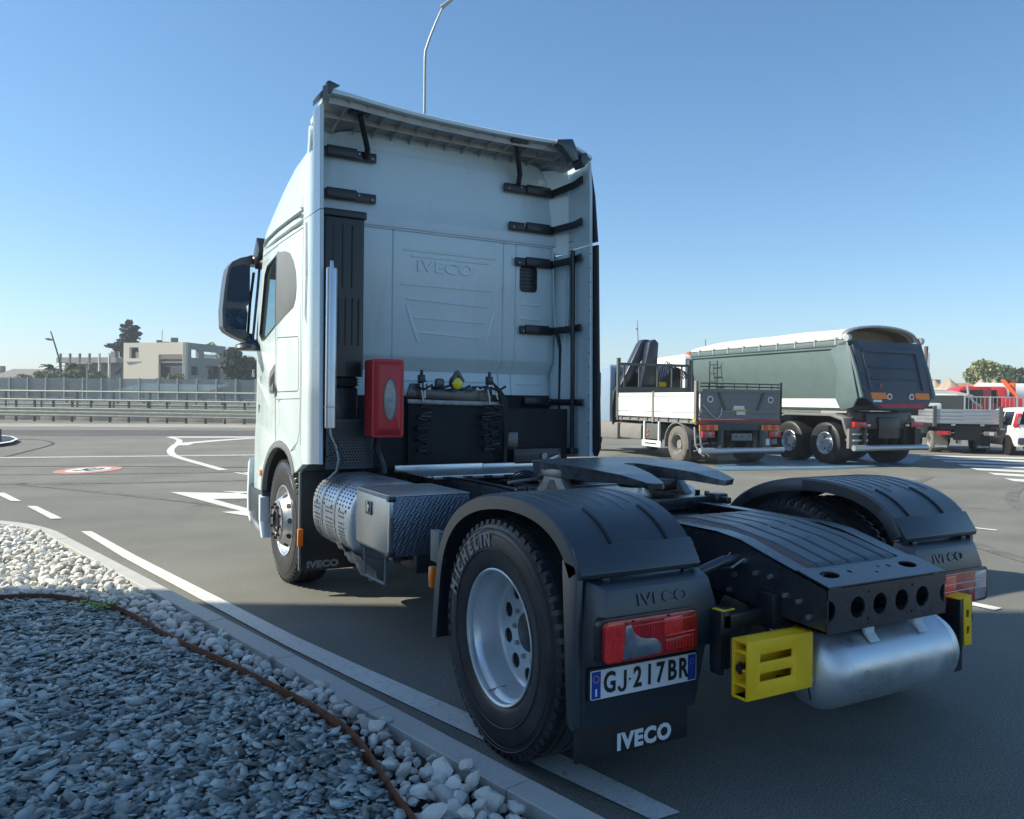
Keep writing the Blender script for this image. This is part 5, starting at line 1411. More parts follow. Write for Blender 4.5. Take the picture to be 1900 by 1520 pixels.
# ---- front mud flap
fm = bpy.data.objects.new('front_mudguard', None); COL.objects.link(fm); fm.parent = T
MB().box(-1.222, -.70, 3.285, 3.305, .19, .985).build('flap', 'rubber', fm, bevel=.003)
MB().box(-1.236, -1.218, 3.275, 3.30, .20, .98).build('flap_edge', 'grey_plastic', fm, bevel=.003)
MB().box(-1.20, -.74, 3.315, 3.42, .95, 1.05).build('flap_top', 'black_plastic', fm, bevel=.01)
MB().box(-1.250, -1.205, 3.255, 3.285, .395, .535).build('side_marker', 'orange_lens', fm, bevel=.008)
text('IVECO', .072, frame((-1.04, 3.2835, .238), (1, 0, 0), (0, 0, 1)), 'logo_dull', fm, depth=.0006, bold=.004, xs=1.25)
MB().box(.70, 1.222, 3.285, 3.305, .19, .985).build('flap', 'rubber', fm, bevel=.003)
# ---- tank with its perforated shield
tk = bpy.data.objects.new('gas_tank', None); COL.objects.link(tk); tk.parent = T
def tsec(y, k=1.0):
    p = []
    for i in range(40):
        t = 2*PI*i/40; c_, s_ = math.cos(t), math.sin(t)
        ex_ = .36
        x = -.885+.315*k*math.copysign(abs(c_)**.75, c_); z = .725+.275*k*math.copysign(abs(s_)**.75, s_)
        p.append((x, y, z))
    return p
MB().loft([tsec(3.08, .90), tsec(3.06, .96), tsec(3.01, 1), tsec(2.60, 1), tsec(2.20, 1), tsec(2.13, .96), tsec(2.105, .88)]).build('tank_shell', 'steel_tank', tk, smooth=40)
pm = MB()
def surf(t):
    c_, s_ = math.cos(t), math.sin(t)
    return (-.885+.3165*math.copysign(abs(c_)**.75, c_), .725+.2765*math.copysign(abs(s_)**.75, s_))
def hole(y, t, r_):
    (x, z), (x2, z2) = surf(t), surf(t+.02); tx = Vector((x2-x, 0, z2-z)).normalized(); ty = Vector((0, 1, 0))
    c_ = Vector((x, y, z)); pm.add([c_+tx*r_*math.cos(a)+ty*r_*math.sin(a) for a in [2*PI*i/8 for i in range(8)]], [tuple(range(8))])
for j in range(11):
    t = PI*(.98+.026*j) if False else PI-.12+.075*j
    for i in range(5): hole(2.98-.035*i, t, .0075)
    for i in range(5): hole(2.68-.035*i, t, .0075)
    for i in range(4): hole(2.38-.035*i, t, .0075)
for j in range(7):
    for i in range(14): hole(3.0-.062*i, PI-.28-.11*j, .009)
for y in (2.92, 2.74, 2.56, 2.38, 2.24): hole(y, PI-.17, .012)
o = pm.build('shield_holes', 'dark_void', tk, smooth=None, fixn=False); o['kind'] = 'stuff'
for y in (2.80, 2.49): 
    MB().loft([[(x*1.0+(-.885-x)*-.010, y-.02, z+(z-.725)*.012) for x, _, z in tsec(y)], [(x+(-.885-x)*-.010, y+.02, z+(z-.725)*.012) for x, _, z in tsec(y)]], caps=False).build('tank_band', 'galvanised', tk)
# crumpled aluminium heat shield under it
def hsf(u_, v_):
    y = 2.62-.66*u_; 
    b = Vector((-1.165, .52)).lerp(Vector((-1.02, .30+.04*u_)), v_)
    if u_ < .3: b = Vector((-1.165, .56)).lerp(Vector((-1.08, .44)), v_)
    return (b.x+.012*math.sin(u_*23+v_*9), y, b.y+.010*math.sin(v_*17+u_*11))
MB().grid(hsf, 22, 10).build('heat_shield', 'galvanised', tk, smooth=60)
# right-hand tank
MB().loft([[(x*-1, y, z) for x, y, z in tsec(yy, k)] for yy, k in ((2.95, .9), (2.9, 1), (1.3, 1), (1.25, .9))]).build('right_tank', 'tread_plate', tk, smooth=40)
# ---- tool box
tb = bpy.data.objects.new('tool_box', None); COL.objects.link(tb); tb.parent = T
MB().box(-1.185, -.66, 1.42, 2.03, .622, .985).build('box_shell', 'tread_plate_dark', tb, bevel=.006)
MB().box(-1.197, -1.185, 1.445, 2.015, .640, .968).build('box_door', 'brushed', tb, bevel=.004)
MB().box(-1.19, -.66, 1.418, 2.035, .985, .992).build('box_lid', 'brushed', tb, bevel=.003)
for y in (1.425,): MB().box(-1.20, -1.170, y-.012, y+.016, .625, .985).build('corner_rail', 'aluminium', tb, bevel=.004)
for z in (.625, .955): boxo('corner_cap', 'black_plastic', tb, -1.205, -1.155, 1.408, 1.455, z, z+.035, .006)
boxo('lock', 'black_plastic', tb, -1.205, -1.196, 1.71, 1.82, .84, .925, .004)
boxo('lock_handle', 'aluminium', tb, -1.212, -1.204, 1.745, 1.785, .86, .905, .004)
MB().cyl((-1.205, 1.765, .915), (-1.215, 1.765, .915), .012, 14).build('keyhole', 'aluminium', tb)
# step frame under the tool box
st = MB()
for a, b in (((-1.15, 1.975, .60), (-1.15, 1.965, .415)), ((-1.15, 1.965, .415), (-1.15, 1.595, .425)), ((-1.15, 1.595, .425), (-1.15, 1.585, .62))):
    st.tube([a, b], .010, 6)
st.build('step_frame', 'grey_plastic', tb)
boxo('box_bearer', 'chassis_paint', tb, -1.1, -.36, 1.60, 1.68, .56, .62)
boxo('side_support', 'black_satin', tb, -1.0, -.36, 1.46, 1.95, .50, .62, .01)

# ================================================================== BACKGROUND
mat('truck_green', (.11, .155, .155), .42, coat=.3, var=.06)
mat('truck_green_dark', (.03, .05, .055), .5, var=.1)
mat('tail_dark', (.035, .055, .08), .5, var=.15)
mat('tarp', (.66, .64, .58), .75, var=.05, vs=2)
mat('tarp_inside', (.36, .27, .18), .8, var=.15)
mat('cab_shade_blue', (.24, .33, .44), .35, coat=.4, var=.05)  # shade on the crane truck's cab, put into its colour as blue-grey
mat('van_white', (.74, .75, .74), .3, coat=.5, var=.04)
mat('reflector_orange', (.85, .22, .02), .35, var=.15, vs=10)
mat('reflector_red', (.62, .05, .03), .35, var=.1)
mat('lamp_red', (.50, .015, .02), .25, coat=.6)
mat('red_edge', (.40, .03, .035), .5)
mat('dirty_grey', (.20, .19, .18), .7, var=.15, vs=3)
mat('alu_dropside', (.42, .44, .46), .38, metal=.6, var=.06)
mat('crane_blue', (.02, .028, .045), .35, coat=.3)
mat('lorry_red', (.50, .02, .02), .4, coat=.3)
mat('crane_orange', (.62, .10, .02), .45)
mat('car_white', (.80, .80, .78), .22, coat=.8, var=.02)
mat('gravel_heap', (.36, .29, .22), .95, var=.25, vs=1.2, bump=1.5, bs=9)
mat('roof_tile', (.40, .17, .10), .85, var=.15, vs=2)
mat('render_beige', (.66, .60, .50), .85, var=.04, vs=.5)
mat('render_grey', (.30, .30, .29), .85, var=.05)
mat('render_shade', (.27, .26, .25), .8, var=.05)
mat('concrete', (.44, .41, .35), .85, var=.18, vs=1.5)
mat('rail_steel', (.46, .45, .38), .5, metal=.4, var=.15, vs=3)
mat('rail_dark', (.09, .10, .09), .6)
mat('bark', (.09, .07, .05), .9, var=.3)
mat('leaf_green', (.11, .16, .05), .7, var=.5, vs=1.2)
mat('leaf_dark', (.05, .085, .045), .7, var=.5, vs=1.2)
mat('leaf_olive', (.22, .225, .13), .75, var=.45, vs=1.5)
mat('leaf_pale', (.20, .23, .09), .75, var=.4, vs=1.5)
mat('leaf_cedar', (.035, .075, .07), .8, var=.5, vs=1)
mat('window_blue', (.05, .10, .14), .08, spec=.9, var=.2, vs=1)
mat('white_wall', (.72, .72, .70), .7)
mat('sign_white', (.7, .7, .72), .6)
mat('pole_brown', (.13, .10, .07), .8)
mat('pole_grey', (.36, .38, .38), .5, metal=.4)
glassmat('screen_glass', (.50, .62, .68), 1.0, .55)

def wheel(parent, x, y, r, w, side, rim='rim_paint', tyre='rubber', rr=.56, conv=0, name='wheel'):
    o = bpy.data.objects.new(name, None); COL.objects.link(o); o.parent = parent; o.location = (x, y, r)
    if side > 0: o.rotation_euler = (0, 0, PI)
    ri = r*rr
    MB().lathe([(ri, .03), (ri+.02, .01), (r-.10, -.002), (r-.04, .010), (r-.008, .03), (r, .06), (r, w-.06), (r-.04, w-.01), (ri, w)], (0, 0, 0), 'x', 36).build('tyre', tyre, o, smooth=35)
    if conv: pr = [(ri+.004, .025), (ri-.01, .015), (ri-.03, .04), (ri*.85, .03), (ri*.6, -.03), (ri*.35, -.03), (ri*.32, -.07), (0, -.07)]
    else: pr = [(ri+.004, .025), (ri-.01, .015), (ri-.03, .05), (ri*.86, .15), (ri*.6, .17), (ri*.45, .17), (ri*.42, .08), (0, .08)]
    MB().lathe(pr, (0, 0, 0), 'x', 32).build('rim', rim, o, smooth=35)
    mb = MB()
    for k in range(8):
        a = 2*PI*k/8; h = .0 if conv else .152
        mb.cyl((h-.002, ri*.72*math.cos(a), ri*.72*math.sin(a)), (h+.012, ri*.72*math.cos(a), ri*.72*math.sin(a)), ri*.085, 8)
    mb.build('rim_holes', 'dark_void', o, smooth=None)['kind'] = 'stuff'
    return o

# ------------------------------------------------------------------ the big tipper with the white cover
DX, DY = (14.741, 10.804)
D = thing('tipper_truck', 'big grey-green tipper truck with rounded white tarpaulin over its load bed', 'truck', (DX, DY, 0), R(-7.5))
prof = [(0.0, 3.22), (0.0, 3.02), (.05, 2.99), (.06, 2.55), (.11, 2.25), (.17, 1.92), (.22, 1.72)]
low = [(.22, 1.72), (.24, 1.48), (.55, 1.40)]
def bodyside(s, m_, pr, nm, y0f, y1):
    rg = []
    for x, z in pr:
        X = x if s < 0 else 2.5-x
        y0 = y0f(z); rg.append([(X, y0, z), (X, y1, z), (X+(.05 if s < 0 else -.05), y1, z), (X+(.05 if s < 0 else -.05), y0, z)])
    return MB().loft(rg).build(nm, m_, D, smooth=20)
yb = lambda z: -.42*(3.22-z)/1.5
for s in (-1, 1):
    bodyside(s, 'truck_green', prof, 'body_side', yb, 6.9)
    bodyside(s, 'van_white', low, 'side_stripe', lambda z: .10, 6.6)
    X = 0 if s < 0 else 2.5
    # rear pillar plate
    MB().prism([(.55, 2.98), (-.02, 3.24), (-.40, 1.75), (-.25, 1.50), (.15, 1.42), (.35, 1.72), (.30, 2.4)], 'x', X-.035*(-s)*-1 if False else X+s*.03, X-s*.02).build('rear_pillar', 'truck_green', D, bevel=.01)
    MB().box(min(X+s*.03, X-s*.03), max(X+s*.03, X-s*.03), .0, 6.9, 3.08, 3.22).build('top_rail', 'truck_green', D, bevel=.01)
    for k in range(9): MB().box(min(X+s*.045, X), max(X+s*.045, X), .35+.75*k, .39+.75*k, 3.10, 3.30).build('tarp_hook', 'galvanised', D)
MB().prism([(.25, 1.42), (2.25, 1.42), (2.25, 1.55), (.25, 1.55)], 'y', 0, 6.9).build('body_floor', 'truck_green_dark', D)
MB().box(.02, 2.48, 6.85, 6.93, 1.5, 3.25).build('headboard', 'truck_green', D)
tg = bpy.data.objects.new('tailgate', None); COL.objects.link(tg); tg.parent = D
def tgp(x, z, d=0): return (x, -.02-(3.22-z)*.28-d, z)
o_ = [(.06, 3.20), (2.44, 3.20), (2.46, 2.0), (2.30, 1.70), (2.05, 1.46), (.55, 1.46), (.25, 1.70), (.10, 2.0)]
MB().loft([[tgp(x, z) for x, z in o_], [tgp(x, z, .07) for x, z in o_]]).build('gate_plate', 'tail_dark', tg, bevel=.01)
fr_ = [(.35, 2.95), (2.12, 2.95), (2.12, 1.92), (.35, 1.92)]
for a, b, c, d in ((.30, 2.18, 2.92, 3.00), (.30, .38, 1.95, 2.92), (2.10, 2.18, 1.95, 2.92), (.45, 2.05, 2.52, 2.56), (.45, 2.05, 2.22, 2.26)):
    MB().loft([[tgp(a, c, .07), tgp(b, c, .07), tgp(b, d, .07), tgp(a, d, .07)], [tgp(a, c, .11), tgp(b, c, .11), tgp(b, d, .11), tgp(a, d, .11)]]).build('gate_rib', 'tail_dark', tg, bevel=.006)
for a, b in ((.33, .83), (1.82, 2.30)):
    MB().loft([[tgp(a, 1.72, .072), tgp(b, 1.72, .072), tgp(b, 1.88, .072), tgp(a, 1.88, .072)], [tgp(a, 1.72, .09), tgp(b, 1.72, .09), tgp(b, 1.88, .09), tgp(a, 1.88, .09)]]).build('reflector_strip', 'reflector_orange', tg)
MB().loft([[tgp(.62, 1.50, .072), tgp(1.98, 1.50, .072), tgp(2.2, 1.62, .072), tgp(.48, 1.60, .072)], [tgp(.62, 1.50, .085), tgp(1.98, 1.50, .085), tgp(2.2, 1.62, .085), tgp(.48, 1.60, .085)]]).build('lower_edge', 'red_edge', tg)
for x in (.93, 1.68):
    c0 = Vector(tgp(x, 1.78, .075)); c1 = Vector(tgp(x, 1.78, .09))
    MB().cyl(c0, c1, .085, 20).build('speed_sticker', 'sign_white', tg)
    MB().cyl(c1, c1+Vector((0, -.004, 0)), .052, 20).build('sticker_centre', 'red_edge', tg)
MB().loft([[tgp(.36, 1.64, .075), tgp(.64, 1.64, .075), tgp(.64, 1.70, .075), tgp(.36, 1.70, .075)], [tgp(.36, 1.64, .09), tgp(.64, 1.64, .09), tgp(.64, 1.70, .09), tgp(.36, 1.70, .09)]]).build('number_plate', 'plate_white', tg)
MB().box(.62, .68, -.5, -.47, 2.0, 2.1).build('gate_mark', 'red_edge', tg)
for x in (.02, 2.48): MB().tube([(x, -.05, 3.05), (x, -.30, 2.4), (x, -.50, 1.75)], .05, 8).build('gate_ram', 'truck_green', D)
# tarpaulin on hoops, with its brown inside
N = 18
def hoop(y, k=1.0): return [(1.25-1.25*math.cos(PI*i/N), y, 3.24+.38*k*math.sin(PI*i/N)**.8) for i in range(N+1)]
tp = MB().loft([hoop(.15, 1.0), hoop(1.2, .97), hoop(2.3, 1.02), hoop(3.6, .95), hoop(4.8, .96), hoop(6.0, .86), hoop(6.9, .55)], closed=False).build('tarpaulin', 'tarp', D, smooth=60)
tp.modifiers.new('thickness', 'SOLIDIFY').thickness = .01
for y in (.10, .22): MB().tube([(x, y, z) for x, _, z in hoop(y, 1.0 if y > .2 else .99)], .032, 8).build('tarp_hoop', 'galvanised', D)
ins = MB().loft([[(x*.96+.05, y, z-.05) for x, y, z in hoop(.3, .95)], [(x*.96+.05, y, z-.05) for x, y, z in hoop(6.5, .7)]], closed=False).build('tarp_lining', 'tarp_inside', D, smooth=60)
MB().loft([[(x*.97+.04, .75, z-.03) for x, _, z in hoop(0, .97)], [(x*.97+.04, .78, z-.03) for x, _, z in hoop(0, .97)]]).build('tarp_curtain', 'tarp_inside', D)
for x in (.0, 2.5): MB().cyl((x-.05, -.02, 3.27), (x+.05, -.02, 3.27), .09, 14).build('tarp_winder', 'galvanised', D)
# ladder on the side
MB().tube([(-.06, 5.75, 1.6), (-.06, 5.75, 2.9)], .02, 6).tube([(-.06, 5.35, 1.6), (-.06, 5.35, 2.9)], .02, 6).build('ladder_rail', 'truck_green_dark', D)
for k in range(5): MB().tube([(-.06, 5.35, 1.7+.27*k), (-.06, 5.75, 1.7+.27*k)], .016, 6).build('ladder_rung', 'truck_green_dark', D)
# chassis, cab, wheels, tail
MB().box(.75, .85, -.1, 9.2, 1.0, 1.28).box(1.65, 1.75, -.1, 9.2, 1.0, 1.28).box(.8, 1.7, .3, 8.6, .75, 1.1).build('chassis', 'dark_void', D)
MB().box(.55, 1.95, -.15, .05, .95, 1.38).box(.3, 2.2, -.05, .3, 1.15, 1.40).box(.9, 1.6, -.22, -.1, .70, 1.25).build('tail_gear', 'black_satin', D, bevel=.02)
for y in (.75, 2.12, 5.6, 7.6):
    for s in (-1, 1):
        x = .0 if s < 0 else 2.5
        wheel(D, x, y, .55, .58 if y < 3 else .32, s, 'rim_paint', 'rubber', .53, conv=y > 3)
for s in (-1, 1):
    x0, x1 = (.02, .62) if s < 0 else (1.88, 2.48)
    MB().prism([(-.05, .78), (.12, 1.22), (.55, 1.32), (2.3, 1.32), (2.8, 1.12), (2.8, 1.08), (2.3, 1.26), (.58, 1.26), (.18, 1.16), (.02, .78)], 'x', x0, x1).build('mudguard', 'grey_plastic', D, bevel=.01)
    MB().box(x0, x1, -.10, -.02, .45, .95).build('mud_flap', 'dirty_grey' if s < 0 else 'rubber', D)
    lx = .08 if s < 0 else 2.02
    MB().box(lx, lx+.40, -.22, -.12, .99, 1.13).build('tail_light', 'lamp_red', D, bevel=.015)
    MB().box(lx+.45*(1 if s < 0 else -.35), lx+.45*(1 if s < 0 else -.35)+.10, -.20, -.15, 1.02, 1.07).build('marker', 'sign_white', D)
MB().cyl((.0, -.28, .47), (2.5, -.28, .47), .075, 16).build('underrun_bar', 'galvanised', D)
MB().box(.35, .42, -.28, .2, .5, 1.0).box(2.08, 2.15, -.28, .2, .5, 1.0).build('bar_bracket', 'black_satin', D)
MB().box(.1, .55, -.2, .1, .64, .68).box(.1, .55, -.2, .1, .80, .83).build('step_bars', 'galvanised', D)['kind'] = 'stuff'
cb = bpy.data.objects.new('cab', None); COL.objects.link(cb); cb.parent = D
MB().prism([(7.25, 1.1), (9.5, 1.1), (9.55, 1.9), (9.35, 2.9), (9.0, 3.15), (7.4, 3.2), (7.25, 3.05)], 'x', .02, 2.48).build('cab_shell', 'van_white', cb, bevel=.05)
MB().prism([(8.1, 2.0), (9.3, 2.0), (9.2, 2.75), (8.1, 2.85)], 'x', .0, 2.5).build('cab_window', 'dark_glass', cb)
MB().box(.25, .55, 7.35, 7.55, 3.18, 3.30).build('beacon', 'crane_orange', cb, bevel=.03)
MB().cyl((1.0, 7.5, 3.2), (1.0, 7.5, 3.75), .012, 6).build('aerial', 'rail_dark', cb)
MB().tube([(.0, 9.2, 2.8), (-.2, 9.3, 2.75), (-.22, 9.3, 2.1), (.0, 9.2, 2.0)], .03, 8).box(-.30, -.12, 9.22, 9.30, 2.05, 2.75).build('cab_mirror', 'black_satin', cb)

# ------------------------------------------------------------------ crane truck with white dropsides
KX, KY = (11.166, 12.37)
K = thing('crane_truck', 'flatbed truck with white drop sides and a dark loader crane behind its cab', 'truck', (KX, KY, 0), R(-9.5))
for s in (-1, 1):
    x0, x1 = (-.02, .02) if s < 0 else (2.48, 2.52)
    for a, b in ((.10, 2.10), (2.22, 4.20)):
        ds = MB()
        xo = x0 if s < 0 else x1; d = .012*s
        ds.prism([(a, 1.16), (b, 1.16), (b, 1.30), (a, 1.30)], 'x', x0, x1).prism([(a, 1.31), (b, 1.31), (b, 1.72), (a, 1.72)], 'x', x0-.006*(s < 0), x1+.006*(s > 0)).prism([(a, 1.73), (b, 1.73), (b, 1.83), (a, 1.83)], 'x', x0, x1)
        ds.build('drop_side', 'van_white', K, bevel=.008)
        for k in range(4): MB().box(x0-.01, x1+.01, a+.25+.5*k, a+.32+.5*k, 1.08, 1.17).build('hinge', 'rail_dark', K)
    for y in (0.03, 2.16, 4.25): MB().box(x0-.015, x1+.015, y-.05, y+.05, 1.02, 1.86).build('stake_post', 'dirty_grey' if y == 2.16 else 'rail_dark', K)
    MB().box(min(x0, x1)-.03*(s < 0), max(x0, x1)+.03*(s > 0), -.02, .09, 1.10, 2.12).build('rear_post', 'dirty_grey' if s < 0 else 'truck_green_dark', K, bevel=.01)
MB().box(0, 2.5, 0, 4.3, 1.04, 1.12).build('bed_floor', 'dirty_grey', K)
MB().box(-.02, .0, .3, .42, 1.55, 1.62).build('sticker', 'yellow_plastic', K)
MB().cyl((-.05, .06, 1.14), (-.02, .06, 1.14), .06, 14).build('side_marker', 'yellow_lamp', K)
# tailgate
kt = bpy.data.objects.new('tailgate', None); COL.objects.link(kt); kt.parent = K
MB().box(.07, 2.43, -.06, -.02, 1.16, 1.86).build('gate_plate', 'grey_plastic', kt)
MB().box(.07, 2.43, -.09, -.02, 1.84, 1.92).box(.07, 2.43, -.08, -.02, 1.30, 1.40).build('gate_rib', 'grey_plastic', kt, bevel=.008)
for x, t in ((.55, .18), (1.90, -.18)): MB().prism([(x, 1.84), (x+.07, 1.84), (x+.07+t, 1.40), (x+t, 1.40)], 'y', -.10, -.06).build('gate_brace', 'rail_dark', kt)
MB().box(.05, 2.45, -.08, -.04, 1.10, 1.155).build('red_edge', 'red_edge', kt)
for z in (1.98, 2.06): MB().tube([(.06, -.04, z), (2.44, -.04, z)], .018, 6).build('top_bar', 'truck_green_dark', kt)
for k in range(6): MB().tube([(.3+.38*k, -.04, 1.90), (.3+.38*k, -.04, 2.07)], .014, 6).build('top_stub', 'truck_green_dark', kt)
for x in (.33, 2.15):
    MB().cyl((x, -.06, 1.66), (x, -.075, 1.66), .085, 20).build('speed_sticker', 'sign_white', kt)
    MB().cyl((x, -.075, 1.66), (x, -.080, 1.66), .055, 20).build('sticker_centre', 'dirty_grey', kt)
    text('70', .075, frame((x, -.081, 1.66), (1, 0, 0), (0, 0, 1)), 'plate_black', kt, depth=.001)
MB().box(1.02, 1.34, -.082, -.07, 1.42, 1.50).build('gate_label', 'sign_white', kt)
MB().box(.98, 1.40, -.083, -.07, 1.385, 1.415).build('gate_label', 'yellow_plastic', kt)
MB().box(1.10, 1.36, -.095, -.085, 1.27, 1.36).build('gate_label', 'tarp', kt)
MB().tube([(.12, -.1, 1.50), (.30, -.12, 1.30), (.50, -.12, 1.16), (.62, -.12, 1.28), (.66, -.1, 1.45)], .016, 6).build('gate_chain', 'alu_dropside', kt)
# chassis and tail
MB().box(.8, .9, -.1, 7.6, .75, 1.02).box(1.6, 1.7, -.1, 7.6, .75, 1.02).box(.6, 1.9, .3, 6.6, .55, .95).build('chassis', 'dark_void', K)
MB().box(.35, 2.15, -.12, .02, .88, 1.04).box(.62, .70, -.14, 0, .35, .9).box(1.80, 1.88, -.14, 0, .35, .9).build('tail_frame', 'truck_green_dark', K, bevel=.01)
MB().box(.95, 1.55, -.14, -.08, .62, .80).build('tow_plate', 'grey_plastic', K, bevel=.01)
for x in (1.06, 1.25, 1.45): MB().cyl((x, -.14, .72), (x, -.145, .72), .022, 10).build('bolt_hole', 'dark_void', K)
for s in (-1, 1):
    lx = .02 if s < 0 else 1.86
    MB().box(lx-.05, lx+.48, -.17, -.14, .88, 1.02).build('reflector_strip', 'reflector_orange', K)
    for a in (.06, .28): MB().box(lx-.05+a, lx-.05+a+.14, -.175, -.165, .885, 1.015).build('reflector_patch', 'reflector_red', K)
    lx2 = .06 if s < 0 else 2.06
    MB().box(lx2, lx2+.36, -.16, -.10, .70, .86).build('tail_light', 'lamp_red', K, bevel=.012)
    MB().box(lx2+.16, lx2+.26, -.17, -.15, .72, .84).build('lamp_window', 'clear_lens', K, bevel=.006)
MB().box(1.98, 2.08, -.14, -.12, .50, .66).build('tag_plate', 'sign_white', K)
MB().box(2.16, 2.32, -.14, -.12, .52, .66).build('tag_plate', 'dirty_grey', K)
MB().cyl((-.05, -.22, .38), (2.45, -.22, .38), .07, 14).build('underrun_bar', 'galvanised', K)
for y in (.95, 6.3):
    for s in (-1, 1):
        wheel(K, .0 if s < 0 else 2.5, y, .48, .56 if y < 2 else .3, s, 'dirty_grey', 'rubber_dusty', .56, conv=y > 3)
for s in (-1, 1):
    x0, x1 = (-.02, .55) if s < 0 else (1.95, 2.52)
    pts = [(.95+.60*math.cos(R(a)), .48+.58*math.sin(R(a))) for a in range(-10, 191, 20)]; inn = [(.95+.57*math.cos(R(a)), .48+.55*math.sin(R(a))) for a in range(190, -11, -20)]
    MB().prism(pts+inn, 'x', x0, x1).build('mudguard', 'grey_plastic', K, smooth=40)
MB().box(.0, .5, .28, .31, .20, .62).build('mud_flap', 'rubber', K)
# side gear under the bed: white side guard with box, tank
MB().box(-.03, .0, 1.72, 2.75, .34, .52).build('side_guard', 'van_white', K, bevel=.02)
MB().box(-.04, -.03, 1.95, 2.55, .42, .45).build('guard_slot', 'dark_void', K)
for y in (1.85, 2.65): MB().box(-.02, .03, y-.03, y+.03, .5, 1.04).build('guard_post', 'white_wall', K)
MB().box(.02, .5, 1.9, 2.6, .55, .98).build('control_box', 'rail_dark', K, bevel=.02)
for z in (.66, .78): MB().cyl((.0, 2.5, z), (.02, 2.5, z), .035, 10).build('control_lamp', 'crane_orange', K)
MB().box(.02, .6, 2.9, 4.2, .50, .95).build('fuel_tank', 'dirty_grey', K, bevel=.06)
MB().box(.0, .55, 4.3, 5.6, .45, .95).build('battery_box', 'dirty_grey', K, bevel=.05)
for s in (0.06, .22): MB().tube([(s, .2, .95), (s, .15, .5), (s+.1, .1, .3), (s+.2, .05, .22)], .025, 6).build('stabiliser_leg', 'galvanised', K)
for z in (.35, .5, .7): MB().tube([(.0, .12, z), (.4, .1, z+.05)], .016, 6).build('stabiliser_bar', 'galvanised', K)
# headboard rack
hb = bpy.data.objects.new('headboard_rack', None); COL.objects.link(hb); hb.parent = K
for x in (.02, 2.48): MB().box(x-.045, x+.045, 4.26, 4.36, 1.1, 2.88).build('rack_post', 'rail_dark', hb)
MB().box(.02, 2.48, 4.28, 4.34, 2.66, 2.74).box(.02, 2.48, 4.28, 4.34, 1.90, 2.02).build('rack_rail', 'rail_dark', hb)
MB().box(.04, 2.46, 4.29, 4.33, 1.1, 1.95).build('rack_panel', 'rail_dark', hb)
for x in (.22, .72, 1.35, 1.85, 2.2): MB().box(x-.02, x+.02, 4.29, 4.33, 2.0, 2.68).build('rack_bar', 'rail_dark', hb)
# loader crane
cr = bpy.data.objects.new('loader_crane', None); COL.objects.link(cr); cr.parent = K
MB().prism([(.35, 1.95), (.62, 1.95), (1.50, 3.42), (1.42, 3.52), (1.22, 3.52), (1.10, 3.40)], 'y', 4.95, 5.25).build('crane_arm', 'crane_blue', cr, bevel=.03)
MB().prism([(.95, 1.95), (1.50, 1.95), (1.58, 3.40), (1.45, 3.52), (1.25, 3.40), (1.15, 2.9)], 'y', 4.65, 4.95).build('crane_column', 'crane_blue', cr, bevel=.03)
MB().prism([(1.35, 1.95), (2.45, 1.95), (2.45, 2.60), (2.30, 2.68)], 'y', 4.75, 5.1).build('crane_boom', 'crane_blue', cr, bevel=.03)
MB().box(1.65, 1.9, 4.72, 4.75, 2.05, 2.2).build('capacity_label', 'yellow_plastic', cr)
MB().box(.3, 2.2, 4.6, 5.3, .9, 1.95).build('crane_base', 'black_satin', cr, bevel=.05)
random.seed(5)
for k in range(9):
    x0 = 1.6+.08*k; MB().tube([(x0, 4.7, 2.2), (x0+.05, 4.65, 2.6+.05*math.sin(k)), (x0+.3, 4.7, 2.85-.04*k), (x0+.55, 4.75, 2.3)], .018, 6).build('crane_hose', 'hose_black', cr)
for k in range(5): MB().tube([(-.02+.05*k, 4.55, .9), (-.08+.06*k, 4.5, 1.4), (.02+.05*k, 4.5, 1.9)], .03, 6).build('crane_hose', 'hose_black', cr)
kc = bpy.data.objects.new('cab', None); COL.objects.link(kc); kc.parent = K
MB().prism([(5.45, .9), (7.4, .9), (7.45, 1.7), (7.25, 2.5), (6.95, 2.72), (5.5, 2.74), (5.45, 2.6)], 'x', .32, 2.4).build('cab_shell', 'cab_shade_blue', kc, bevel=.05)
MB().prism([(6.1, 1.75), (7.3, 1.75), (7.15, 2.45), (6.1, 2.5)], 'x', .30, 2.42).build('cab_window', 'dark_glass', kc)
MB().box(.5, 2.0, 5.44, 5.46, 1.9, 2.5).build('rear_window', 'dark_glass', kc)
MB().tube([(.1, 7.2, 2.4), (-.12, 7.3, 2.35), (-.12, 7.3, 1.8), (.1, 7.2, 1.7)], .02, 6).box(-.2, -.04, 7.24, 7.3, 1.8, 2.35).build('cab_mirror', 'black_satin', kc)
cbl = MB().tube([(14.2, 14.95, -0.128), (14.25, 14.559, -0.086), (14.3, 14.457, -0.104), (14.2, 14.616, -0.128), (13.6, 14.871, -0.091)], .03, 6)
cbl.v = [(x, y, abs(z)*.2+.03) for x, y, z in cbl.v]
o = cbl.build('cable', 'hose_black'); tag(o, 'loose dark cable lying on the asphalt behind the crane truck', 'cable')

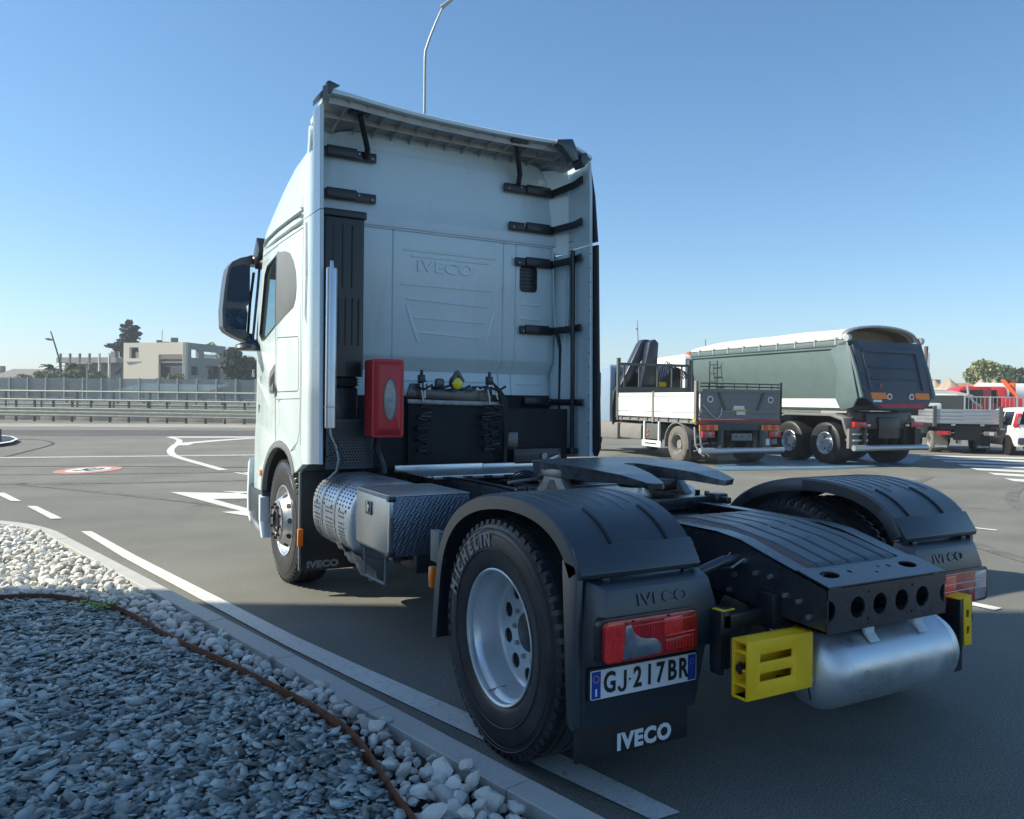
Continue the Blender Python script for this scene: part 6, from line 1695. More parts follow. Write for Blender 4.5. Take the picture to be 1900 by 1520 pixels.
# ------------------------------------------------------------------ small aluminium flatbed
FX, FY = (22.459, 13.443)
Fb = thing('small_flatbed', 'small flatbed truck with bare aluminium drop sides and two marked mud flaps', 'truck', (FX, FY, 0), R(-39.5))
W_ = 2.0
def board(nm, x0, x1, y0, y1, z0, z1):
    b_ = bpy.data.objects.new(nm, None); COL.objects.link(b_); b_.parent = Fb
    n = 4; h = (z1-z0)/n
    for k in range(n): MB().box(x0, x1, y0, y1, z0+h*k+.006, z0+h*(k+1)-.004).build('plank', 'alu_dropside', b_, bevel=.006)
board('drop_tail', .04, W_-.04, -.03, .0, .98, 1.46)
board('drop_side', -.02, .01, .04, 3.3, .98, 1.46)
board('drop_side', W_-.01, W_+.02, .04, 3.3, .98, 1.46)
for x in (0, W_): MB().box(x-.05, x+.05, -.05, .05, .88, 1.56).build('corner_post', 'rail_dark', Fb)
MB().box(0, W_, 0, 3.35, .88, .97).box(.1, W_-.1, -.02, .12, .80, .90).build('bed_floor', 'dark_void', Fb)
MB().box(0, W_, 3.35, 3.42, .9, 1.95).build('headboard', 'rail_dark', Fb)
for s in (-1, 1):
    wheel(Fb, .12 if s < 0 else W_-.12, .95, .36, .42, s, 'pole_grey', 'rubber_dusty' if s < 0 else 'rubber', .6)
    wheel(Fb, .12 if s < 0 else W_-.12, 4.5, .36, .22, s, 'pole_grey', 'rubber', .6)
    x0 = .12 if s < 0 else W_-.58
    MB().box(x0, x0+.46, .50, .53, .14, .72).build('mud_flap', 'dirty_grey' if s < 0 else 'rubber', Fb)
    text('Gamma', .12, frame((x0+.23, .492, .22), (1, 0, 0), (0, 0, 1)), 'logo_white', Fb, depth=.001, shear=.4, bold=.003)
    lx = .10 if s < 0 else W_-.50
    MB().box(lx, lx+.40, -.02, .06, .60, .74).build('tail_light', 'lamp_red' if s < 0 else 'dirty_grey', Fb, bevel=.01)
    MB().box(lx+.16, lx+.3, -.026, -.01, .62, .72).build('lamp_window', 'red_bright' if s < 0 else 'sign_white', Fb)
    MB().box(.5 if s < 0 else W_-.62, .62 if s < 0 else W_-.5, -.05, -.02, .92, .97).build('latch', 'galvanised', Fb)
MB().box(.35, W_-.35, .1, 3.3, .55, .86).box(.6, W_-.6, -.02, .1, .45, .85).build('chassis', 'dark_void', Fb)
MB().tube([(.2, .0, .68), (W_-.2, .0, .68)], .02, 6).build('rear_bar', 'grey_plastic', Fb)
MB().box(.95, 1.05, .7, .9, .3, .5).build('axle_nut', 'galvanised', Fb)
fc = bpy.data.objects.new('cab', None); COL.objects.link(fc); fc.parent = Fb
MB().prism([(3.55, .45), (5.35, .45), (5.5, .95), (4.9, 1.25), (4.55, 1.98), (3.75, 2.02), (3.55, 1.9)], 'x', .05, W_-.05).build('cab_shell', 'van_white', fc, bevel=.06)
MB().prism([(3.8, 1.3), (4.75, 1.3), (4.5, 1.88), (3.85, 1.9)], 'x', .03, W_-.03).build('cab_window', 'dark_glass', fc)

# van nose in front of it, seen under the tipper's tail
VX, VY = (23.564, 15.117)
V = thing('white_van', 'white van tail with two red lamps, half hidden behind the tipper and the flatbed', 'van', (VX, VY, 0), R(-39.5))
MB().prism([(-.2, .5), (2.4, .45), (2.5, 1.5), (2.2, 1.62), (-.25, 1.66), (-.32, 1.2)], 'x', -.75, 1.0).build('body', 'van_white', V, bevel=.08)
for x in (-.72, .82):
    MB().box(x, x+.16, -.36, -.24, 1.18, 1.32).build('tail_light', 'lamp_red', V, bevel=.02)
    MB().box(x, x+.16, -.36, -.24, .96, 1.14).build('tail_light', 'reflector_red', V, bevel=.02)
MB().box(-.5, .75, -.345, -.30, 1.22, 1.55).build('rear_window', 'dark_glass', V, bevel=.02)
MB().box(-.72, .98, -.38, -.2, .45, .62).build('bumper', 'black_plastic', V, bevel=.04)
for s in (-1, 1):
    wheel(V, -.72 if s < 0 else .97, .45, .32, .2, s, 'pole_grey', 'rubber', .6)
    wheel(V, -.72 if s < 0 else .97, 2.0, .32, .2, s, 'pole_grey', 'rubber', .6)

# ------------------------------------------------------------------ white hatchback at the right edge
CX_, CY_ = (23.733, 11.572)
Cc = thing('white_car', 'small white hatchback parked at the right beside the aluminium flatbed', 'car', (CX_, CY_, 0), R(-39.5))
body = []
def carsec(y, zt, hw, zb=.30, sh=.93):
    # half section with tumblehome; sh = shoulder height
    hwt = hw-.17 if zt > 1.1 else hw-.06
    p = [(hw-.05, zb), (hw, zb+.12), (hw+.01, .70), (hw-.01, min(sh, zt-.02)), (hwt+.02, zt-.10 if zt > 1.1 else zt-.01), (hwt-.10, zt-.02 if zt > 1.1 else zt), (hwt-.4, zt)]
    return [(.82+x, y, z) for x, z in p]+[(.82-x, y, z) for x, z in reversed(p)]
for a in ((.0, .95, .72, .42), (.03, 1.2, .76), (.10, 1.46, .79), (.30, 1.535, .80), (1.2, 1.555, .815), (2.2, 1.50, .81), (2.55, 1.36, .81), (2.85, 1.12, .80), (2.95, 1.03, .80), (3.4, .92, .78), (3.58, .78, .72)): body.append(carsec(*a))
MB().loft(body).build('body', 'car_white', Cc, bevel=.0, smooth=50)
for s in (-1, 1):
    X = .82+s*.83
    def sw(pts, nm='side_window', m_='dark_glass', off=.0):
        r = [[(.82+s*(.815+off-(z-.95)*.30), y, z) for y, z in pts], [(.82+s*(.80+off-(z-.95)*.30), y, z) for y, z in pts]]
        return MB().loft(r).build(nm, m_, Cc)
    sw([(.36, .98), (1.05, .96), (1.05, 1.40), (.42, 1.41)]); sw([(1.11, .96), (1.95, .95), (2.45, .97), (2.05, 1.38), (1.11, 1.41)])
    MB().hexa([(X-s*.12, -.02, .92), (X+s*.0, .03, .92), (X+s*.0, .16, .92), (X-s*.12, .05, .92)], [(X-s*.23, .03, 1.36), (X-s*.11, .06, 1.36), (X-s*.11, .20, 1.36), (X-s*.23, .08, 1.36)]).build('tail_light', 'lamp_red', Cc, bevel=.01)
    MB().hexa([(X-s*.135, -.028, 1.02), (X-s*.06, .0, 1.02), (X-s*.06, .1, 1.02), (X-s*.135, .02, 1.02)], [(X-s*.20, .0, 1.25), (X-s*.14, .03, 1.25), (X-s*.14, .1, 1.25), (X-s*.2, .02, 1.25)]).build('lamp_window', 'clear_lens', Cc)
    for y in (.52, 2.85):
        MB().cyl((X-s*.05, y, .31), (X+s*.012, y, .31), .345, 28).build('wheel_arch', 'dark_void', Cc)
        wheel(Cc, X+s*.018, y, .29, .2, s, 'pole_grey', 'rubber', .64)
    MB().box(min(X, X+s*.02), max(X, X+s*.02), 1.15, 1.30, .84, .87).build('door_handle', 'black_plastic', Cc)
MB().prism([(.15, 1.00), (1.49, 1.00), (1.40, 1.42), (.24, 1.42)], 'y', .0, .02).build('rear_window', 'dark_glass', Cc)
MB().box(.10, 1.54, -.05, .1, .36, .58).build('bumper', 'black_plastic', Cc, bevel=.05)
MB().box(.56, 1.08, -.06, -.04, .60, .71).build('number_plate', 'plate_white', Cc)
MB().box(-.01, .01, .78, .90, 1.08, 1.20).build('window_paper', 'sign_white', Cc)

# ------------------------------------------------------------------ black tipper body behind
BX, BY = (34.178, 21.747)
Bt = thing('black_tipper', 'low black tipper with a white cover and white script on its tail', 'truck', (BX, BY, 0), R(-47))
MB().prism([(-.25, 1.1), (2.25, 1.1), (2.22, 2.06), (-.2, 2.06)], 'y', 0, .08).build('tailgate', 'black_satin', Bt, bevel=.01)
MB().box(-.25, -.19, .08, 4.5, 1.1, 2.06).box(2.19, 2.25, .08, 4.5, 1.1, 2.06).box(-.2, 2.2, 4.4, 4.5, 1.1, 2.06).box(-.2, 2.2, .08, 4.4, 1.1, 1.2).build('body_side', 'black_satin', Bt)
MB().box(-.25, 2.25, -.03, .0, 1.28, 1.31).build('gate_ledge', 'grey_plastic', Bt)
cv = [[(-.25+2.5*t, y, 2.07+.30*k*math.sin(PI*min(1, .28+t*.75))**.7) for t in [i/12 for i in range(13)]] for y, k in ((.0, .9), (1.5, 1.2), (4.4, 1.2))]
MB().loft(cv, closed=False).build('cover', 'tarp', Bt, smooth=60)
MB().prism([(-.25, 2.06), (2.25, 2.06), (1.85, 2.18), (1.3, 2.29), (.5, 2.32), (-.25, 2.30)], 'y', -.01, .02).build('cover_end', 'tarp', Bt)
MB().box(.2, .3, 0, 4.4, .7, 1.1).box(1.7, 1.8, 0, 6.5, .7, 1.1).box(.25, 1.75, .2, 6.5, .6, 1.0).build('chassis', 'dark_void', Bt)
for s in (-1, 1):
    for y in (.9, 5.6): wheel(Bt, -.2 if s < 0 else 2.2, y, .48, .5 if y < 2 else .3, s)
MB().box(-.2, 2.2, 4.9, 6.6, .7, 2.25).build('cab', 'van_white', Bt, bevel=.08)
text('G', .30, frame((.02, -.012, 1.58), (1, 0, 0), (0, 0, 1)), 'logo_white', Bt, depth=.002, bold=.01)
text('alfec', .30, frame((.62, -.012, 1.55), (1, 0, 0), (0, 0, 1)), 'logo_white', Bt, depth=.002, bold=.008, shear=.5)
MB().box(.45, 1.28, -.013, -.008, 1.72, 1.745).build('logo_line', 'logo_white', Bt)
MB().tube([(34.61, 19.786, 2.515), (34.168, 19.456, 2.079), (34.365, 19.34, 1.782), (34.714, 19.138, 1.487)], .05, 8).build('tipper_prop', 'alu_dropside')
tag(bpy.data.objects['tipper_prop'], 'bent pale steel prop beside the black tipper tail', 'steel prop')

# ------------------------------------------------------------------ railing and red lorries behind it
def fence_line(A, B, n, z0, z1, label, name, cat, mats, bars=0):
    A = Vector(A).to_2d() if len(A) > 2 else Vector(A); B = Vector(B); d = (B-A)
    t = thing(name, label, cat, (A.x, A.y, 0), math.atan2(d.y, d.x)); L_ = d.length
    return t, L_
rt, L_ = fence_line((31.096, 17.746), (32.924, 14.412), 10, 0, 1, 'grey metal railing with two rows of bars behind the white hatchback', 'yard_railing', 'railing', None)
for z in (1.05, 1.95, 1.20, .2): MB().tube([(0, 0, z), (L_, 0, z)], .025, 6).build('rail', 'galvanised', rt)
n = int(L_/.9)
for k in range(n+1): MB().box(L_*k/n-.03, L_*k/n+.03, -.03, .03, 0, 2.0).build('post', 'galvanised', rt)
me_bar = MB().box(-.008, .008, -.008, .008, 0, .72).mesh('bar'); me_bar.materials.append(MATS['galvanised'])
k = 0; x = .15
while x < L_ and k < 140:
    for z in (.25, 1.22): link('bar', me_bar, None, rt, loc=(x, 0, z))
    x += .15; k += 1
def lorry(u0, D_, z_, label, col, rz, crane):
    x, y = u0
    t = thing('red_lorry', label, 'lorry', (x, y, 0), rz)
    MB().prism([(0, .8), (2.0, .8), (2.1, 1.7), (1.8, 2.6), (1.5, 2.75), (.1, 2.75), (0, 2.6)], 'y', -1.2, 1.2).build('cab', col, t, bevel=.08)
    MB().prism([(.5, 1.75), (1.95, 1.75), (1.72, 2.5), (.5, 2.55)], 'y', -1.22, 1.22).build('cab_window', 'dark_glass', t)
    MB().box(2.06, 2.12, -1.0, 1.0, 1.75, 2.3).build('windscreen', 'dark_glass', t)
    MB().box(-5.5, -.1, -1.15, 1.15, 1.0, 1.2).box(-5.5, 1.5, -.4, .4, .6, 1.0).build('chassis', 'dark_void', t)
    MB().box(-5.5, -.6, -1.18, 1.18, 1.2, 2.05).build('load_bed', 'van_white' if crane else 'lorry_red', t, bevel=.03)
    for yy, s in ((-1.2, 1), (1.2, -1)):
        for xx in (.9, -4.2):
            w_ = wheel(t, xx, yy, .5, .3, -1, conv=1); w_.rotation_euler = (0, 0, R(90)*s)
    if crane:
        MB().hexa([(-.5, -.25, 1.0), (-.1, -.25, 1.0), (-.1, .25, 1.0), (-.5, .25, 1.0)], [(-.45, -.2, 3.0), (-.15, -.2, 3.0), (-.15, .2, 3.0), (-.45, .2, 3.0)]).build('crane_column', 'crane_orange', t, bevel=.03)
        MB().tube([(-.3, 0, 3.0), (.2, .3, 3.15), (-.7, .8, 1.9)], .14, 6).build('crane_boom', 'crane_orange', t)
    return t
lorry((46.726, 26.133), 50, 0, 'red lorry cab behind the grey railing with a dark side window', 'lorry_red', R(140), False)
lorry((47.928, 25.453), 50, 0, 'lorry with an orange crane column, standing behind the railing next to the red cab', 'lorry_red', R(118), True)
tkx, tky = (54.836, 28.436)
o = MB().cyl((-3, 0, 2.0), (3, 0, 2.0), 1.15, 28).cyl((-3.1, 0, 2.0), (-3, 0, 2.0), .9, 28).box(-3, 3, -.6, .6, .5, 1.0).build('silo_tank', 'white_wall')
o.location = (tkx, tky, 0); o.rotation_euler = (0, 0, R(-20)); tag(o, 'white cylindrical tank beyond the orange crane lorry', 'tank')

# ------------------------------------------------------------------ heaps, far roofs, trees, poles
def heap(c, w, h, label, seed):
    rs = np.random.default_rng(seed)
    def fn(u_, v_):
        a = 2*PI*u_; r_ = w*v_*(1+.08*math.sin(3*a+seed)+.04*math.sin(7*a)); z = h*(1-v_)**1.05+.05*math.sin(9*a+v_*20)*v_*(1-v_)
        if v_ == 1: z = -.1
        return (r_*math.cos(a), r_*math.sin(a), z)
    o = MB().grid(fn, 40, 14).build('gravel_heap', 'gravel_heap', smooth=60); o.location = (c[0], c[1], 0)
    return tag(o, label, 'gravel heap', 'gravel heaps beyond the yard')
heap((59.119, 37.504), 3.6, 3.674, 'gravel heap just right of the tipper tail, leftmost of the row', 1)
heap((58.263, 35.69), 3.9, 3.751, 'gravel heap in front of the terracotta roof', 2)
heap((58.441, 33.29), 3.3, 3.673, 'sharp gravel heap below the pale green trees', 3)
heap((61.338, 33.948), 3.2, 3.670, 'gravel heap just left of the orange crane column', 4)
hx, hy = (78.552, 47.185)
Hh = thing('house', 'far house with a hipped terracotta roof behind the gravel heaps', 'house', (hx, hy, 0), R(-32))
MB().box(-4, 3, -3, 3, 0, 2.9).build('wall', 'render_grey', Hh)
MB().add([(-4.6, -3.6, 2.85), (3.6, -3.6, 2.85), (3.6, 3.6, 2.85), (-4.6, 3.6, 2.85), (-2.0, 0, 3.9), (.6, 0, 3.9)], [(0, 1, 5, 4), (1, 2, 5), (2, 3, 4, 5), (3, 0, 4), (0, 3, 2, 1)]).build('roof', 'roof_tile', Hh, smooth=None)
for x in (-2.8, -.6, 1.6): MB().box(x, x+.9, -3.03, -2.98, 1.0, 2.1).build('window', 'window_blue', Hh)
wx, wy = (109.997, 68.452)
o = MB().box(-14, 6, 0, 12, 0, 4.6).build('warehouse', 'render_shade'); o.location = (wx, wy, 0); o.rotation_euler = (0, 0, R(-30)); tag(o, 'long low grey warehouse on the skyline behind the terracotta roof', 'warehouse')
MB_ = MB().box(-14.2, 6.2, -.2, 12.2, 4.6, 4.75).box(-1, .2, 3, 4, 4.75, 5.4); r_ = MB_.build('roof', 'dirty_grey', o)

def leaves(name, blobs, n, size, m, parent, seed, flat=1.0, hollow=.55):
    """leaf clumps: small bent quads spread through ellipsoid blobs"""
    rs = np.random.default_rng(seed)
    vol = np.array([b[3]*b[4]*b[5] for b in blobs]); pr = vol**(2/3.); pr /= pr.sum()
    bi = rs.choice(len(blobs), n, p=pr); B = np.array([b[:6] for b in blobs])[bi]
    d = rs.normal(size=(n, 3)); d /= np.linalg.norm(d, axis=1)[:, None]
    r_ = (hollow+(1-hollow)*rs.uniform(0, 1, n))**1.0*(1+rs.normal(0, .07, n))
    c = B[:, :3]+d*B[:, 3:6]*r_[:, None]
    a = rs.normal(size=(n, 3)); a /= np.linalg.norm(a, axis=1)[:, None]; b = np.cross(a, rs.normal(size=(n, 3))); b /= np.linalg.norm(b, axis=1)[:, None]
    s = size*rs.uniform(.6, 1.4, n)[:, None]
    V = np.stack([c-a*s*.6-b*s*.3, c+a*s*.1-b*s*.45, c+a*s*.7+b*s*.05, c+b*s*.5-a*s*.1], 1).reshape(-1, 3)
    V[:, 2] = np.maximum(V[:, 2], .02)
    f = np.arange(n*4).reshape(n, 4)
    me = np_mesh(name, V, [f], np.repeat(rs.uniform(.7, 1.3, n), 4))
    return link(name, me, m, parent)
def tree(pos, h, r_, label, m, seed, name='tree', trunk=.18, nb=14, n=5000, low=.25, size=.26, group='trees beyond the yard', sx=1.0):
    t = thing(name, label, 'tree', (pos[0], pos[1], 0), 0, group); rs = random.Random(seed); bl = []
    for k in range(nb):
        a = rs.uniform(0, 2*PI); q = rs.uniform(.1, .68)*r_; z = h*(low+(1-low)*rs.uniform(.18, .86)); rr_ = r_*rs.uniform(.30, .5)
        q *= math.sin(PI*min(.95, max(.12, (z/h-low)/(1-low))))**.5
        bl.append((q*math.cos(a)*sx, q*math.sin(a), z, rr_*sx, rr_, rr_*.8))
    mb = MB().tube([(0, 0, 0), (.05*r_, 0, h*.3), (0, .05*r_, h*.7)], [trunk, trunk*.8, trunk*.3], 8)
    mb.build('trunk', 'bark', t)
    for k in range(4):
        b = bl[k]; MB().tube([(0, 0, h*low*.9), (b[0]*.5, b[1]*.5, (b[2]+h*low)*.5), (b[0], b[1], b[2])], [trunk*.5, trunk*.3, trunk*.1], 6).build('limb', 'bark', t)
    leaves('crown', bl, n, size, m, t, seed)
    return t
tree((84.397, 48.472), 6.349, 2.6, 'pale green tree, leftmost of the three beyond the gravel heaps', 'leaf_pale', 21, low=.2)
tree((87.824, 48.829), 6.242, 2.3, 'mid green tree in the middle of the three beyond the heaps', 'leaf_green', 22, low=.2)
tree((84.969, 45.849), 6.164, 1.9, 'dark green tree, rightmost of the three beyond the heaps', 'leaf_dark', 23, low=.2)
def pole(name, label, pts, r_, m, cat='pole'):
    o = MB().tube(pts, r_, 8).build(name, m); return tag(o, label, cat)
pole('wooden_pole', 'brown pole rising right of the tipper tail', [(26.868, 16.691, 1.726), (26.86, 16.716, 3.262), (26.857, 16.726, 3.872)], [.05, .05, .08], 'pole_brown')
pole('thin_mast', 'thin grey mast with small crossbars right of the brown pole', [(53.132, 33.996, 1.979), (53.114, 34.052, 5.411)], .06, 'pole_grey', 'mast')
for v in (662, 668): pass
pole('aerial_mast', 'thin aerial mast standing above the loader crane', [(34.65, 44.47, 1.989), (34.595, 44.55, 5.735), (34.551, 44.6, 7.589)], [.10, .07, .03], 'pole_grey', 'mast')
o = MB().tube([(34.435, 44.657, 6.916), (34.607, 44.559, 6.899)], .05, 6).build('crossbar', 'pole_grey', bpy.data.objects['aerial_mast'])
# tall street lamp behind the cab
lp = thing('street_lamp', 'tall pale street lamp rising behind the roof of the white cab', 'street lamp', (*(9.026, 24.502), 0))
bx_, by_ = (9.026, 24.502)
def rel(p, b): return (p[0]-b[0], p[1]-b[1], p[2])
MB().tube([(0, 0, 0), rel((8.974, 24.663, 11.603), (bx_, by_)), rel((8.978, 24.694, 14.127), (bx_, by_))], [.09, .055, .05], 12).build('pole', 'pole_grey', lp)
MB().tube([rel((8.978, 24.691, 13.97), (bx_, by_)), rel((8.994, 24.687, 14.305), (bx_, by_)), rel((9.12, 24.621, 14.761), (bx_, by_)), rel((9.306, 24.523, 15.315), (bx_, by_)), rel((9.543, 24.397, 15.95), (bx_, by_))], [.055, .05, .045, .04, .03], 10).build('arm', 'pole_grey', lp)
MB().tube([rel((9.475, 24.435, 15.89), (bx_, by_)), rel((9.85, 24.227, 16.231), (bx_, by_))], [.09, .06], 10).build('lamp_head', 'pole_grey', lp)

# ------------------------------------------------------------------ LEFT: guard rails, screens, buildings
def placed(A, B):
    A, B = Vector(A), Vector(B); d = B-A; return A, math.atan2(d.y, d.x), d.length
A, rz, L_ = placed((-8.714, 55.471), (21.672, 34.349))
g1 = thing('guard_rail', 'long weathered steel guard rail with a top tube, nearest beyond the road', 'guard rail', (A.x, A.y, 0), rz)
wave = [(.30, 0), (.34, -.06), (.40, -.06), (.45, .0), (.50, .0), (.53, -.06), (.60, -.06), (.65, 0), (.70, 0), (.74, -.06), (.79, -.06), (.82, 0)]
seg = 4.3; k = 0; x = 0
while x < L_:
    x1 = min(L_, x+seg)
    MB().loft([[(x, y, z) for z, y in wave], [(x1+.05, y-.002, z) for z, y in wave]], closed=False).build('beam', 'rail_steel', g1, smooth=50)
    x += seg
post = MB().prism([(-.05, -.0), (.05, 0), (.05, .10), (-.05, .10)], 'z', 0, 1.25).mesh('post'); post.materials.append(MATS['rail_dark'])
foot = MB().box(-.09, .09, -.08, .02, .0, .26).mesh('post_foot'); foot.materials.append(MATS['concrete'])
n = int(L_/1.15)
for i in range(n): link('post', post, None, g1, loc=(.4+i*1.15, .03, 0))
MB().tube([(0, .04, 1.27), (L_, .04, 1.27)], .045, 8).build('top_tube', 'rail_steel', g1)
A, rz, L_ = placed((-9, 58.392), (22.993, 36.36))
wl = thing('low_wall', 'low pale concrete wall in blocks behind the nearest guard rail', 'wall', (A.x, A.y, 0), rz)
blk = MB().box(0.012, 2.28, -.1, .1, 0, .62).mesh('wall_block', bevel=.01); blk.materials.append(MATS['concrete'])
for i in range(int(L_/2.3)): link('wall_block', blk, None, wl, loc=(i*2.3, random.uniform(-.01, .01), 0))
A, rz, L_ = placed((-9.882, 67.397), (26.733, 42.057))
g2 = thing('bridge_railing', 'second grey railing of thin frames behind the guard rail', 'railing', (A.x, A.y, 0), rz)
MB().tube([(0, 0, 1.80), (L_, 0, 1.80)], .055, 8).tube([(0, 0, .55), (L_, 0, .55)], .03, 6).build('rail', 'rail_steel', g2)
for i in range(int(L_/2.65)+1): MB().box(i*2.65-.05, i*2.65+.05, -.04, .04, 0, 1.8).build('post', 'rail_dark', g2)
fm_ = MB()
for a, b, c, d in ((0, .9, 1.30, 1.33), (0, .9, .95, .98), (0, .03, .3, 1.33), (.87, .9, .3, 1.33)): fm_.box(a, b, -.01, .01, c, d)
fme = fm_.mesh('frame'); fme.materials.append(MATS['rail_steel'])
for i in range(int(L_/1.32)): link('frame', fme, None, g2, loc=(.2+i*1.32, 0, .05))
A, rz, L_ = placed((-10.358, 72.265), (28.934, 45.408))
g3 = thing('guard_rail', 'farther dark guard rail on the other side of the road, behind the thin frames', 'guard rail', (A.x, A.y, 0), rz)
MB().loft([[(0, y, z+.1) for z, y in wave], [(L_, y, z+.1) for z, y in wave]], closed=False).build('beam', 'rail_steel', g3, smooth=50)
for i in range(int(L_/2)): link('post', post, None, g3, loc=(.4+i*2, .05, 0))
MB().box(0, L_, .6, .9, 0, 1.0).build('kerb_wall', 'concrete', g3)
A, rz, L_ = placed((-11.788, 86.868), (33.335, 52.111))
sc = thing('glass_screen', 'row of tall smoky glass noise panels on steel posts before the buildings', 'noise screen', (A.x, A.y, 0), rz)
pm_ = MB().box(-.07, .07, -.08, .08, 0, 3.08).mesh('post'); pm_.materials.append(MATS['pole_grey'])
gm_ = MB().box(.08, 1.70, -.012, .012, 1.0, 3.02).mesh('pane'); gm_.materials.append(MATS['screen_glass'])
bm_ = MB().box(.08, 1.70, -.1, .1, 0, 1.0).mesh('sill'); bm_.materials.append(MATS['concrete'])
bt_ = MB().box(.08, 1.70, -.03, .03, 1.9, 1.96).mesh('pane_bar'); bt_.materials.append(MATS['pole_grey'])
for i in range(int(L_/1.78)):
    x = .3+i*1.78
    link('post', pm_, None, sc, loc=(x, 0, 0)); link('pane', gm_, None, sc, loc=(x, 0, 0)); link('sill', bm_, None, sc, loc=(x, 0, 0)); link('pane_bar', bt_, None, sc, loc=(x, 0, 0))

# ---- modern house with cut-outs
def wallp(name, A, B, z0, z1, holes, m, parent, th=.35):
    A, rz, L_ = placed(A, B)
    M = Matrix.Translation((A.x, A.y, 0)) @ Matrix.Rotation(rz, 4, 'Z')
    return MB().prism([(0, z0), (L_, z0), (L_, z1), (0, z1)], 'y', 0, th, holes, M=M).build(name, m, parent), M, L_
Pa, Pb, Pc = Vector((4.292, 96.724)), Vector((9.9, 90.674)), Vector((14.945, 95.862))
back = Pa+(Pc-Pb)
Hs = thing('modern_house', 'beige flat-roofed modern house with recessed windows beyond the screens', 'house')
ZT = 7.35
La = (Pb-Pa).length; Lb = (Pc-Pb).length
def R4(x0, x1, z0, z1): return [(x0, z0), (x1, z0), (x1, z1), (x0, z1)]
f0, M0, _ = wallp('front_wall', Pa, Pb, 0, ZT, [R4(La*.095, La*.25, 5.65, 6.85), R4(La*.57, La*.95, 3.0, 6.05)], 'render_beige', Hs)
f1, M1, _ = wallp('side_wall', Pb, Pc, 0, ZT, [R4(Lb*.12, Lb*.30, 5.75, 6.65), R4(Lb*.44, Lb*.84, 5.85, 6.55), R4(Lb*.12, Lb*.29, 3.85, 4.8), R4(Lb*.50, Lb*.86, 2.0, 5.0)], 'render_grey', Hs)  # beige house's side turned from the sun; its shade is in the grey colour
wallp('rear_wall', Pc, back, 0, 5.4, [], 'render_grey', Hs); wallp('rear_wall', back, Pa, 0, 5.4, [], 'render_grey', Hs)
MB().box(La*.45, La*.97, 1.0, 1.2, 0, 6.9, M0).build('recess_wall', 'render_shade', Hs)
w1 = MB().box(La*.58, La*.90, .92, 1.0, 3.15, 4.75, M0).build('window', 'window_blue', Hs)
MB().box(La*.70, La*.71, .88, .93, 3.15, 4.75, M0).box(La*.58, La*.90, .88, .93, 4.72, 4.8, M0).build('window_frame', 'alu_dropside', w1)
MB().box(La*.10, La*.17, .9, 1.0, 5.7, 6.4, M0).build('recess_panel', 'render_shade', Hs)
MB().box(La*.0, La*.4, .36, .9, 5.3, 5.62, M0).build('terrace_slab', 'render_grey', Hs)
MB().box(Lb*.11, Lb*.31, .4, .5, 3.8, 4.85, M1).build('window', 'window_blue', Hs)
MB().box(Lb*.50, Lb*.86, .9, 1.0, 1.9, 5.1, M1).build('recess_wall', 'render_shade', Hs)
MB().box(Lb*.55, Lb*.80, .82, .9, 3.4, 4.6, M1).build('window', 'window_blue', Hs)
MB().box(0.3, Lb-.3, .5, La-.5, 5.15, 5.3, M1).build('flat_roof', 'render_grey', Hs)
for a, b, z in ((.30, .40, 7.0), (.42, .52, 6.9), (.55, .68, 7.9)): pass
rx, ry = (8.717, 97.091)
for dx, w_, h_ in ((-1.0, .55, 1.0), (-.35, .7, .85), (.5, .75, 1.35)): MB().box(rx+dx, rx+dx+w_, ry, ry+.8, 5.3, 6.85+h_).build('roof_unit', 'dirty_grey', Hs)
MB().tube([(rx-.45, ry, 6.8), (rx-.45, ry, 9.0)], .03, 6).build('aerial', 'rail_dark', Hs)
MB().box(Lb*.45, Lb*.83, .5, .6, 5.9, 6.3, M1).build('planter', 'white_wall', Hs)
# low wing with fins
wg = thing('low_wing', 'low grey wing with slim fins under a flat roof, left of the beige house', 'house')
Qa, Qb = Vector((-1.248, 105.035)), Vector((4.474, 98.92))
fw_, Mq, Lq = wallp('wall', Qa+(Qb-Qa).normalized()*0, Qb, 0, 5.2, [], 'render_shade', wg)
MB().box(0, Lq, -1.2, 4, 5.2, 5.8, Mq).build('flat_roof', 'render_grey', wg)
for k in range(6): MB().box(Lq*(.06+.165*k)-.04, Lq*(.06+.165*k)+.10, -1.25, -1.0, 0, 6.25, Mq).build('fin', 'white_wall' if k > 3 else 'dirty_grey', wg)
MB().box(Lq*.72, Lq*.80, -.05, 0, 3.1, 4.6, Mq).build('window', 'window_blue', wg); MB().box(Lq*.86, Lq*.96, -.05, 0, 3.1, 4.6, Mq).build('window', 'window_blue', wg)
MB().box(Lq*.46, Lq*.58, -.05, 0, 4.0, 4.6, Mq).build('window', 'window_blue', wg)
MB().box(Lq*.72, Lq*.85, -1.45, -1.40, 2.35, 3.15, Mq).build('banner', 'sign_white', wg)
MB().box(Lq*.67, Lq*.74, 1, 1.6, 5.8, 6.6, Mq).build('chimney', 'dirty_grey', wg)
cn = MB(); p0, p1, p2, p3 = (2.545, 83.353, 1.898), (5.154, 84.183, 2.651), (12.001, 78.003, 2.547), (10.055, 76.799, 1.95)
cn.hexa([p0, p3, p2, p1], [(p[0], p[1], p[2]+.14) for p in (p0, p3, p2, p1)]); o = cn.build('canopy', 'white_wall'); tag(o, 'thin white canopy roof seen through the glass screens below the beige house', 'canopy')
for i, p in enumerate((p0, p1, p2, p3)): MB().tube([(p[0], p[1], 0), p], .08, 6).build('canopy_post', 'pole_grey', bpy.data.objects['canopy'])
lh = thing('cottage', 'brownish house with balconies at the left edge of the view', 'house', (*(-8.023, 126.114), 0), R(-29))
MB().box(-6, 1.2, -3, 5, 0, 3.9).build('wall', 'render_shade', lh)
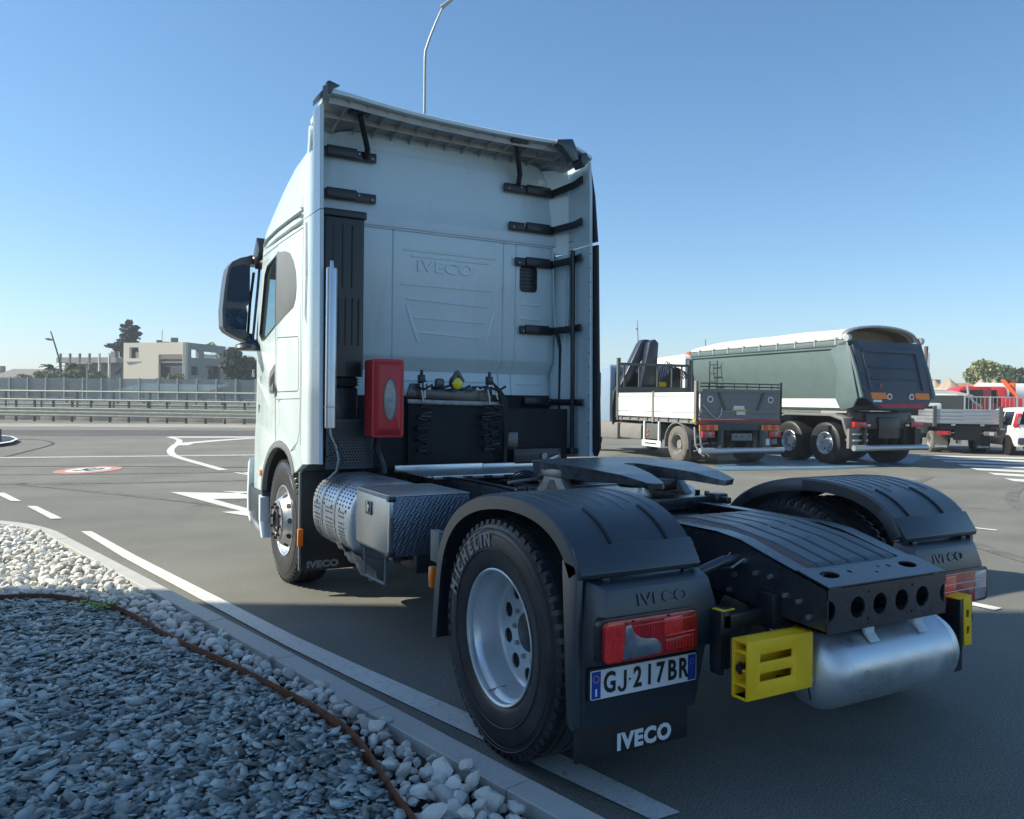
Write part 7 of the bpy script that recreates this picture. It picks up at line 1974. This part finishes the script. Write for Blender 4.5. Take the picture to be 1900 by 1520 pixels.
MB().box(-6.5, 1.9, -3.8, 5.5, 3.9, 4.15).box(-6, .8, -3.2, 4, 2.2, 2.4).build('roof_slab', 'roof_tile', lh)
MB().box(-1.5, -1.0, 0, .6, 4.1, 5.4).box(-.6, -.2, 0, .6, 4.1, 5.3).build('chimney', 'render_shade', lh)
o = MB().add([(-4.5, -3, 3.4), (5, -3, 3.4), (5, 3, 3.4), (-4.5, 3, 3.4), (-2.8, 0, 4.75), (3.2, 0, 4.75)], [(0, 1, 5, 4), (1, 2, 5), (2, 3, 4, 5), (3, 0, 4), (0, 3, 2, 1)]).box(-4.2, 4.7, -2.7, 2.7, 0, 3.4).build('shed', 'dirty_grey', smooth=None)
o.location = (*(-4.297, 117.107), 0); o.rotation_euler = (0, 0, R(-29)); tag(o, 'low building with a dull hipped roof behind the olive trees', 'house')
# cedar: layered drooping branches
ce = thing('cedar_tree', 'dark cedar with layered branches rising behind the low wing', 'tree', (*(5.935, 111.311), 0), 0, 'trees behind the houses')
zt_ = 11.118
MB().tube([(0, 0, 0), (.1, 0, zt_*.6), (0, 0, zt_*.97)], [.35, .22, .05], 8).build('trunk', 'bark', ce)
bl = []; random.seed(31)
side = Vector((.87, -.49))
for dx, z, rx_, rz_ in ((0, zt_-.35, .5, .35), (-.35, zt_-.8, .75, .3), (.55, zt_-1.0, .8, .32), (.0, zt_-1.3, 1.1, .4), (.9, zt_-1.7, .85, .3), (0.1, zt_-2.1, 1.2, .5), (-.3, zt_-2.8, 1.3, .45), (.6, zt_-3.1, 1.0, .45), (-1.2, zt_-3.3, 1.5, .28), (-2.0, zt_-3.35, 1.0, .2), (-.2, zt_-3.8, 1.5, .5), (.3, zt_-4.5, 1.4, .5), (-.7, zt_-5.6, 1.6, .35), (-1.6, zt_-6.1, 1.4, .3), (-.8, zt_-6.6, 1.8, .4)):
    bl.append((side.x*dx, side.y*dx, z, rx_, rx_, rz_))
leaves('crown', bl, 9000, .26, 'leaf_cedar', ce, 5, hollow=.15)
def palm(pos, h, r_, label, seed):
    t = thing('palm_tree', label, 'tree', (pos[0], pos[1], 0), 0, 'palms left of the low wing'); rs = random.Random(seed)
    MB().tube([(0, 0, 0), (0, 0, h)], [.3, .2], 8).build('trunk', 'bark', t)
    for k in range(26):
        a = rs.uniform(0, 2*PI); e = rs.uniform(-.5, 1.1); pts = []
        mb = MB()
        for i in range(6):
            q = i/5; rr_ = r_*q; z = h+r_*(math.sin(e)*q-.55*q*q)
            w_ = .16*math.sin(PI*(.12+.85*q))+.03; n_ = Vector((-math.sin(a), math.cos(a), 0))*w_
            c_ = Vector((math.cos(a)*rr_*math.cos(e*.5), math.sin(a)*rr_*math.cos(e*.5), z)); pts.append([c_-n_-Vector((0, 0, .10)), c_, c_+n_-Vector((0, 0, .10))])
        mb.loft(pts, closed=False).build('frond', 'leaf_dark', t)
palm((-2.46, 102.273), 4.470, 1.5, 'wider palm left of the low wing', 3); palm((-0.515, 98.873), 4.790, 1.1, 'narrow palm in front of the low wing corner', 4)
for i, (u_, lab) in enumerate(((0, 0),)): pass
ol = 'olive trees behind the screens'
tree((-4.955, 92.192), 3.796, 1.6, 'leftmost grey-green olive tree before the dull hipped roof', 'leaf_olive', 41, 'olive_tree', .12, 9, 2600, .3, .17, ol, 1.3)
tree((-3.548, 91.395), 4.086, 1.7, 'olive tree just left of the leaning lamp post', 'leaf_olive', 42, 'olive_tree', .12, 9, 2800, .3, .17, ol, 1.3)
tree((-1.859, 90.439), 4.272, 1.8, 'olive tree below the wider palm', 'leaf_olive', 43, 'olive_tree', .12, 9, 2800, .3, .17, ol, 1.3)
tree((-0.264, 89.535), 4.295, 1.7, 'olive tree left of the twin-armed lamp post', 'leaf_olive', 44, 'olive_tree', .12, 9, 2800, .3, .17, ol, 1.3)
tree((1.236, 88.685), 4.155, 1.4, 'olive tree before the fins of the low wing', 'leaf_olive', 45, 'olive_tree', .12, 9, 2400, .3, .17, ol, 1.3)
tree((7.105, 87.659), 3.583, 1.2, 'small olive tree left below the wide window of the beige house', 'leaf_olive', 46, 'olive_tree', .1, 8, 2000, .3, .16, ol, 1.4)
tree((9.027, 86.571), 3.998, 1.4, 'olive tree at the corner of the beige house', 'leaf_olive', 47, 'olive_tree', .1, 8, 2400, .3, .16, ol, 1.4)
tree((10.949, 85.482), 3.749, 1.2, 'small olive tree below the shaded side of the beige house', 'leaf_olive', 48, 'olive_tree', .1, 8, 2000, .3, .16, ol, 1.4)
tree((13.123, 79.653), 6.632, 2.1, 'dense round green tree right of the beige house', 'leaf_dark', 49, 'tree', .2, 16, 9000, .06, .22, 'trees behind the houses')
tree((14.932, 80.926), 6.347, 2.1, 'dark green tree mostly hidden by the cab', 'leaf_dark', 50, 'tree', .2, 14, 6000, .1, .22, 'trees behind the houses')
tree((15.275, 106.02), 8.589, 1.5, 'thin pale tree top showing over the beige house', 'leaf_pale', 51, 'tree', .12, 8, 900, .5, .16, 'trees behind the houses')
# lamp posts on the left
l1 = thing('street_lamp', 'leaning grey street lamp with one short arm left of the palms', 'street lamp', (*(-1.854, 83.539), 0)); b1 = (-1.854, 83.539)
MB().tube([(0, 0, 0), rel((-1.888, 83.589, 3.676), b1), rel((-2.09, 83.721, 4.972), b1), rel((-2.534, 83.995, 6.664), b1), rel((-2.755, 84.13, 7.411), b1)], [.09, .08, .07, .06, .05], 8).build('pole', 'rail_dark', l1)
MB().tube([rel((-2.534, 83.994, 6.614), b1), rel((-2.925, 84.217, 6.684), b1), rel((-3.186, 84.365, 6.73), b1)], [.06, .12, .05], 8).build('lamp_arm', 'rail_dark', l1)
l2 = thing('street_lamp', 'slim street lamp with two level arms before the low wing', 'street lamp', (*(-0.273, 68.85), 0)); b2 = (-0.273, 68.85)
MB().tube([(0, 0, 0), rel((-0.287, 68.893, 4.043), b2)], [.08, .05], 8).build('pole', 'pole_grey', l2)
MB().tube([rel((-0.873, 69.225, 4.034), b2), rel((-0.543, 69.038, 3.997), b2), rel((0.079, 68.685, 4.006), b2)], [.03, .06, .03], 6).build('lamp_arm', 'pole_grey', l2)
# far left traffic island
isl = strip_poly('traffic_island', [(-6.727, 32.045), (-4.442, 31.259), (-4.051, 30.344), (-3.801, 28.221), (-3.92, 26.285), (-4.188, 25.331), (-5.831, 23.645)], .10, 'white_wall', kind='structure')
strip_poly('island_bed', [(-6.639, 31.217), (-4.407, 30.437), (-4.096, 29.769), (-3.892, 28.246), (-4.007, 26.78), (-4.216, 25.981), (-5.94, 24.666)], .115, 'slate', isl)
pole('island_post', 'dark post standing on the traffic island at the left edge', [(-4.245, 26.827, -0.024), (-4.248, 26.836, 0.479)], .035, 'rail_dark', 'post')
# distant treeline beyond everything, one mass
def far_mass(name, u0, D_, n, h, seed, label=None):
    pass
rs = np.random.default_rng(77)
bl = []
for k in range(150):
    az = rs.uniform(R(-40), R(110)); d_ = rs.uniform(240, 330); bl.append((d_*math.sin(az), d_*math.cos(az), rs.uniform(.5, 2.5), rs.uniform(8, 22), rs.uniform(8, 14), rs.uniform(2.0, 4.2)))
o = leaves('treeline', bl, 26000, 1.6, 'leaf_dark', None, 9, hollow=.5); o['kind'] = 'stuff'
# ------------------------------------------------------------------ the showroom block that shades the foreground (out of view to the left)
ang = SUN_AZ
cx0, cy0 = -1.10-.875*13, 2.93+.485*13
bo = thing('office_block', 'tall pale office block left of the stone bed, out of the camera view', 'building', (cx0, cy0, 0), 0)
MB().box(-12, 0, -10, 0, 0, 15.6).build('wall', 'render_beige', bo)
for fl in range(4):
    for k in range(3):
        MB().box(-.02, .03, -9.2+3.2*k, -7.4+3.2*k, 1.2+3.7*fl, 3.2+3.7*fl).build('window', 'window_blue', bo)
MB().box(-12.2, .2, -10.2, .0, 15.6, 15.8).build('roof_edge', 'render_grey', bo)

# ------------------------------------------------------------------ thin haze
hz = MB().box(-420, 420, -420, 420, -1.2, 26).build('haze', None, kind='stuff', smooth=None)
hm = bpy.data.materials.new('haze_air'); hm.use_nodes = True; hn = hm.node_tree; hn.nodes.clear()
ho_ = hn.nodes.new('ShaderNodeOutputMaterial'); hp = hn.nodes.new('ShaderNodeVolumePrincipled')
hp.inputs['Color'].default_value = (.86, .92, 1.0, 1); hp.inputs['Density'].default_value = .0011; hp.inputs['Anisotropy'].default_value = .1
hn.links.new(hp.outputs[0], ho_.inputs['Volume']); hz.data.materials.append(hm)
